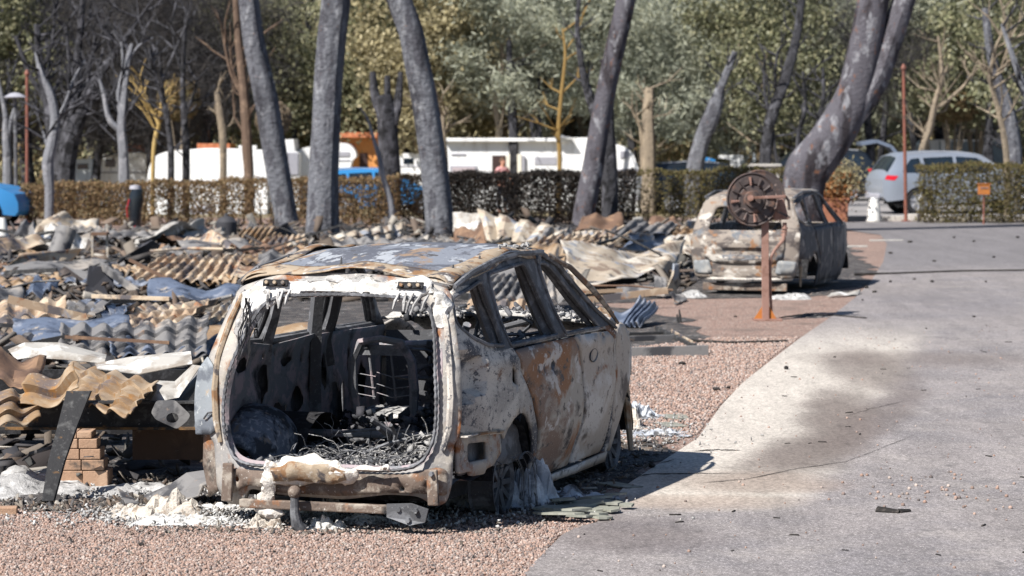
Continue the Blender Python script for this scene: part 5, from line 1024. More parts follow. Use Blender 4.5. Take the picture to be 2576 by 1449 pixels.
# --- chassis beam and leaning post
ch = thing('chassis_beam', 'long black steel chassis beam with rusty lower edge on bricks, front left', 'steel beam', (-3.2, 20.4, 0))
mb = MB(); mb.box((-3.2, 20.4, .47), (3.3, .03, .17)); mb.build('web', m_beam, ch, world=True)
mb = MB(); mb.box((-3.2, 20.4, .56), (3.3, .10, .016)); mb.build('upper_flange', m_beam, ch, world=True)
mb = MB(); mb.box((-3.2, 20.4, .378), (3.32, .11, .018)); mb.build('lower_flange', M('rust_edged_steel', (.20, .11, .045), [((.03, .03, .03), 5, .46, .58)], bump=.5, bscale=50), ch, world=True)
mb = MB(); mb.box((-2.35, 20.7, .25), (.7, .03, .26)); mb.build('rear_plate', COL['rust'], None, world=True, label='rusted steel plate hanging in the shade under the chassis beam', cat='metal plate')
mb = MB(); mb.box((-3.3, 22.6, .35), (4.6, .05, .5)); mb.build('scorched_or_shade_board', m_black, None, world=True, label='black sheet standing for the shade in the space under the chassis', cat='board')  # black sheet paints the shade in the gap beneath the chassis
lp = MB(); P0 = PD(118, 1262, 19.0); P1 = PD(140, 1160, 19.25); P2 = PD(165, 1080, 19.5); P3 = PD(195, 985, 19.8)
for i, (a, b, wd) in enumerate(((P0, P1, .035), (P1, P2, .05), (P2, P3, .06))):
    pass
vs = []
for p, wl, wr in ((P0, .035, .035), (P1, .05, .05), (P2, .06, .06), (P3, .075, .08)):
    vs += [p + Vector((-wl, 0, 0)), p + Vector((wr, .03, 0)), p + Vector((wr + .005, .06, 0))]
lp.add(vs, [(3 * i + k, 3 * i + k + 1, 3 * i + 4 + k, 3 * i + 3 + k) for i in range(3) for k in (0, 1)])
lp.build('leaning_post', m_beam, None, solid=.012, off=0, world=True, label='bent black sheet-metal post leaning under the arched tan roof sheet', cat='post')
# --- brick pier
bp = thing('brick_pier', 'low stack of pale scorched bricks under the chassis beam', 'brick pier', (*G(212, 1228)[:2], 0))
r = random.Random(2); rows = [(228, .32, .10), (196, .28, .085), (168, .25, .08), (140, .22, .07)]; z = 0
mx, my = bp.location.x, bp.location.y
for k, (n, wd, h) in enumerate(((2, .205, .13), (2, .18, .075), (2, .165, .075), (2, .15, .07), (2, .12, .05))):
    for i in range(n):
        for j in range(2):
            a = r.uniform(-.06, .06); MB().box(((i - .5) * (wd + .006) * .85 - .01 * k, j * .11 - .02, z + h / 2), (wd * .84, .105, h - .004), Matrix.Rotation(a, 3, 'Z')).build('brick', m_brick, bp, bevel=.006)
    z += h
for (x, y, lab) in ((12, 1296, 'single flat brown brick lying at the left edge before the ash heap'),):
    p = G(x, y); MB().box((p.x, p.y, .03), (.16, .1, .05), Matrix.Rotation(.1, 3, 'Z')).build('brick', m_brick, None, bevel=.006, world=True, label=lab, cat='brick')
# --- bent channel on the ground left of the car
ribbon('bent_channel', 'bent grey steel channel lying between the chassis beam and the near car', 'steel channel', [(296, 1228), (330, 1262), (430, 1218), (470, 1190), (525, 1182)], [(320, 1274), (395, 1280), (500, 1248), (510, 1222), (530, 1215)], 0, 18.95, 'grey', -.1, .008)
for i, pts in enumerate((((455, 1240, .02), (440, 1195, .10), (478, 1182, .15), (528, 1178, .16)),)):
    pass
# --- heap ash
def heap(name, px, r_, h, mat, seed=1, n=26, **kw):
    p = G(*px); 
    def fn(u, v):
        a = u * 2 * math.pi; q = v; x = p.x + r_[0] * q * math.cos(a); y = p.y + r_[1] * q * math.sin(a)
        return (x, y, max(-.02, h * (1 - q ** 1.6) * (1 + .9 * nz(x * 3, y * 3, seed)) + .025 * nz(x * 16, y * 16, seed) - .03 * q))
    mb = MB(); mb.grid(fn, n, 12); return mb.build(name, mat, None, smooth=True, world=True, kind='stuff', **kw)
heap('ash_or_shadow_heap', (60, 1235), (.55, .8), .16, m_ashgrey, 2); heap('ash_or_shadow_heap', (330, 1240), (.6, .5), .06, m_ashgrey, 3); heap('ash_or_shadow_heap', (150, 1262), (.8, .35), .04, M('dark_ash', (.07, .065, .065), [((.2, .19, .19), 9, .52, .64), ((.4, .38, .36), 26, .6, .7)], rough=.95, bump=.9, bscale=50, bdist=.03), 4)
# --- rubble, small uncountable fragments on the ash
m_rub = M('mixed_burnt_rubble', (.03, .03, .035), (), rough=.75, bump=.4, bscale=60, island=((.08, .075, .075), (.035, .03, .03), (.17, .125, .095), (.04, .04, .045), (.20, .175, .15), (.09, .07, .055), (.03, .03, .03), (.38, .35, .31)))
zone = [(-200, 1240), (300, 1240), (480, 1190), (490, 1000), (640, 760), (1420, 760), (1480, 745), (1720, 742), (1760, 600), (1990, 580), (1990, 572), (1500, 572), (600, 578), (0, 585), (-200, 585)]
def rub(n, poly, smin, smax, zmax, seed, name='rubble', mat=None, el=1.6):
    g = np.random.default_rng(seed); q = np.array([G(x, y)[:2] for x, y in poly]); x0, y0 = q.min(0); x1, y1 = q.max(0)
    P = np.stack([g.uniform(x0, x1, n), g.uniform(y0, y1, n), np.zeros(n)], 1); P = P[inside_np([tuple(a) for a in q], P[:, 0], P[:, 1])]; n = len(P)
    hh = np.abs(np.sin(P[:, 0] * 1.3 + 2 * np.sin(P[:, 1] * .7)) * np.sin(P[:, 1] * 1.1 + 1)); P[:, 2] = zmax * g.uniform(0, 1, n) ** 1.5 * (.25 + hh)
    s = g.uniform(smin, smax, n) ; S = rand_rot(n, .8) * s[:, None, None] * np.stack([g.uniform(.7, 2.4, n) * el, g.uniform(.3, 1, n), g.uniform(.05, .3, n)], 1)[:, None, :]
    fast_solid(name, P, S, mat or m_rub, *CUBE, kind='stuff')
rub(16000, zone, .02, .065, .26, 5); rub(5000, zone, .05, .13, .22, 6)
fg = [(-60, 1275), (250, 1290), (560, 1310), (1300, 1300), (1500, 1262), (1640, 1165), (1700, 1110), (1570, 1080), (1540, 1130), (1380, 1250), (1150, 1290), (560, 1275), (480, 1180), (0, 1230)]
rub(9000, fg, .006, .022, .02, 7, 'small_char'); rub(7000, [(0, 1265), (560, 1255), (560, 1305), (300, 1300), (0, 1285)], .006, .02, .03, 8, 'small_char')
rub(1600, [(-50, 1300), (1300, 1330), (1280, 1449), (-50, 1449)], .004, .011, .01, 28, 'small_char')
rub(9000, [(300, 1275), (1380, 1275), (1420, 1300), (1320, 1345), (300, 1350)], .004, .013, .01, 18, 'small_char')
# scattered medium scraps, every one its own thing
SH = {}
def scrap_mesh(i, col, style):
    k = (i, col, style)
    if k in SH: return SH[k]
    r = random.Random(i); mb = MB(); wv = r.randint(3, 6); L = r.uniform(.5, 1); W_ = r.uniform(.25, .6)
    if style == 'tile': mb.grid(lambda u, v: (L * (u - .5) * 1.3, W_ * (v - .5) * 1.4, .03 * math.sin(u * wv * 6.28) - .03 * ((v * 3) % 1) + .10 * nz(u * 2 + i, v * 2)), wv * 6, 9)
    else: mb.grid(lambda u, v: (L * (u - .5) + .08 * nz(v * 4, i), W_ * (v - .5) + .08 * nz(u * 4, i, 4), .07 * nz(u * 2.2 + i, v * 2.2) * 2 + .09 * abs(((u + v * .4) * 2 % 1) - .5)), 12, 8)
    o = mb.build('t', COL[col], smooth=style == 'tile'); SH[k] = o.data; bpy.data.objects.remove(o); return SH[k]
LMK = [((60, 1240), 'the brick pier'), ((150, 640), 'the standing pipe'), ((250, 640), 'the wire shelf'), ((430, 680), 'the scalloped tan roof sheet'), ((330, 820), 'the largest sagging roof sheet'), ((90, 800), 'the left-edge roof sheet'), ((480, 750), 'the blue crumpled sheet'), ((725, 600), 'the leftmost big pine'), ((812, 610), 'the thickest upright pine'),
       ((920, 600), 'the upright cream roof sheet'), ((1108, 600), 'the bent-neck pine'), ((1310, 600), 'the broad ribbed sheet'), ((1480, 600), 'the cream tile-pattern panel'), ((1570, 680), 'the large crumpled bright sheet'), ((1260, 720), 'the roof of the near car'), ((1700, 620), 'the farther burnt car'), ((620, 720), 'the near car left pillar'), ((440, 590), 'the cream peaked sheet'), ((1000, 650), 'the near car roof middle'), ((200, 700), 'the dark board')]
def near(px, py):
    (x, y), nm = min(LMK, key=lambda m: (m[0][0] - px) ** 2 + ((m[0][1] - py) * 1.6) ** 2)
    rel = 'left of' if px < x - 35 else ('right of' if px > x + 35 else ('in front of' if py > y else 'behind'))
    return f'{rel} {nm}'
CN = dict(tan='tan', brown='brown', cream='cream', grey='grey', blue='blue-grey', dark='black', white='ash-white', rust='rusty brown')
r = random.Random(21); used_lab = {}
def scrap(px, py, sc_, col, style, z):
    p = G(px, py, z); me = scrap_mesh(r.randint(0, 7), col, style); o = bpy.data.objects.new('metal_scrap', me); sc.collection.objects.link(o)
    o.location = p; o.rotation_euler = (r.uniform(-.25, .25), r.uniform(-.25, .25), r.uniform(0, 6.28)); o.scale = (sc_,) * 3
    m = o.modifiers.new('solid', 'SOLIDIFY'); m.thickness = .008; m.offset = 0
    lab = f'{"tile-pattern" if style == "tile" else "crumpled"} {CN[col]} scrap of {"large" if sc_ > 1.15 else ("small" if sc_ < .75 else "medium")} size {near(px, py)}'
    setp(o, lab, 'scrap metal', group='scraps of roof metal in the burnt debris' ); used_lab[lab] = used_lab.get(lab, 0) + 1
zq = [(-40, 1000), (120, 1000), (250, 880), (450, 870), (480, 900), (640, 750), (1160, 750), (1420, 745), (1700, 735), (1730, 600), (1980, 575), (0, 590), (-40, 600)]
n_ = 0
while n_ < 110:
    px, py = r.uniform(-30, 1980), 575 + (r.random() ** 1.2) * 340
    if not inside_np(zq, np.array([px]), np.array([py]))[0]: continue
    if (640 < px < 1140 and py > 700) or (300 < px < 620 and 745 < py < 870) or (320 < px < 620 and 635 < py < 715) or (px < 175 and 740 < py < 840) or (1395 < px < 1725 and 620 < py) or (1200 < px < 1430 and 560 < py < 630) or (820 < px < 1010 and py < 640): continue
    n_ += 1; col = r.choice(['grey', 'grey', 'blue', 'dark', 'dark', 'dark', 'dark', 'tan', 'brown', 'rust', 'white', 'rust', 'grey', 'blue', 'brown'])
    scrap(px, py, r.uniform(.4, 1.25) * (.7 if py > 700 else 1), col, 'tile' if (r.random() < .3 and col in ('tan', 'brown', 'grey')) else 'crumple', r.uniform(.05, .26) * (.6 if py > 700 else 1))
# larger collapsed sheets between the traced ones
r = random.Random(77)
for i, (px, py) in enumerate(((70, 690), (180, 705), (250, 720), (300, 690), (620, 665), (700, 640), (560, 640), (640, 615), (880, 650), (960, 640), (1060, 640), (1150, 655), (1100, 610), (1330, 650), (1400, 640), (1600, 600), (1660, 610), (350, 600), (210, 600), (40, 655), (590, 700), (500, 720), (60, 880), (180, 870), (440, 890), (560, 880), (330, 900), (1180, 720), (1300, 660), (60, 720))):
    col = r.choice(['grey', 'brown', 'dark', 'rust', 'tan', 'blue', 'grey', 'brown']); st = r.choice(['tile', 'tile', 'crumple', 'ribs']); zb = r.uniform(.10, .22); P_ = G(px, py, zb); k = F / P_.y; L = r.uniform(.9, 1.6) * k; sk = r.uniform(-.35, .35) * k; run = r.uniform(.6, 1.1); up = r.uniform(.05, .30)
    top = YH + F * (CAMH - zb - up) / (P_.y + run); tl = r.uniform(-.10, .14) * k * .5
    sheet_obj('roof_sheet' if st != 'crumple' else 'metal_sheet', f'{CN[col]} {"tile-pattern" if st == "tile" else ("ribbed" if st == "ribs" else "crumpled")} sheet of the collapsed roof lying {near(px, py)}', 'metal sheet', ((px - L / 2, py + tl), (px + L / 2, py - tl * .3), (px + L / 2 + sk, top - tl), (px - L / 2 + sk * 1.2, top)), zb, run, col, st, r.randint(4, 8), r.randint(2, 4), .03, .05, seed=i * 3.3)
# beams and sticks
def stick(a, b, wd, th, label, mat=None, za=.1, zb_=.1, cat='charred beam', name='charred_beam', da=None, round_=False):
    A = G(*a, za); B = G(*b, zb_) if da is None else PD(*b, A.y + da); mb = MB()
    if round_:
        mid = (A + B) / 2 + Vector((.02, .03, -.02)); mb.tube([A, mid, B], [wd, wd * .9, wd * .7], 7, wob=.1)
    else: mb.bar(A, B, wd, th)
    return mb.build(name, mat or m_beam, None, world=True, bevel=0 if round_ else .004, label=label, cat=cat)
stick((232, 745), (428, 752), .05, .05, 'thin tan-edged batten lying level above the largest sagging roof sheet', COL['tan'], .35, .35)
stick((285, 870), (190, 850), .06, .06, 'short rusty bar poking out left under the largest sagging roof sheet', COL['rust'], .2, .4)
stick((375, 880), (178, 850), .05, .05, 'long dark red-brown bar lying under the largest sagging roof sheet', COL['rust'], .15, .3)
stick((345, 735), (255, 668), .10, .05, 'grey plank sloping down right from the wire shelf', COL['grey'], .18, .5)
stick((600, 700), (735, 703), .09, .06, 'cream batten touching the near car roof corner at left', COL['cream'], .15, .15)
stick((1420, 633), (1660, 575), .05, .05, 'long black pole lying across the cream tile-pattern panel', m_beam, .3, .35)
stick((1475, 650), (1500, 600), .05, .04, 'short black prop under the long black pole', m_beam, .1, .35)
stick((1500, 640), (1490, 605), .05, .04, 'second black prop leaning the other way under the long black pole', m_beam, .1, .3)
stick((1425, 690), (1452, 630), .035, .03, 'thin dark rod sticking up before the large crumpled bright sheet', m_beam, .05, .5)
stick((1530, 595), (1570, 570), .06, .05, 'tan stick tilting up right of the cream tile-pattern panel', COL['tan'], .25, .4)
stick((1350, 665), (1430, 590), .06, .05, 'grey bar leaning along the broad ribbed sheet end', COL['grey'], .1, .4)
stick((1580, 893), (1782, 887), .16, .05, 'flat grey weathered plank lying on the gravel right of the near car bonnet', COL['grey'], .02, .04)
stick((1585, 880), (1780, 876), .02, .09, 'upright edge board of the flat grey plank on the gravel', COL['rust'], .07, .07)
stick((1650, 825), (1748, 872), .05, .04, 'dark charred stick pointing down to the end of the flat grey plank', m_beam, .03, .03)
stick((1690, 838), (1742, 868), .09, .02, 'pale tan splinter beside the dark charred stick on the gravel', COL['tan'], .03, .03)
stick((1560, 858), (1720, 852), .10, .02, 'thin flat strip lying behind the flat grey plank', COL['grey'], .015, .015)
stick((1575, 842), (1700, 838), .05, .02, 'thin dark strip farther behind the flat grey plank', m_beam, .015, .015)
for i, (x, y, h, lab) in enumerate(((1499, 790, 34, 'short black spike standing left of the fan-folded scrap'), (1712, 812, 34, 'short grey spike standing on the gravel below the small offcut'), (1706, 812, 22, 'tiny stub beside the short grey spike on the gravel'))):
    a = G(x, y); b = PD(x - 3, y - h, a.y); MB().tube([a, (a + b) / 2, b], [.022, .018, .008], 6).build('iron_spike', m_beam, None, world=True, label=lab, cat='iron spike')
r = random.Random(5); k = 0
while k < 55:
    px, py = r.uniform(-20, 1720), r.uniform(585, 880)
    if not inside_np(zq, np.array([px]), np.array([py]))[0] or (620 < px < 1150 and py > 640): continue
    k += 1; z = r.uniform(.1, .4); A = G(px, py, z); a = r.uniform(-.6, .6) + (math.pi if r.random() < .5 else 0); L = r.uniform(.5, 1.5); B = A + Vector((math.cos(a) * L, math.sin(a) * L, r.uniform(-.25, .45))); B.z = max(.03, B.z)
    rd = r.random() < .3; mb = MB(); c = r.choice(['m', 'm', 'm', 'm', 'grey', 'tan', 'rust'])
    (mb.tube([A, (A + B) / 2 + Vector((0, 0, .03)), B], r.uniform(.012, .035), 6) if rd else mb.bar(A, B, r.uniform(.03, .09), r.uniform(.015, .05)))
    cn = {'m': 'charred black', 'grey': 'grey', 'tan': 'tan', 'rust': 'rusty', 'white': 'ash-white'}[c]; ang = 'tilting up' if abs(B.z - A.z) > .15 else 'lying level'
    mb.build('burnt_pipe' if rd else 'burnt_batten', m_beam if c == 'm' else COL[c], None, world=True, label=f'{"long" if L > 1 else "short"} {cn} {"pipe" if rd else "batten"} {ang} {near(px, py)}', cat='pipe' if rd else 'batten', group='burnt pipes and battens in the debris')
# --- standing pipe / gas bottle, wire shelf, dark board
A = G(130, 672, .12); MB().tube([A, A + Vector((.12, .12, .30)), A + Vector((.22, .25, .62))], [.17, .17, .165], 20).build('flue_pipe', COL['grey'], None, smooth=True, world=True, label='wide grey flue pipe standing tilted in the debris at the left', cat='pipe', bevel=.004)
sh = thing('wire_shelf', 'rusty wire shelf on thin posts right of the grey flue pipe', 'shelf', (*G(250, 668)[:2], 0)); d = sh.location.y
for x in (232, 270):
    a = PD(x, 665, d); b = PD(x, 590, d); MB().bar(a, b, .04, .03).build('post', COL['cream'], sh, world=True)
for i in range(9):
    a = PD(233, 592 + i * 6, d); b = PD(268, 592 + i * 6, d); MB().bar(a, b, .008, .02).build('wire', COL['rust'], sh, world=True)
a = PD(232, 588, d); b = PD(272, 588, d); MB().bar(a, b, .05, .3).build('shelf_top', COL['rust'], sh, world=True)
p = [G(213, 745, .1), G(286, 742, .1), PD(286, 672, G(286, 742, .1).y + .3), PD(225, 668, G(213, 745, .1).y + .3)]
MB().add(p, [(0, 1, 2, 3)]).build('scorched_or_shade_board', COL['dark'], None, solid=.03, world=True, label='dark scorched board standing upright below the wire shelf', cat='board')
A = PD(500, 605, 45); MB().lathe([(.0, .0), (.20, .0), (.22, .05), (.22, .38), (.16, .46), (.05, .50), (.04, .56), (0, .56)], 18, Matrix.Translation(G(570, 603))).build('gas_bottle', COL['dark'], None, smooth=True, world=True, label='dark burnt gas bottle before the hedge left of the leftmost big pine', cat='gas bottle')
# --- ash and foil around the near car
def rag(name, px, rx, ry, h, mat, seed, label, cat, d=None, grp=None):
    p = G(*px)
    def fn(u, v):
        x = p.x + rx * (2 * u - 1) * (1 + .25 * nz(v * 3, seed)); y = p.y + ry * (2 * v - 1) * (1 + .25 * nz(u * 3, seed, 3))
        e = min(1, 4 * min(u, 1 - u, v, 1 - v)); 
        return (x + .03 * nz(u * 9, v * 9, seed + 3), y + .03 * nz(u * 9, v * 9, seed + 5), max(.012, h * e * (abs(nz(u * 3.2 + seed, v * 3.2)) * 2.2 + 1.1 * abs(nz(u * 8, v * 8, seed)) + .5 * abs(nz(u * 18, v * 18, seed)))))
    mb = MB(); mb.grid(fn, 30, 24); return mb.build(name, mat, None, world=True, solid=.004, off=0, label=label, cat=cat, group=grp)
m_foil = M('scorched_bluish_foil', (.36, .38, .42), [((.60, .62, .65), 9, .5, .60), ((.08, .08, .085), 8, .52, .60)], rough=.7, bump=.5, bscale=50)
m_fluff = M('warm_ash_fluff', (.50, .455, .40), [((.30, .24, .19), 12, .52, .62), ((.64, .61, .57), 16, .55, .64), ((.12, .115, .11), 9, .58, .66)], rough=.95, bump=.7, bscale=50, bdist=.02)
AP = 'ash pile'
COL['fo'] = m_foil
rag('ash_pile', (395, 1303), .34, .20, .09, m_fluff, 3, 'cream melted ash crust on the gravel left of the tow ball', AP)
rag('ash_pile', (300, 1294), .14, .10, .035, m_fluff, 31, 'small cream ash lump at the left end of the crust before the near car', AP)
rag('ash_pile', (470, 1318), .34, .16, .045, m_ash, 5, 'white ash sheet on the gravel under the left rear of the near car', AP)
rag('ash_pile', (560, 1290), .26, .12, .05, m_ash, 6, 'white flaky ash at the foot of the left beam bracket', AP)
rag('ash_pile', (668, 1328), .12, .08, .07, m_fluff, 7, 'curled beige ash shell on the gravel left of the tow ball', AP)
rag('ash_pile', (822, 1332), .12, .07, .06, m_ash, 8, 'white ash lump on the gravel right below the tow ball', AP)
rag('ash_pile', (830, 1300), .07, .16, .10, m_ash, 9, 'upright white ash tongue beside the tow bar', AP)
rag('ash_pile', (960, 1318), .34, .10, .03, m_ash, 10, 'thin white ash streak on the ground under the bumper beam', AP)
rag('ash_pile', (730, 1305), .25, .10, .04, m_ash, 11, 'white ash flakes under the middle of the bumper beam', AP)
rag('foil_heap', (1180, 1270), .26, .18, .16, m_foil, 12, 'bluish crumpled foil heap under the right rear corner of the near car', 'foil')
rag('foil_heap', (1262, 1272), .26, .20, .20, m_foil, 13, 'tallest bluish crumpled foil heap before the rear wheel of the near car', 'foil')
rag('foil_heap', (1335, 1275), .18, .16, .16, m_foil, 14, 'pale crumpled foil at the right end of the heap by the rear wheel', 'foil')
rag('foil_heap', (1150, 1240), .14, .2, .16, m_fluff, 15, 'beige crumpled lump behind the foil under the corner bracket', 'foil')
for i, (x, y, h, w_, lab) in enumerate(((1272, 1262, 92, .07, 'tall thin foil spike standing before the rear wheel arch'), (1318, 1215, 70, .05, 'second foil spike curling inside the rear wheel arch'))):
    a = G(x, y); b = PD(x - 12, y - h, a.y + .12)
    mb = MB(); mb.grid(lambda u, v: (lerp(a.x, b.x, v) + (u - .5) * 2 * w_ * (1 - v * .8) + .02 * nz(v * 7, i), lerp(a.y, b.y, v) + .05 * nz(u * 4, v * 4, i), lerp(a.z, b.z, v) + .03 * nz(u * 5, i)), 6, 12)
    mb.build('foil_spike', m_foil, None, world=True, solid=.004, off=0, label=lab, cat='foil')
rag('foil_heap', (1570, 1075), .16, .3, .12, m_fluff, 16, 'grey ash lump beside the front wheel of the near car', 'foil'); rag('foil_heap', (1600, 1050), .2, .25, .08, m_foil, 17, 'foil shreds ahead of the front wheel of the near car', 'foil')
rag('foil_heap', (1650, 1095), .25, .2, .03, m_foil, 18, 'flat bluish foil on the shaded ash near the road edge', 'foil'); rag('foil_heap', (1445, 1258), .30, .2, .05, m_foil, 19, 'flat foil sheets lying in the car shadow beside the slate pieces', 'foil')
def floc(n, cx, cy, r_, seed, mat=m_ashgrey):
    g = np.random.default_rng(seed); p = G(cx, cy); P = np.stack([g.normal(p.x, r_[0], n), g.normal(p.y, r_[1], n), g.uniform(.005, .04, n)], 1); s = g.uniform(.004, .013, n)
    S = rand_rot(n, .4) * s[:, None, None] * np.array([1.3, .8, .25])[None, None, :]; fast_solid('ash_flakes', P, S, mat, *CUBE, kind='stuff')
floc(1500, 700, 1310, (.7, .2), 1, m_ashgrey); floc(500, 700, 1312, (.7, .2), 11, m_ash); floc(700, 1250, 1265, (.3, .25), 2, m_ashgrey); floc(500, 1600, 1090, (.3, .7), 3); floc(600, 400, 1300, (.35, .15), 4, m_ashgrey); floc(700, 250, 1250, (.6, .3), 5)
# slate-like broken slabs at the road corner
m_slate = M('greenish_slate', (.22, .225, .19), [((.30, .30, .26), 6, .5, .62), ((.10, .10, .09), 8, .58, .7)], rough=.75, bump=.3)
sl_ = [(1405, 1292, .20, .10, .1), (1455, 1282, .22, .12, -.2), (1500, 1270, .20, .08, .15), (1430, 1305, .24, .07, .05), (1478, 1300, .18, .09, -.1), (1530, 1278, .14, .08, .3), (1545, 1262, .12, .06, 0), (1400, 1316, .22, .05, -.05), (1500, 1290, .16, .06, .2), (1540, 1296, .10, .05, .5), (1460, 1318, .12, .04, .1), (1415, 1280, .16, .08, .4), (1520, 1312, .09, .05, -.4), (1575, 1285, .08, .04, .2)]
sw = ['leftmost', 'broad dark', 'tilted', 'long flat', 'middle', 'right-hand', 'back right', 'front left', 'small central', 'small right', 'small front', 'back left', 'loose front', 'outermost right']
r = random.Random(9)
for i, (x, y, a, b, rot) in enumerate(sl_):
    p = G(x, y); n = r.randint(5, 7); P2 = [(a * r.uniform(.7, 1.1) * math.cos(t) * .8, b * r.uniform(.7, 1.2) * math.sin(t) * 1.4) for t in [6.283 * k / n + r.uniform(-.25, .25) for k in range(n)]]
    mb = MB(); mb.add([(u, v, 0) for u, v in P2] + [(u * .97, v * .95, .014) for u, v in P2], [tuple(range(n))[::-1], tuple(range(n, 2 * n))] + [(k, (k + 1) % n, n + (k + 1) % n, n + k) for k in range(n)])
    o = mb.build('slate_piece', m_slate, label=f'{sw[i]} grey-green slate piece in the broken pile at the road corner', cat='slate', group='broken slates at the road corner'); o.location = (p.x, p.y, .02 + .012 * (i % 4)); o.rotation_euler = (r.uniform(-.1, .1), r.uniform(-.08, .08), rot)
for i, (x, y, lab) in enumerate(((1700, 1052, 'flat grey tile fragment on the gravel near the road, upper one'), (1690, 1072, 'flat grey tile fragment on the gravel near the road, lower one'), (1560, 1225, 'flat broken tile in the shade beside the pale road edge'))):
    p = G(x, y); MB().box((p.x, p.y, .012), (.20 - .03 * i, .35, .01), Matrix.Rotation(.3 * i, 3, 'Z')).build('tile_fragment', m_slate, None, world=True, label=lab, cat='tile')
# charcoal bits, cones, pebbles on gravel and road
m_coal = M('charcoal_lump', (.02, .018, .017), [((.07, .06, .055), 30, .5, .65)], bump=.6, bscale=60)
coal = [(1716, 920, .05), (1978, 932, .05), (1802, 985, .05), (1833, 980, .035), (1640, 1180, .05), (2100, 1282 - 380, .02), (2330, 830, .025), (2450, 800, .03), (2240, 712, .05), (2300, 705, .04), (2345, 712, .05), (2480, 712, .04), (2200, 738, .05), (2180, 727, .06), (2350, 660, .05), (2500, 650, .05), (2450, 610, .06), (2290, 612, .07), (2400, 600, .06), (2240, 640, .06), (2560, 600, .07), (2170, 758, .03), (1560, 1000, .03), (1750, 872, .03), (1850, 800, .03), (1470, 1350, .012), (355, 1378, .03), (420, 1345, .02), (690, 1395, .02)]
for i, (x, y, s_) in enumerate(coal):
    p = G(x, y); o = MB().ball((0, 0, 0), s_, 8, (1.3, .8, .6)).build('charcoal_lump', m_coal, label=f'black charcoal lump on the {"road" if x > 1850 and y < 905 or x > 2100 else "gravel"} near photo spot between landmarks' if False else ('black pine cone or charcoal lump lying on the ' + ('far stretch of road' if x > 2160 and y < 780 else ('open road surface' if x > 1960 else ('gravel beside the road edge' if x > 1550 else 'foreground gravel')))), cat='charcoal', group='charcoal lumps on the ' + ('far stretch of road' if x > 2160 and y < 780 else ('open road surface' if x > 1960 else ('gravel beside the road edge' if x > 1550 else 'foreground gravel'))))
    for v in o.data.vertices: v.co *= 1 + .35 * nz(v.co.x * 50 + i, v.co.y * 50, v.co.z * 50)
    o.location = (p.x, p.y, s_ * .3 + .012); o.scale = (.62,) * 3; o.rotation_euler = (0, 0, i * 1.3)
# pebbles strewn on the road
g = np.random.default_rng(4); n = 900; P = np.stack([g.uniform(-.2, 9, n), g.uniform(14.5, 36, n), np.full(n, .016)], 1); k = inside_np(ep, P[:, 0], P[:, 1]); P = P[k]; s = g.uniform(.004, .013, len(P)) * g.choice([.6, 1], len(P))
fast_solid('road_grit', P, rand_rot(len(P)) * s[:, None, None], m_stone, *ICO, kind='stuff')
pr = G(2330, 1240); P = np.stack([g.normal(pr.x, .35, 60), g.normal(pr.y, .5, 60), np.full(60, .018)], 1); s = g.uniform(.007, .016, 60); fast_solid('road_grit', P, rand_rot(60) * s[:, None, None], m_stone, *ICO, kind='stuff')
for a, b, wd, lab in (((2206, 1284), (2262, 1288), .03, 'charred bark strip lying on the road among pebbles, right'), ((2262, 1287), (2290, 1284), .02, 'second shorter bark strip on the road among pebbles')):
    A = G(*a, .02); B = G(*b, .02); mb = MB(); mb.tube([A, (A + B) / 2, B], [wd, wd * .8, wd * .5], 6, wob=.3); mb.build('bark_strip', m_coal, None, world=True, label=lab, cat='bark')
n = 120; P = np.stack([g.uniform(.2, 6, n), g.uniform(15, 34, n), np.full(n, .017)], 1); P = P[inside_np(ep, P[:, 0], P[:, 1])]; S = rand_rot(len(P), 1.0) * g.uniform(.006, .035, len(P))[:, None, None] * np.array([1.2, .18, .12])[None, None, :]
fast_solid('twig_litter', P, S, m_coal, *CUBE, kind='stuff')
def crack(name, pts, wd, label):
    mb = MB(); P = []
    for i in range(len(pts) - 1):
        for k in range(10):
            t = k / 10; P.append(G(lerp(pts[i][0], pts[i + 1][0], t), lerp(pts[i][1], pts[i + 1][1], t) + 2.2 * nz(i * 9 + k * 1.7, pts[0][0])))
    vs = []
    for i, p in enumerate(P):
        w_ = wd * (.4 + .9 * abs(nz(i * .9, pts[0][1]))) * math.sin(math.pi * (i + .5) / len(P)) ** .5; vs += [(p.x, p.y - w_, .0162), (p.x, p.y + w_, .0162)]
    mb.add(vs, [(2 * i, 2 * i + 2, 2 * i + 3, 2 * i + 1) for i in range(len(P) - 1)]); return mb.build(name, m_coal, None, kind='structure')
for pts, wd in ((((1750, 1221), (1880, 1210), (2010, 1183), (2130, 1166), (2330, 1088)), .018), (((2130, 1050), (2200, 1030), (2290, 1010)), .016), (((1590, 1205), (1640, 1197), (1740, 1196), (1860, 1196)), .03), (((1745, 1140), (1800, 1136), (1870, 1138)), .04), (((1660, 1170), (1700, 1160)), .03)):
    crack('road_crack', pts, wd, '')
MB().tube([G(2150, 690, .03), G(2250, 688, .02), G(2420, 682, .02), G(2600, 680, .02)], .022, 6).build('thin_tube', m_coal, None, world=True, label='thin black line lying across the road beyond the near stretch', cat='hose')  # thin black tube across the road
MB().tube([G(2180, 800, .02), G(2100, 793, .02), G(2010, 792, .03), G(1960, 800, .02)], .010, 5).build('thin_tube', m_coal, None, world=True, label='thin black wire lying on the gravel right of the reel stand', cat='hose')
MB().tube([G(1740, 856, .03), G(1830, 862, .02), G(1980, 858, .02)], .018, 6).build('thin_tube', m_coal, None, world=True, label='grey cable stretched on the gravel from the flat plank to the road edge', cat='hose')
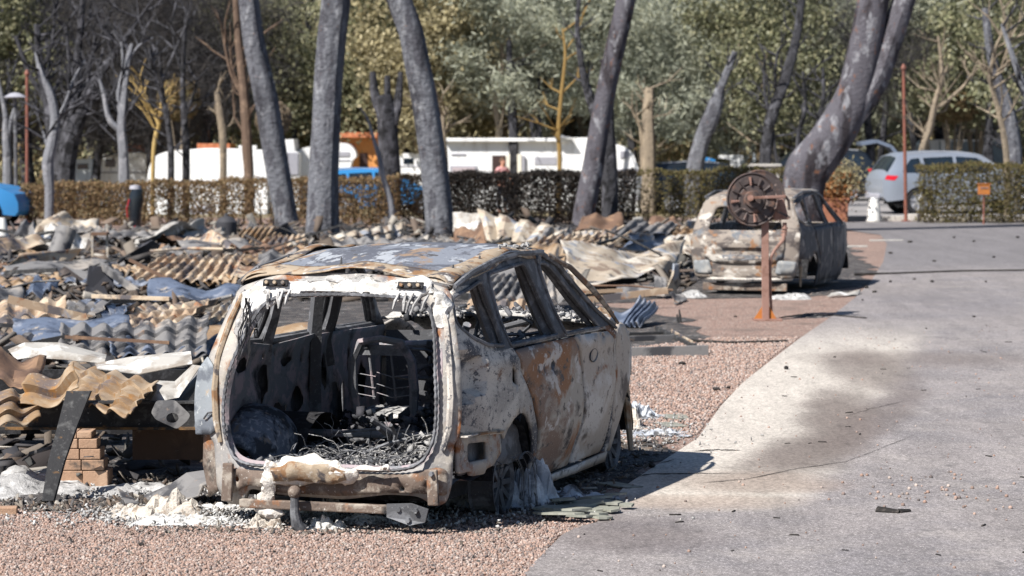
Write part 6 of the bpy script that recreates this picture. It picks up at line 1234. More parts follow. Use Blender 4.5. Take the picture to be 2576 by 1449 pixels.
# ================================================================== FARTHER BURNT CAR
c2p = PD(1872, 742, dist(742)); car2 = thing('burnt_car', 'farther burnt-out hatchback with closed rear end, behind the rusty reel stand', 'car', (c2p.x, c2p.y, -.02), -.31)
car2.scale = (.925, .97, .915)
m_c2r = M('cream_scorched_car_metal', (.25, .215, .185), [((.50, .465, .42), 3.0, .53, .60, (1, 1, 1.8)), ((.10, .085, .08), 3, .50, .57, (1, 1, 2)), ((.24, .13, .07), 5, .57, .64), ((.13, .14, .155), 2.4, .58, .63)], rough=.75, bump=.3, bscale=40)
m_c2s = M('blackened_car_side', (.065, .065, .075), [((.16, .15, .15), 3, .5, .58), ((.36, .33, .30), 4.5, .58, .64, (1, 1, .4)), ((.14, .08, .04), 6, .6, .72)], rough=.7, bump=.3, bscale=40)
for s in (1, -1):
    b = panel(SIDE, [QWIN, RWIN, FWIN], lambda y, z: slab(y, z, s, rec=False), st=.08, outv=(s, 0, 0)).build('body_side', m_c2s if s > 0 else m_dark, car2, smooth=True, solid=.025)
    panel(shrink(RDOOR, .01), [], lambda y, z: slab(y, z, s, .010, False), st=.09, outv=(s, 0, 0)).build('rear_door', m_c2s, car2, smooth=True, solid=.01)
    panel(shrink(FDOOR, .01), [], lambda y, z: slab(y, z, s, .010, False), st=.09, outv=(s, 0, 0)).build('front_door', m_c2s, car2, smooth=True, solid=.01)
    panel(FEND, [], lambda y, z: slab(y, z, s, 0, False), st=.09, outv=(s, 0, 0)).build('front_fender', m_c2s, car2, smooth=True, solid=.02)
    for nm, W_ in (('quarter_window_frame', QWIN), ('rear_window_frame', RWIN), ('front_window_frame', FWIN)):
        mb = MB(); closed_tube(mb, loop3(shrink(W_, -.012), lambda y, z: slab(y, z, s, .006, False, 0), .08), .018, 5); mb.build(nm, m_c2r if nm[0] == 'q' else m_dark, car2, smooth=True)
    MB().tube([slab(y, z, s, .01, False, 0) for y, z in ((.30, 1.56), (.9, 1.64), (1.6, 1.635), (2.1, 1.57), (2.7, 1.31), (3.2, 1.07))], .02, 6).build('roof_rail', m_dark, car2, smooth=True)
    for yy in (1.06, 3.5): MB().grid(lambda u, v: (s * lerp(.45, .85, v), yy - .385 * math.cos(math.pi * u), .26 + .36 * math.sin(math.pi * u)), 12, 3).build('wheel_liner', m_black, car2)
MB().grid(lambda u, v: (lambda p: (p[0], p[1], p[2] - .02))(roof_pt(u, v)), 16, 14).build('roof', m_c2r, car2, smooth=True, solid=.012)
RW2 = [(-.60, 1.05, .06), (-.50, 1.42, .08), (.50, 1.42, .08), (.60, 1.05, .06)]
R2 = [(x, z, *q) for x, z, *q in REARO if z > .5 or abs(x) > .7] + []
R2 = [(-.855, .55, .05), (-.885, .80, .1), (-.86, 1.08, .05), (-.79, 1.30, .1), (-.70, 1.52, .05), (0, 1.60, .2), (.70, 1.52, .05), (.79, 1.30, .1), (.86, 1.08, .05), (.885, .80, .1), (.855, .55, .05), (.80, .30, .06), (0, .27, .1), (-.80, .30, .06)]
def r2f(x, z):
    y = RY(x, z) + .01 * nz(x * 3, z * 3, 12) * 2 - .06 * sst(1.02, .9, z) * sst(.5, .62, z) - .05 * sst(.62, .5, z) + .05 * sst(.09, .02, abs(z - .70)) * sst(.45, .35, abs(x))
    return (x, y, z)
panel(R2, [RW2], r2f, st=.055, outv=(0, -1, 0)).build('rear_frame', m_c2r, car2, smooth=True, solid=.03)
panel([(-.62, .60, .05), (-.66, .98, .05), (.66, .98, .05), (.62, .60, .05), (.3, .52, .1), (-.3, .52, .1)], [], lambda x, z: (x, r2f(x, z)[1] - .014 - .01 * abs(nz(x * 4, z * 6)), z), st=.06, outv=(0, -1, 0)).build('tailgate', m_c2r, car2, smooth=True, solid=.01, off=1)
panel([(-.36, .66, .05), (.36, .66, .05), (.32, .60, .04), (0, .575, .1), (-.32, .60, .04)], [], lambda x, z: (x, r2f(x, z)[1] - .03, z), st=.06, outv=(0, -1, 0)).build('plate_recess', m_dark, car2, solid=.01)
for s in (-1, 1): panel([(s * .50, .36, .05), (s * .80, .36, .05), (s * .84, .56, .05), (s * .55, .58, .05)], [], lambda x, z: (x, r2f(x, z)[1] - .02, z), st=.06, outv=(0, -1, 0)).build('lamp_hollow', M('grey_bumper_metal', (.22, .23, .24), [((.34, .33, .31), 6, .5, .65)], bump=.3), car2, smooth=True, solid=.01)
MB().tube([(-.76, .06, .29), (-.5, -.03, .275), (0, -.05, .27), (.5, -.03, .275), (.76, .06, .29)], .03, 6).build('bumper_bar', m_quarter, car2, smooth=True)
MB().box((0, .05, .15), (1.35, .06, .12)).build('lower_crossmember', m_rust, car2, bevel=.01)
MB().tube([(.80, .30, .70), (.84, .28, .45), (.83, .30, .15)], [.02, .03, .015], 6).build('hanging_strip', m_rail, car2)
MB().grid(lambda u, v: (lerp(-.76, .76, u), lerp(.1, 3.6, v), .3 + .05 * nz(u * 5, v * 9)), 10, 16).build('floor_pan', m_dark, car2)
MB().grid(lambda u, v: (lerp(-.78, .78, u), 3.05 + .85 * v, 1.08 - .15 * v * v), 10, 8).build('bonnet', m_c2r, car2, smooth=True, solid=.02)
for x in (-.36, .36):
    mb = MB(); mb.tube([(x + a, 1.1 + .1 * b, b) for a, b in ((-.2, .45), (-.22, .9), (-.12, 1.1), (.12, 1.1), (.22, .9), (.2, .45))], .03, 5); mb.box((x, 1.2, .75), (.3, .03, .5)); mb.build('seat_frame', m_dark, car2)
heap('ash_or_shadow_heap', (2080, 738), (.9, .9), .05, m_soot_shade, 12); heap('ash_or_shadow_heap', (1990, 752), (.35, .3), .10, m_ashgrey, 13); heap('ash_or_shadow_heap', (1735, 748), (.3, .3), .12, m_ashgrey, 14); heap('ash_or_shadow_heap', (2040, 797), (.7, .45), .03, m_soot_shade, 15, n=30)  # last flat dark heap paints the cast shadow of the reel stand
sheet_obj('scrap_panel', 'light grey panel lying on ash under the right side of the farther burnt car', 'panel', ((2080, 748), (2160, 742), (2165, 733), (2090, 738)), (.015, .015), .3, 'white', 'crumple', amp=.01, cr=.04)
# ================================================================== REEL STAND
m_rr = M('rusted_reel_steel', (.075, .06, .058), [((.15, .09, .07), 6, .5, .62), ((.045, .035, .035), 7, .55, .68), ((.34, .26, .23), 16, .62, .72)], rough=.65, bump=.3, bscale=50)
m_pr = M('pinkish_rusted_post', (.27, .16, .13), [((.17, .09, .065), 6, .5, .65), ((.36, .25, .22), 12, .58, .7)], rough=.8, bump=.3, bscale=50)
m_or = M('orange_rust', (.42, .15, .035), [((.30, .11, .04), 8, .5, .65)], rough=.8, bump=.2)
dr = dist(806); rb = G(1926, 806); rs = thing('reel_stand', 'rusted hose reel on a single post with orange gusset feet', 'reel', (rb.x, rb.y, 0))
def L_(x, y, dy=0.0):
    p = PD(x, y, dr + dy); return Vector((p.x - rb.x, p.y - rb.y, p.z))
MB().bar(L_(1926, 806), L_(1924, 500), .09, .07).build('post', m_pr, rs, bevel=.006)
k = dr / F
disc = Matrix.Translation(L_(1892, 502, -.10)) @ Matrix.Rotation(R(14), 4, 'Z') @ Matrix.Rotation(R(-4), 4, 'X') @ Matrix.Rotation(R(90), 4, 'X')
ro = 66 * k
MB().lathe([(ro, .02), (ro * 1.03, .0), (ro, -.02), (ro * .94, -.012), (ro * .90, .012), (ro * .62, .012), (ro * .56, -.012), (ro * .50, .008), (ro * .34, .01), (ro * .31, .045), (ro * .12, .05), (ro * .10, .02), (0.004, .02), (0.004, .0), (ro * .1, .0), (ro * .3, .0), (ro * .5, -.014), (ro * .9, -.01)], 44, disc, closed=True).build('front_disc', m_rr, rs, smooth=False)
for i in range(12):
    a = i * math.pi / 6 + .1; mb = MB(); c, s_ = math.cos(a), math.sin(a)
    mb.tube([disc @ Vector((c * ro * .54, s_ * ro * .54, .022)), disc @ Vector((c * ro * .86, s_ * ro * .86, .022))], [.010, .022], 5); mb.build('pressed_rib', m_rr if i % 3 else m_pr, [c_ for c_ in rs.children if c_.name.startswith('front_disc')][0])
disc2 = Matrix.Translation(L_(1912, 494, .30)) @ Matrix.Rotation(R(14), 4, 'Z') @ Matrix.Rotation(R(-4), 4, 'X') @ Matrix.Rotation(R(90), 4, 'X')
MB().lathe([(ro, .02), (ro * 1.03, 0), (ro, -.02), (ro * .9, -.01), (.01, -.01), (.01, .01), (ro * .9, .01)], 36, disc2, closed=True).build('rear_disc', m_rr, rs)
mb = MB(); mb.lathe([(ro * .34, 0), (ro * .34, .5)], 24, Matrix.Translation(L_(1896, 501, -.06)) @ Matrix.Rotation(R(-90), 4, 'X') @ Matrix.Rotation(R(-8), 4, 'Y')); mb.build('drum', m_rr, rs, smooth=True)
MB().bar(L_(1888, 498, -.22), L_(1976, 494, -.14), .035, .05).build('crank_arm', m_pr, rs, bevel=.004)
MB().tube([L_(1888, 498, -.27), L_(1888, 498, -.05)], .04, 10).build('hub', m_pr, rs)
MB().tube([L_(1976, 494, -.14), L_(1984, 505, -.12), L_(1985, 528, -.1)], .018, 6).build('crank_handle', m_rr, rs, smooth=True)
MB().bar(L_(1897, 510, -.13), L_(1926, 545, -.06), .05, .02).build('brace', m_rr, rs)
p = [L_(1950, 505, .05), L_(1972, 500, .1), L_(1985, 552, .1), L_(1948, 554, .05)]
MB().add(p + [q + Vector((0, .22, 0)) for q in p], [(0, 1, 2, 3), (7, 6, 5, 4), (0, 4, 5, 1), (1, 5, 6, 2), (2, 6, 7, 3), (3, 7, 4, 0)]).build('hose_guide_box', m_pr, rs, bevel=.006)
MB().bar(L_(1935, 520, .0), L_(1988, 548, -.02), .03, .02).build('diagonal_strap', m_rr, rs)
MB().tube([L_(1974, 560, .05), L_(1974, 582, .05), L_(1970, 604, .0), L_(1950, 628, -.02), L_(1940, 645, .0), L_(1937, 670, .03), L_(1938, 740, .05), L_(1942, 800, .08)], [.028, .03, .022, .02, .02, .02, .018, .015], 8).build('feed_pipe', m_pr, rs, smooth=True)
for i, y in enumerate((572, 580, 588)): MB().tube([L_(1974 - i, y, .05), L_(1974 - i, y + 4, .05)], .042, 8).build('pipe_coupling', m_pr, rs)
for s_, (xa, xb, xt) in ((-1, (1893, 1919, 1919)), (1, (1933, 1956, 1934))):
    a, b, t = (L_(xa, 807), L_(xb, 807), L_(xt, 768)); mb = MB(); mb.add([a, b, t], [(0, 1, 2)]); mb.build('gusset', m_or, rs, solid=.012, off=0)
MB().box((0.02, .0, .012), (.36, .30, .02)).build('base_plate', m_pr, rs)
# ================================================================== CARAVANS AND CARS BEYOND THE HEDGE
m_white = M('white_caravan_shell', (.78, .79, .80), [((.62, .62, .62), 2, .5, .62, (1, 1, .3)), ((.5, .49, .47), 6, .6, .7, (1, 1, .3))], rough=.45, bump=.05, bscale=5)
m_canv = M('white_canvas_cover', (.80, .81, .82), [((.68, .70, .73), 1.2, .52, .7, (1, 1, 2))], rough=.8, bump=.5, bscale=2, bdist=.08)
m_greyp = M('grey_plastic_trim', (.33, .33, .37), (), rough=.5, bump=0); m_darki = M('dark_interior', (.05, .03, .028), (), bump=0); m_tile = M('terracotta_roof_tiles', (.50, .17, .08), [((.60, .26, .14), 8, .5, .6), ((.32, .11, .06), 9, .55, .65)], bump=.4, bscale=20)
m_ochre = M('orange_wall_paint', (.60, .27, .09), [((.45, .19, .08), 3, .5, .65)], bump=.1); m_blue = M('blue_car_paint', (.04, .22, .50), (), rough=.25, bump=0, spec=.5); m_silver = M('silver_car_paint', (.36, .40, .47), (), rough=.3, bump=0, metal=.5, spec=.5)
m_blk = M('black_car_paint', (.012, .016, .022), (), rough=.2, bump=0, spec=.6); m_glass = M('dark_car_glass', (.012, .02, .03), (), rough=.06, bump=0, spec=.8); m_tyre = M('black_rubber', (.02, .02, .022), (), rough=.8, bump=0); m_alloy = M('silver_alloy', (.55, .56, .60), (), rough=.3, metal=.6, bump=0); m_redl = M('red_lamp_plastic', (.55, .015, .03), (), rough=.25, bump=0)
def pxbox(name, label, cat, d, prof, depth, mat, parts=(), ground=True, group=None, smooth=0.0):
    """closed body extruded away from the viewer: prof in photo pixels at distance d"""
    q = [PD(x, y, d) for x, y in prof]; q = [(p.x, p.z) for p in q]
    cx = sum(p[0] for p in q) / len(q); zb = dip(cx, d); base = thing(name, label, cat, (cx, d, zb), group=group)
    P = fillet([(x - cx, z - zb) for x, z in q], smooth) if smooth else [(x - cx, z - zb) for x, z in q]; n = len(P)
    m = MB(); m.add([(x, 0, z) for x, z in P] + [(x, depth, z) for x, z in P], [tuple(range(n)), tuple(range(n, 2 * n))[::-1]] + [(i, n + i, n + (i + 1) % n, (i + 1) % n) for i in range(n)])
    o = m.build('body', mat, base); bm = bmesh.new(); bm.from_mesh(o.data); bmesh.ops.recalc_face_normals(bm, faces=bm.faces); bm.to_mesh(o.data); bm.free()
    for nm, (x0, y0, x1, y1), mt, pr in parts:
        a = PD(x0, y1, d); b = PD(x1, y0, d); MB().box(((a.x + b.x) / 2 - cx, -pr / 2 + .005, (a.z + b.z) / 2 - zb), (abs(b.x - a.x), abs(pr) + .01, abs(b.z - a.z))).build(nm, mt, base, bevel=.01)
    return base
GB = 545
pxbox('caravan', 'white canvas-covered caravan with an arched top, left of the leftmost big pine', 'caravan', 92, [(370, GB), (368, 470), (374, 420), (388, 392), (420, 380), (500, 374), (600, 376), (672, 380), (672, GB)], 2.2, m_canv, (('wheel_cover', (480, 520, 540, 545), m_greyp, .05), ('roof_box', (600, 366, 645, 378), m_white, -.3)), smooth=.2)
pxbox('caravan', 'white caravan partly behind the pale pronged tree, left of the arched caravan', 'caravan', 99, [(238, GB), (240, 395), (262, 388), (300, 384), (368, 384), (368, GB)], 2.2, m_white, (('window', (265, 400, 290, 420), m_glass, .03), ('stripe', (240, 432, 368, 436), m_greyp, .02)))
pxbox('caravan', 'small white caravan end beside the large black burnt tree', 'caravan', 100, [(185, GB), (188, 402), (232, 398), (238, GB)], 2.2, m_white, (('window', (195, 412, 222, 425), m_glass, .03),), smooth=.1)
pxbox('tiled_hut', 'low hut with terracotta roof rising behind the small white caravan', 'hut', 101.5, [(318, GB), (318, 384), (314, 364), (378, 364), (376, 384), (376, GB)], 3, m_ochre, (('roof_tiles', (312, 362, 382, 385), m_tile, .25),))
pxbox('tiled_hut', 'long low hut whose terracotta ridge shows above the arched caravan', 'hut', 96, [(500, GB), (500, 362), (578, 362), (578, GB)], 2, m_ochre, (('roof_tiles', (498, 361, 580, 380), m_tile, .25),))
pxbox('caravan', 'white tall box caravan seen between the leftmost and thickest pine', 'caravan', 96, [(700, GB), (700, 352), (738, 350), (742, 380), (752, 384), (752, GB)], 2.2, m_white, (('window', (708, 395, 720, 425), m_darki, .03), ('side_panel', (716, 384, 750, 440), m_greyp, .04)))
pxbox('caravan', 'white motorhome with an overhanging rounded front right of the thickest pine', 'caravan', 97, [(750, GB), (750, 375), (790, 366), (845, 358), (878, 362), (894, 378), (897, 396), (885, 402), (880, 430), (884, GB)], 2.2, m_white, (('window', (846, 382, 880, 394), m_greyp, .03), ('side_stripe', (844, 402, 882, 406), m_greyp, .02)), smooth=.15)
pxbox('orange_building', 'orange rendered building with a tiled eave behind the charred stump', 'building', 98.2, [(850, GB), (850, 338), (950, 338), (950, GB)], 2.5, m_ochre, (('roof_tiles', (846, 333, 956, 346), m_tile, .4), ('door', (905, 385, 925, 430), m_darki, .03), ('shutter', (870, 362, 895, 385), m_tile, .03)))
pxbox('caravan', 'small low white caravan between the charred stump and the bent-neck pine', 'caravan', 97, [(1003, GB), (1003, 392), (1015, 386), (1062, 388), (1062, GB)], 2.1, m_white, (('window', (1015, 398, 1040, 412), m_glass, .03), ('side_stripe', (1003, 417, 1062, 420), m_greyp, .02)))
lc = pxbox('caravan', 'long white caravan with an open door and roof rack, centre of the photo', 'caravan', 95, [(1112, GB), (1108, 470), (1110, 375), (1122, 360), (1135, 352), (1480, 346), (1500, 352), (1500, GB)], 2.3, m_white,
    (('roof_rail', (1118, 347, 1425, 356), m_white, .22), ('side_stripe', (1135, 386, 1172, 391), m_greyp, .03), ('service_hatch', (1132, 417, 1200, 442), m_greyp, .04), ('hatch_panel', (1138, 421, 1194, 442), M('mauve_panel', (.42, .36, .38), (), bump=0), .06), ('doorway', (1238, 391, 1272, 442), m_darki, .03), ('open_door', (1274, 388, 1312, 442), M('cream_door_panel', (.72, .68, .58), (), bump=0), .12), ('door_edge', (1312, 392, 1320, 442), m_greyp, .10), ('lamp', (1287, 378, 1297, 382), m_greyp, .05), ('window', (1345, 395, 1400, 415), m_greyp, .02)), smooth=.06)
for x0, y0, x1, y1 in ((1395, 344, 1435, 346), (1400, 341, 1420, 343)):
    a = PD(x0, y0, 94.8); b = PD(x1, y1, 94.8); m = MB(); m.bar(a, b, .05, .3); m.build('roof_rack', m_alloy, lc, world=True)
pxbox('caravan', 'white caravan with a sloping rounded nose right of the black trunk', 'caravan', 94, [(1500, GB), (1500, 366), (1552, 362), (1575, 370), (1592, 385), (1602, 410), (1610, 435), (1608, GB)], 2.2, m_white, (('front_window', (1560, 380, 1582, 398), m_greyp, .03), ('lower_panel', (1552, 425, 1606, 440), m_greyp, .02)), smooth=.12)
pxbox('canopy', 'white table canopy right of the black vehicle', 'canopy', 97, [(1838, GB), (1838, 402), (1810, 398), (1812, 390), (1870, 390), (1862, 420), (1856, GB)], 1.0, m_white, (('side_panel', (1842, 404, 1852, 440), m_white, .04),))
pxbox('caravan', 'pale blue-white caravan behind the white table canopy', 'caravan', 108, [(1812, GB), (1812, 370), (1830, 366), (1905, 362), (1905, GB)], 2.2, M('pale_blue_shell', (.50, .58, .68), [((.74, .76, .78), 3, .5, .55)], rough=.4, bump=0), (('window', (1840, 374, 1890, 384), m_white, .03),))
pxbox('blue_tarpaulin', 'small blue covered box beside the thin tree behind the hedge', 'box', 94, [(1768, GB), (1768, 400), (1782, 396), (1800, 402), (1800, GB)], .8, m_blue, (('strap', (1782, 398, 1785, 430), m_greyp, .02),))
pxbox('trailer', 'long grey-blue trailer behind the silver car at right', 'trailer', 100, [(2328, 520), (2328, 362), (2334, 354), (2560, 352), (2560, 520)], 2.3, M('grey_blue_trailer', (.22, .27, .31), [((.16, .19, .22), 3, .5, .65)], bump=.1), (('white_section', (2332, 356, 2362, 390), m_white, .03), ('white_section', (2366, 356, 2392, 390), m_white, .03), ('top_rail', (2330, 351, 2556, 356), m_white, .06)))
pxbox('planter', 'square cream concrete planter between the hedge and the massive forked pine', 'planter', 74, [(1892, 575), (1890, 415), (1962, 415), (1960, 575)], .8, m_conc, (('rim', (1886, 412, 1966, 419), m_conc, .05),))
# boxes and rims need soil/plants
# intact cars ---------------------------------------------------------------
def intact(name, label, loc, rot, paint, L=4.8, W=.95, zr=1.72, belt=1.08, suv=True, group=None, gate=False):
    o = thing(name, label, 'car', loc, rot, group=group); kz = zr / 1.72; ky = L / 4.8
    top = [(.02, .48), (.0, .75), (.03, 1.0), (.10, 1.10), (.42, 1.60), (.62, 1.68), (1.4, 1.73), (2.3, 1.72), (2.75, 1.66), (3.45, 1.19), (3.6, 1.12), (4.3, 1.02), (4.68, .86), (4.78, .62), (4.78, .40), (4.68, .28)]
    top = [(y * ky, z * kz) for y, z in top]; r_ = .36
    arch = lambda c: [((c * ky + (r_ + .04) * math.cos(a)), .34 + (r_ + .04) * math.sin(a)) for a in [R(t) for t in range(-8, 189, 18)]]
    side = top + arch(3.85) + [(1.35 * ky, .24)] + arch(.98) + [(.12, .34)]
    def X(y, z):
        x = W - .03 * ((min(z, belt) - .7) / .5) ** 2 - .10 * max(0, 1 - y / .5) ** 2 - .14 * max(0, (y - L + .8) / .8) ** 2
        return x - max(0, z - belt) * .34
    wins = [[(.62, 1.16), (.52, 1.20), (.78, 1.55), (1.02, 1.58), (1.12, 1.16)], [(1.20, 1.16), (1.12, 1.58), (1.95, 1.62), (1.98, 1.16)], [(2.06, 1.16), (2.04, 1.62), (2.62, 1.58), (3.18, 1.18)]]
    wins = [[(y * ky, z * kz, .04) for y, z in w_] for w_ in wins]
    for s in (-1, 1):
        panel([(y, z, .001) for y, z in side], wins, lambda y, z: (s * X(y, z), y, z), st=.13, outv=(s, 0, 0)).build('body_side', paint, o, smooth=True)
        for w_ in wins: panel(w_, [], lambda y, z: (s * (X(y, z) - .008), y, z), st=.2, outv=(s, 0, 0)).build('side_window', m_glass, o)
        for yy in (1.16, 2.02): MB().tube([(s * (X(yy * ky, z) + .002), yy * ky, z) for z in (.35, .7, 1.05)], .005, 4).build('door_seam', m_blk, o)
        for yy in (1.75, 2.62): MB().box((s * (X(yy, .98) + .012), yy * ky, .98 * kz), (.02, .16, .022)).build('door_handle', paint, o)
        for yy in (.98, 3.85):
            c = (s * (W - .12), yy * ky, .345); mt = Matrix.Translation(c) @ Matrix.Rotation(R(90) * s, 4, 'Y')
            t = MB().lathe([(.24, -.10), (.33, -.11), (.355, -.07), (.358, .07), (.33, .11), (.245, .105)], 28, mt, closed=True).build('tyre', m_tyre, o, smooth=True)
            m = MB(); m.lathe([(.245, .10), (.235, .06), (.05, .07), (0.001, .075)], 24, mt); 
            for k_ in range(7):
                a = k_ * 2 * math.pi / 7; m.tube([mt @ Vector((.04 * math.cos(a), .04 * math.sin(a), .09)), mt @ Vector((.235 * math.cos(a), .235 * math.sin(a), .10))], [.03, .018], 5)
            m.build('rim', m_alloy, o)
            MB().grid(lambda u, v: (s * lerp(W - .45, W - .02, v), yy * ky - .40 * math.cos(math.pi * u), .30 + .44 * math.sin(math.pi * u)), 12, 2).build('wheel_liner', m_black, o)
        panel([(.05, .98 * kz, .02), (.10, 1.10 * kz, .02), (.42, 1.08 * kz, .03), (.30, .95 * kz, .02)], [], lambda y, z: (s * (X(y, z) + .006), y, z), st=.1, outv=(s, 0, 0)).build('tail_lamp', m_redl, o)
        MB().tube([(s * (X(.7, 1.66 * kz) - .02), .7 * ky, 1.70 * kz), (s * (X(1.5, 1.7) - .02), 1.6 * ky, 1.76 * kz), (s * (X(2.5, 1.66) - .02), 2.5 * ky, 1.70 * kz)], .018, 5).build('roof_rail', m_alloy, o)
        if suv: MB().box((s * (W + .08), 3.0 * ky, 1.16 * kz), (.16, .10, .13)).build('mirror', paint, o, bevel=.03)
    pts = dens([(y, z) for y, z in top], .15)[:-8] if False else top
    T_ = []
    for i in range(len(pts) - 1):
        for k_ in range(4): t = k_ / 4; T_.append((lerp(pts[i][0], pts[i + 1][0], t), lerp(pts[i][1], pts[i + 1][1], t)))
    T_.append(pts[-1]); n = len(T_) - 1
    def tp(u, v):
        y, z = T_[min(n, int(round(v * n)))]; x = (2 * u - 1) * X(y, z); b = .05 * (1 - (2 * u - 1) ** 2)
        return (x, y - (b if z < 1.15 and y < .5 else 0) + (b if y > L - .3 else 0), z + (b if z > 1.0 else 0))
    MB().grid(tp, 12, n).build('body_top', paint, o, smooth=True)
    def gp(y0, z0, y1, z1): return lambda u, v: (lambda y, z: ((2 * u - 1) * (X(y, z) - .07), y - .008 + (.02 if y0 > 1 else 0), z + .012 + .05 * (1 - (2 * u - 1) ** 2)))(lerp(y0, y1, v) * ky, lerp(z0, z1, v) * kz)
    MB().grid(gp(.13, 1.14, .41, 1.57), 10, 4).build('rear_window', m_glass, o, smooth=True); MB().grid(gp(2.82, 1.62, 3.42, 1.22), 10, 4).build('windscreen', m_glass, o, smooth=True)
    MB().box((0, -.03, .48), (1.3 * W, .08, .14)).build('rear_bumper', m_greyp, o, bevel=.03); MB().box((0, 2.3 * ky, .27), (1.6 * W, 3.6 * ky, .06)).build('underbody', m_black, o)
    return o
q = PD(2212, 520, 78.3); sv = intact('parked_car', 'silver four-wheel-drive car parked half behind the right-hand hedge', (9.78, 79.0, .02), R(-90 + 9), m_silver, zr=1.64)
MB().box((0, 0, 0), (1, 1, 1)).build  # noqa
q = PD(-70, 520, 69.5); intact('parked_car', 'bright blue car cut by the left edge beside the hedge end', (PD(72, 520, 70).x - 4.05, 71.0, .0), R(-90 - 8), m_blue, L=4.0, W=.86, zr=1.55, belt=1.0, suv=False)
intact('parked_car', 'black car with pale roof trim behind the hedge left of the pale scorched trunk', (PD(1600, 400, 93).x, 93, -.42), R(-84), m_blk, L=4.9, zr=1.62)
intact('parked_car', 'blue car half hidden behind the hedge right of the thickest pine', (PD(790, 400, 90).x, 90, -.42), R(-80), m_blue, L=4.2, W=.85, zr=1.45, belt=.95)
dk = intact('parked_car', 'dark car with its grey tailgate raised, left of the silver car', (PD(2205, 400, 92).x, 92, .02), R(90), m_blk, L=4.5, zr=1.6)
m = MB(); A = PD(2255, 392, 91.5); B = PD(2235, 368, 91.5); C2 = PD(2200, 355, 91.5); D2 = PD(2160, 362, 91.5)
for a, b, w_ in ((A, B, .10), (B, C2, .09), (C2, D2, .07)): m.bar(a, b, .10, 1.3)
m.build('raised_tailgate', M('grey_blue_paint', (.13, .16, .22), (), rough=.3, bump=0), None, world=True, label='grey-blue tailgate raised high above the dark car, pointing left', cat='tailgate')
# bollards, posts, signs, lamp poles -------------------------------------------
def boll(px, py, h, r0, r1, label):
    p = G(px, py); o = thing('bollard', label, 'bollard', (p.x, p.y, 0)); k = p.y / F
    MB().lathe([(0, 0), (r0 * k, 0), (r0 * k, .03), (r1 * k, h * k - .05), (r1 * k * .8, h * k), (0, h * k)], 20).build('shaft', m_conc2, o, smooth=True)
    MB().lathe([(r0 * k * 1.06, 0), (r0 * k * 1.06, .04), (r0 * k, .05)], 20).build('foot_ring', m_conc, o)
m_conc2 = M('white_painted_concrete', (.74, .73, .70), [((.55, .53, .50), 5, .55, .7)], bump=.2)
boll(2198, 559, 62, 19, 13, 'white tapered concrete bollard before the rear wheel of the silver car'); boll(4, 602, 54, 20, 12, 'white tapered bollard cut by the left edge in front of the blue car')
def pole(px, py, ytop, w_, mat, label, head=None):
    p = G(px, py); o = thing('street_lamp', label, 'lamp post', (p.x, p.y, 0)); k = p.y / F; t = PD(px - 6 if px > 2000 else px, ytop, p.y)
    MB().tube([(0, 0, 0), (t.x - p.x, 0, t.z)], [w_ * k / 2, w_ * k * .45], 10).build('pole', mat, o, smooth=True)
    MB().lathe([(0, .02), (.06, 0), (.07, .05), (.03, .14), (0, .15)], 14, Matrix.Translation((t.x - p.x, 0, t.z))).build('lamp_head', mat, o, smooth=True)
    MB().box((0, 0, .02), (.2, .2, .04)).build('base_plate', mat, o)
m_pole = M('red_brown_painted_steel', (.22, .085, .06), [((.12, .06, .05), 6, .5, .65)], rough=.6, bump=.2)
pole(2279, 558, 176, 9, m_pole, 'slim red-brown lamp post standing before the silver car'); pole(68, 560, 190, 9, m_pole, 'slim brown lamp post at the far left beside the large black tree')
p = PD(38, 242, 76); lo = thing('street_lamp', 'flat mushroom-shaped lamp hood on a dark pole at the far left', 'lamp post', (p.x, p.y, 0)); MB().tube([(0, 0, 0), (0, 0, p.z)], .05, 8).build('pole', m_dark, lo); MB().lathe([(0, .10), (.12, .08), (.30, -.02), (.28, -.05), (0, -.03)], 18, Matrix.Translation((0, 0, p.z))).build('lamp_hood', m_greyp, lo, smooth=True)
p = G(2475, 556); so_ = thing('small_sign', 'small orange-red utility box on a thin post before the right-hand hedge', 'utility box', (PD(2475, 500, 70.9).x, 70.9, 0)); k = p.y / F
MB().tube([(0, 0, 0), (0, 0, .72)], .022, 6).build('post', m_pole, so_); MB().box((0, 0, .86), (.28, .12, .26)).build('box', m_or, so_, bevel=.01); MB().box((0, -.066, .90), (.20, .01, .05)).build('label_plate', m_pr, so_); MB().box((0, 0, .995), (.32, .16, .02)).build('lid', m_or, so_)
p = G(2318, 556); MB().box((p.x, p.y, .09), (.68, .34, .18)).build('stone_block', m_conc, None, world=True, bevel=.02, label='low pale concrete block at the corner of the right-hand hedge', cat='concrete block')
p = G(2170, 700, 0)
for i, (x, y, ln, lab) in enumerate(((2150, 622, .5, 'pale flat offcut lying on gravel right of the farther burnt car'), (2230, 607, .7, 'long pale strip lying on the dark far road'))):
    q = G(x, y); MB().box((q.x, q.y, .02), (ln, .12, .03), Matrix.Rotation(.1, 3, 'Z')).build('concrete_offcut', m_conc, None, world=True, label=lab, cat='offcut')
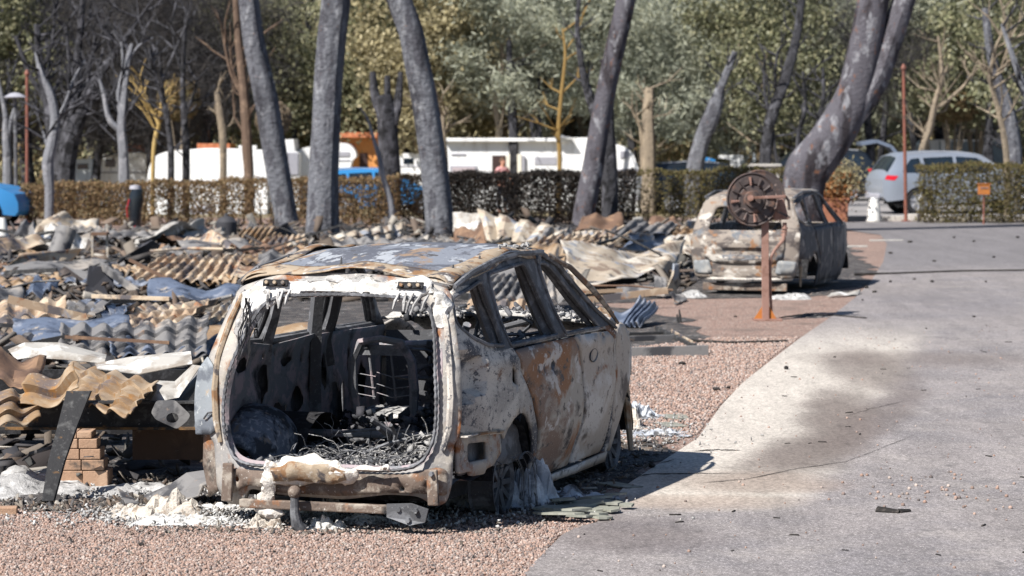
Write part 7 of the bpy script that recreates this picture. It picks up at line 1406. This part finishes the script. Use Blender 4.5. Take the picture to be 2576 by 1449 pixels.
# terracotta planter with a half-burnt bush
pp = G(2102, 560); pl = thing('planter', 'terracotta planter box holding an orange and green bush behind the farther car', 'planter', (pp.x, pp.y, 0)); k = pp.y / F
MB().box((0, .3, .28), (.60, .60, .56), taper=1.06).build('box', M('terracotta', (.30, .13, .08), [((.20, .09, .06), 5, .5, .7)], bump=.2), pl, bevel=.02); MB().box((0, .3, .58), (.68, .68, .06)).build('rim', MATS['terracotta'], pl, bevel=.01)
g = np.random.default_rng(3); n = 3600; P = g.normal(size=(n, 3)) * np.array([.24, .24, .22]) + np.array([.05, .3, .95]); fast('orange_foliage', leaves(P[:2000] - [.05, 0, .12], g.uniform(.02, .04, 2000), g.uniform(.03, .05, 2000)), 4, leafmat('orange_scorched_leaves', ((.30, .12, .04), (.42, .20, .08), (.25, .14, .07))), pl); fast('green_foliage', leaves(P[2000:] + [.12, 0, .12], g.uniform(.015, .03, 1600), g.uniform(.04, .07, 1600)), 4, LM['yellow'], pl)
# dark bag hanging in front of the brown hedge
p = G(343, 578); bg_ = thing('trolley_bag', 'black bag with red straps standing before the brown hedge', 'bag', (p.x, p.y - .3, 0)); k = p.y / F
MB().lathe([(0, 0), (.13, 0), (.15, .05), (.14, .45), (.17, .7), (.13, .95), (0, 1.0)], 14, Matrix.Rotation(.06, 4, 'Y')).build('bag_body', m_blk, bg_, smooth=True); MB().tube([(-.10, -.12, .72), (-.16, -.16, .5), (-.14, -.14, .3)], .02, 6).build('strap', M('dull_red_strap', (.28, .02, .03), (), bump=0), bg_); MB().lathe([(0, 0), (.14, 0), (.12, .08), (0, .1)], 12, Matrix.Translation((.02, 0, .95))).build('cap', m_greyp, bg_, smooth=True); MB().ball((.03, -.16, .02), .08, 8).build('foot', m_redl, bg_)
# ================================================================== PERSON
pd_ = PD(1264, 400, 93.2); pe = thing('person', 'person in a pink shirt standing at the open door of the long caravan', 'person', (pd_.x, 93.2, -.42), R(35))
def skin(name, joints, edges, mat, parent, sub=2, root=0):
    me = bpy.data.meshes.new(name); me.from_pydata([j[:3] for j in joints], edges, []); o = bpy.data.objects.new(name, me); sc.collection.objects.link(o); o.parent = parent
    m = o.modifiers.new('skin', 'SKIN'); m.use_smooth_shade = True; ly = me.skin_vertices[0].data
    for i, j in enumerate(joints):
        ry = j[4] if len(j) > 4 else j[3]; ly[i].radius = (j[3], ry)
    ly[root].use_root = True; s = o.modifiers.new('sub', 'SUBSURF'); s.levels = sub; s.render_levels = sub; me.materials.append(mat); return o
m_skin = M('person_skin', (.52, .27, .19), (), rough=.6, bump=0); m_shirt = M('pink_shirt', (.55, .28, .28), (), rough=.9, bump=.2); m_trou = M('dark_trousers', (.05, .06, .09), (), rough=.9, bump=.2); m_hair = M('brown_hair', (.10, .06, .04), (), rough=.8, bump=.3)  # one even colour for all bare skin
J = [(0, 0, .95, .13, .10), (0, 0, 1.12, .12, .09), (0, 0, 1.32, .15, .10), (0, 0, 1.44, .08, .07), (0, -.01, 1.50, .052), (0, -.02, 1.56, .07, .08), (0, -.025, 1.65, .078, .092), (0, -.02, 1.72, .06, .07),
     (.19, 0, 1.40, .055), (.25, -.03, 1.12, .042), (.20, -.22, .98, .03), (-.19, 0, 1.40, .055), (-.26, -.02, 1.12, .042), (-.22, -.20, .96, .03),
     (.10, 0, .86, .095), (.11, -.01, .48, .06), (.11, .02, .08, .045), (.11, -.14, .04, .04), (-.10, 0, .86, .095), (-.11, .03, .48, .06), (-.11, .05, .08, .045), (-.11, -.11, .04, .04)]
E_ = [(0, 1), (1, 2), (2, 3), (3, 4), (4, 5), (5, 6), (6, 7), (3, 8), (8, 9), (9, 10), (3, 11), (11, 12), (12, 13), (0, 14), (14, 15), (15, 16), (16, 17), (0, 18), (18, 19), (19, 20), (20, 21)]
skin('body', J, E_, m_skin, pe)
skin('shirt', [(0, 0, .92, .15, .12), (0, 0, 1.12, .14, .11), (0, 0, 1.32, .17, .12), (0, 0, 1.43, .10, .085), (.19, 0, 1.40, .072), (.245, -.02, 1.20, .062), (-.19, 0, 1.40, .072), (-.25, -.01, 1.20, .062)], [(0, 1), (1, 2), (2, 3), (3, 4), (4, 5), (3, 6), (6, 7)], m_shirt, pe)
skin('trousers', [(0, 0, .93, .145, .12), (.10, 0, .82, .11), (.11, -.01, .48, .078), (.11, .02, .12, .062), (-.10, 0, .82, .11), (-.11, .03, .48, .078), (-.11, .05, .12, .062)], [(0, 1), (1, 2), (2, 3), (0, 4), (4, 5), (5, 6)], m_trou, pe)
MB().grid(lambda u, v: (.086 * math.sin(math.pi * .62 * v) * math.cos(2 * math.pi * u), -.005 + .100 * math.sin(math.pi * .62 * v) * math.sin(2 * math.pi * u) + .02 * v, 1.665 + .105 * math.cos(math.pi * .62 * v) + .03 * v * math.cos(2 * math.pi * u + 1.57)), 16, 8).build('hair', m_hair, pe, smooth=True, solid=.006)
MB().tube([(0, -.108, 1.665), (0, -.135, 1.635), (0, -.115, 1.625)], [.010, .016, .010], 6).build('nose', m_skin, pe, smooth=True)
for s in (-1, 1):
    MB().ball((s * .032, -.103, 1.672), .011, 6).build('eye', m_darki, pe); MB().ball((s * .084, -.015, 1.645), .024, 8, (.4, .8, 1.2)).build('ear', m_skin, pe)
    for f in range(5):
        x0, y0, z0 = s * .21, -.235, .965; a = (f - 2) * .016; l = (.05, .075, .085, .078, .06)[f]
        MB().tube([(x0 + a, y0, z0), (x0 + a * 1.2, y0 - l * .6, z0 - .015), (x0 + a * 1.2, y0 - l * .8, z0 - l * .5)], [.010, .009, .006], 6).build('finger', m_skin, pe, smooth=True)
MB().box((0, -.110, 1.602), (.045, .008, .009)).build('mouth', m_redl, pe)
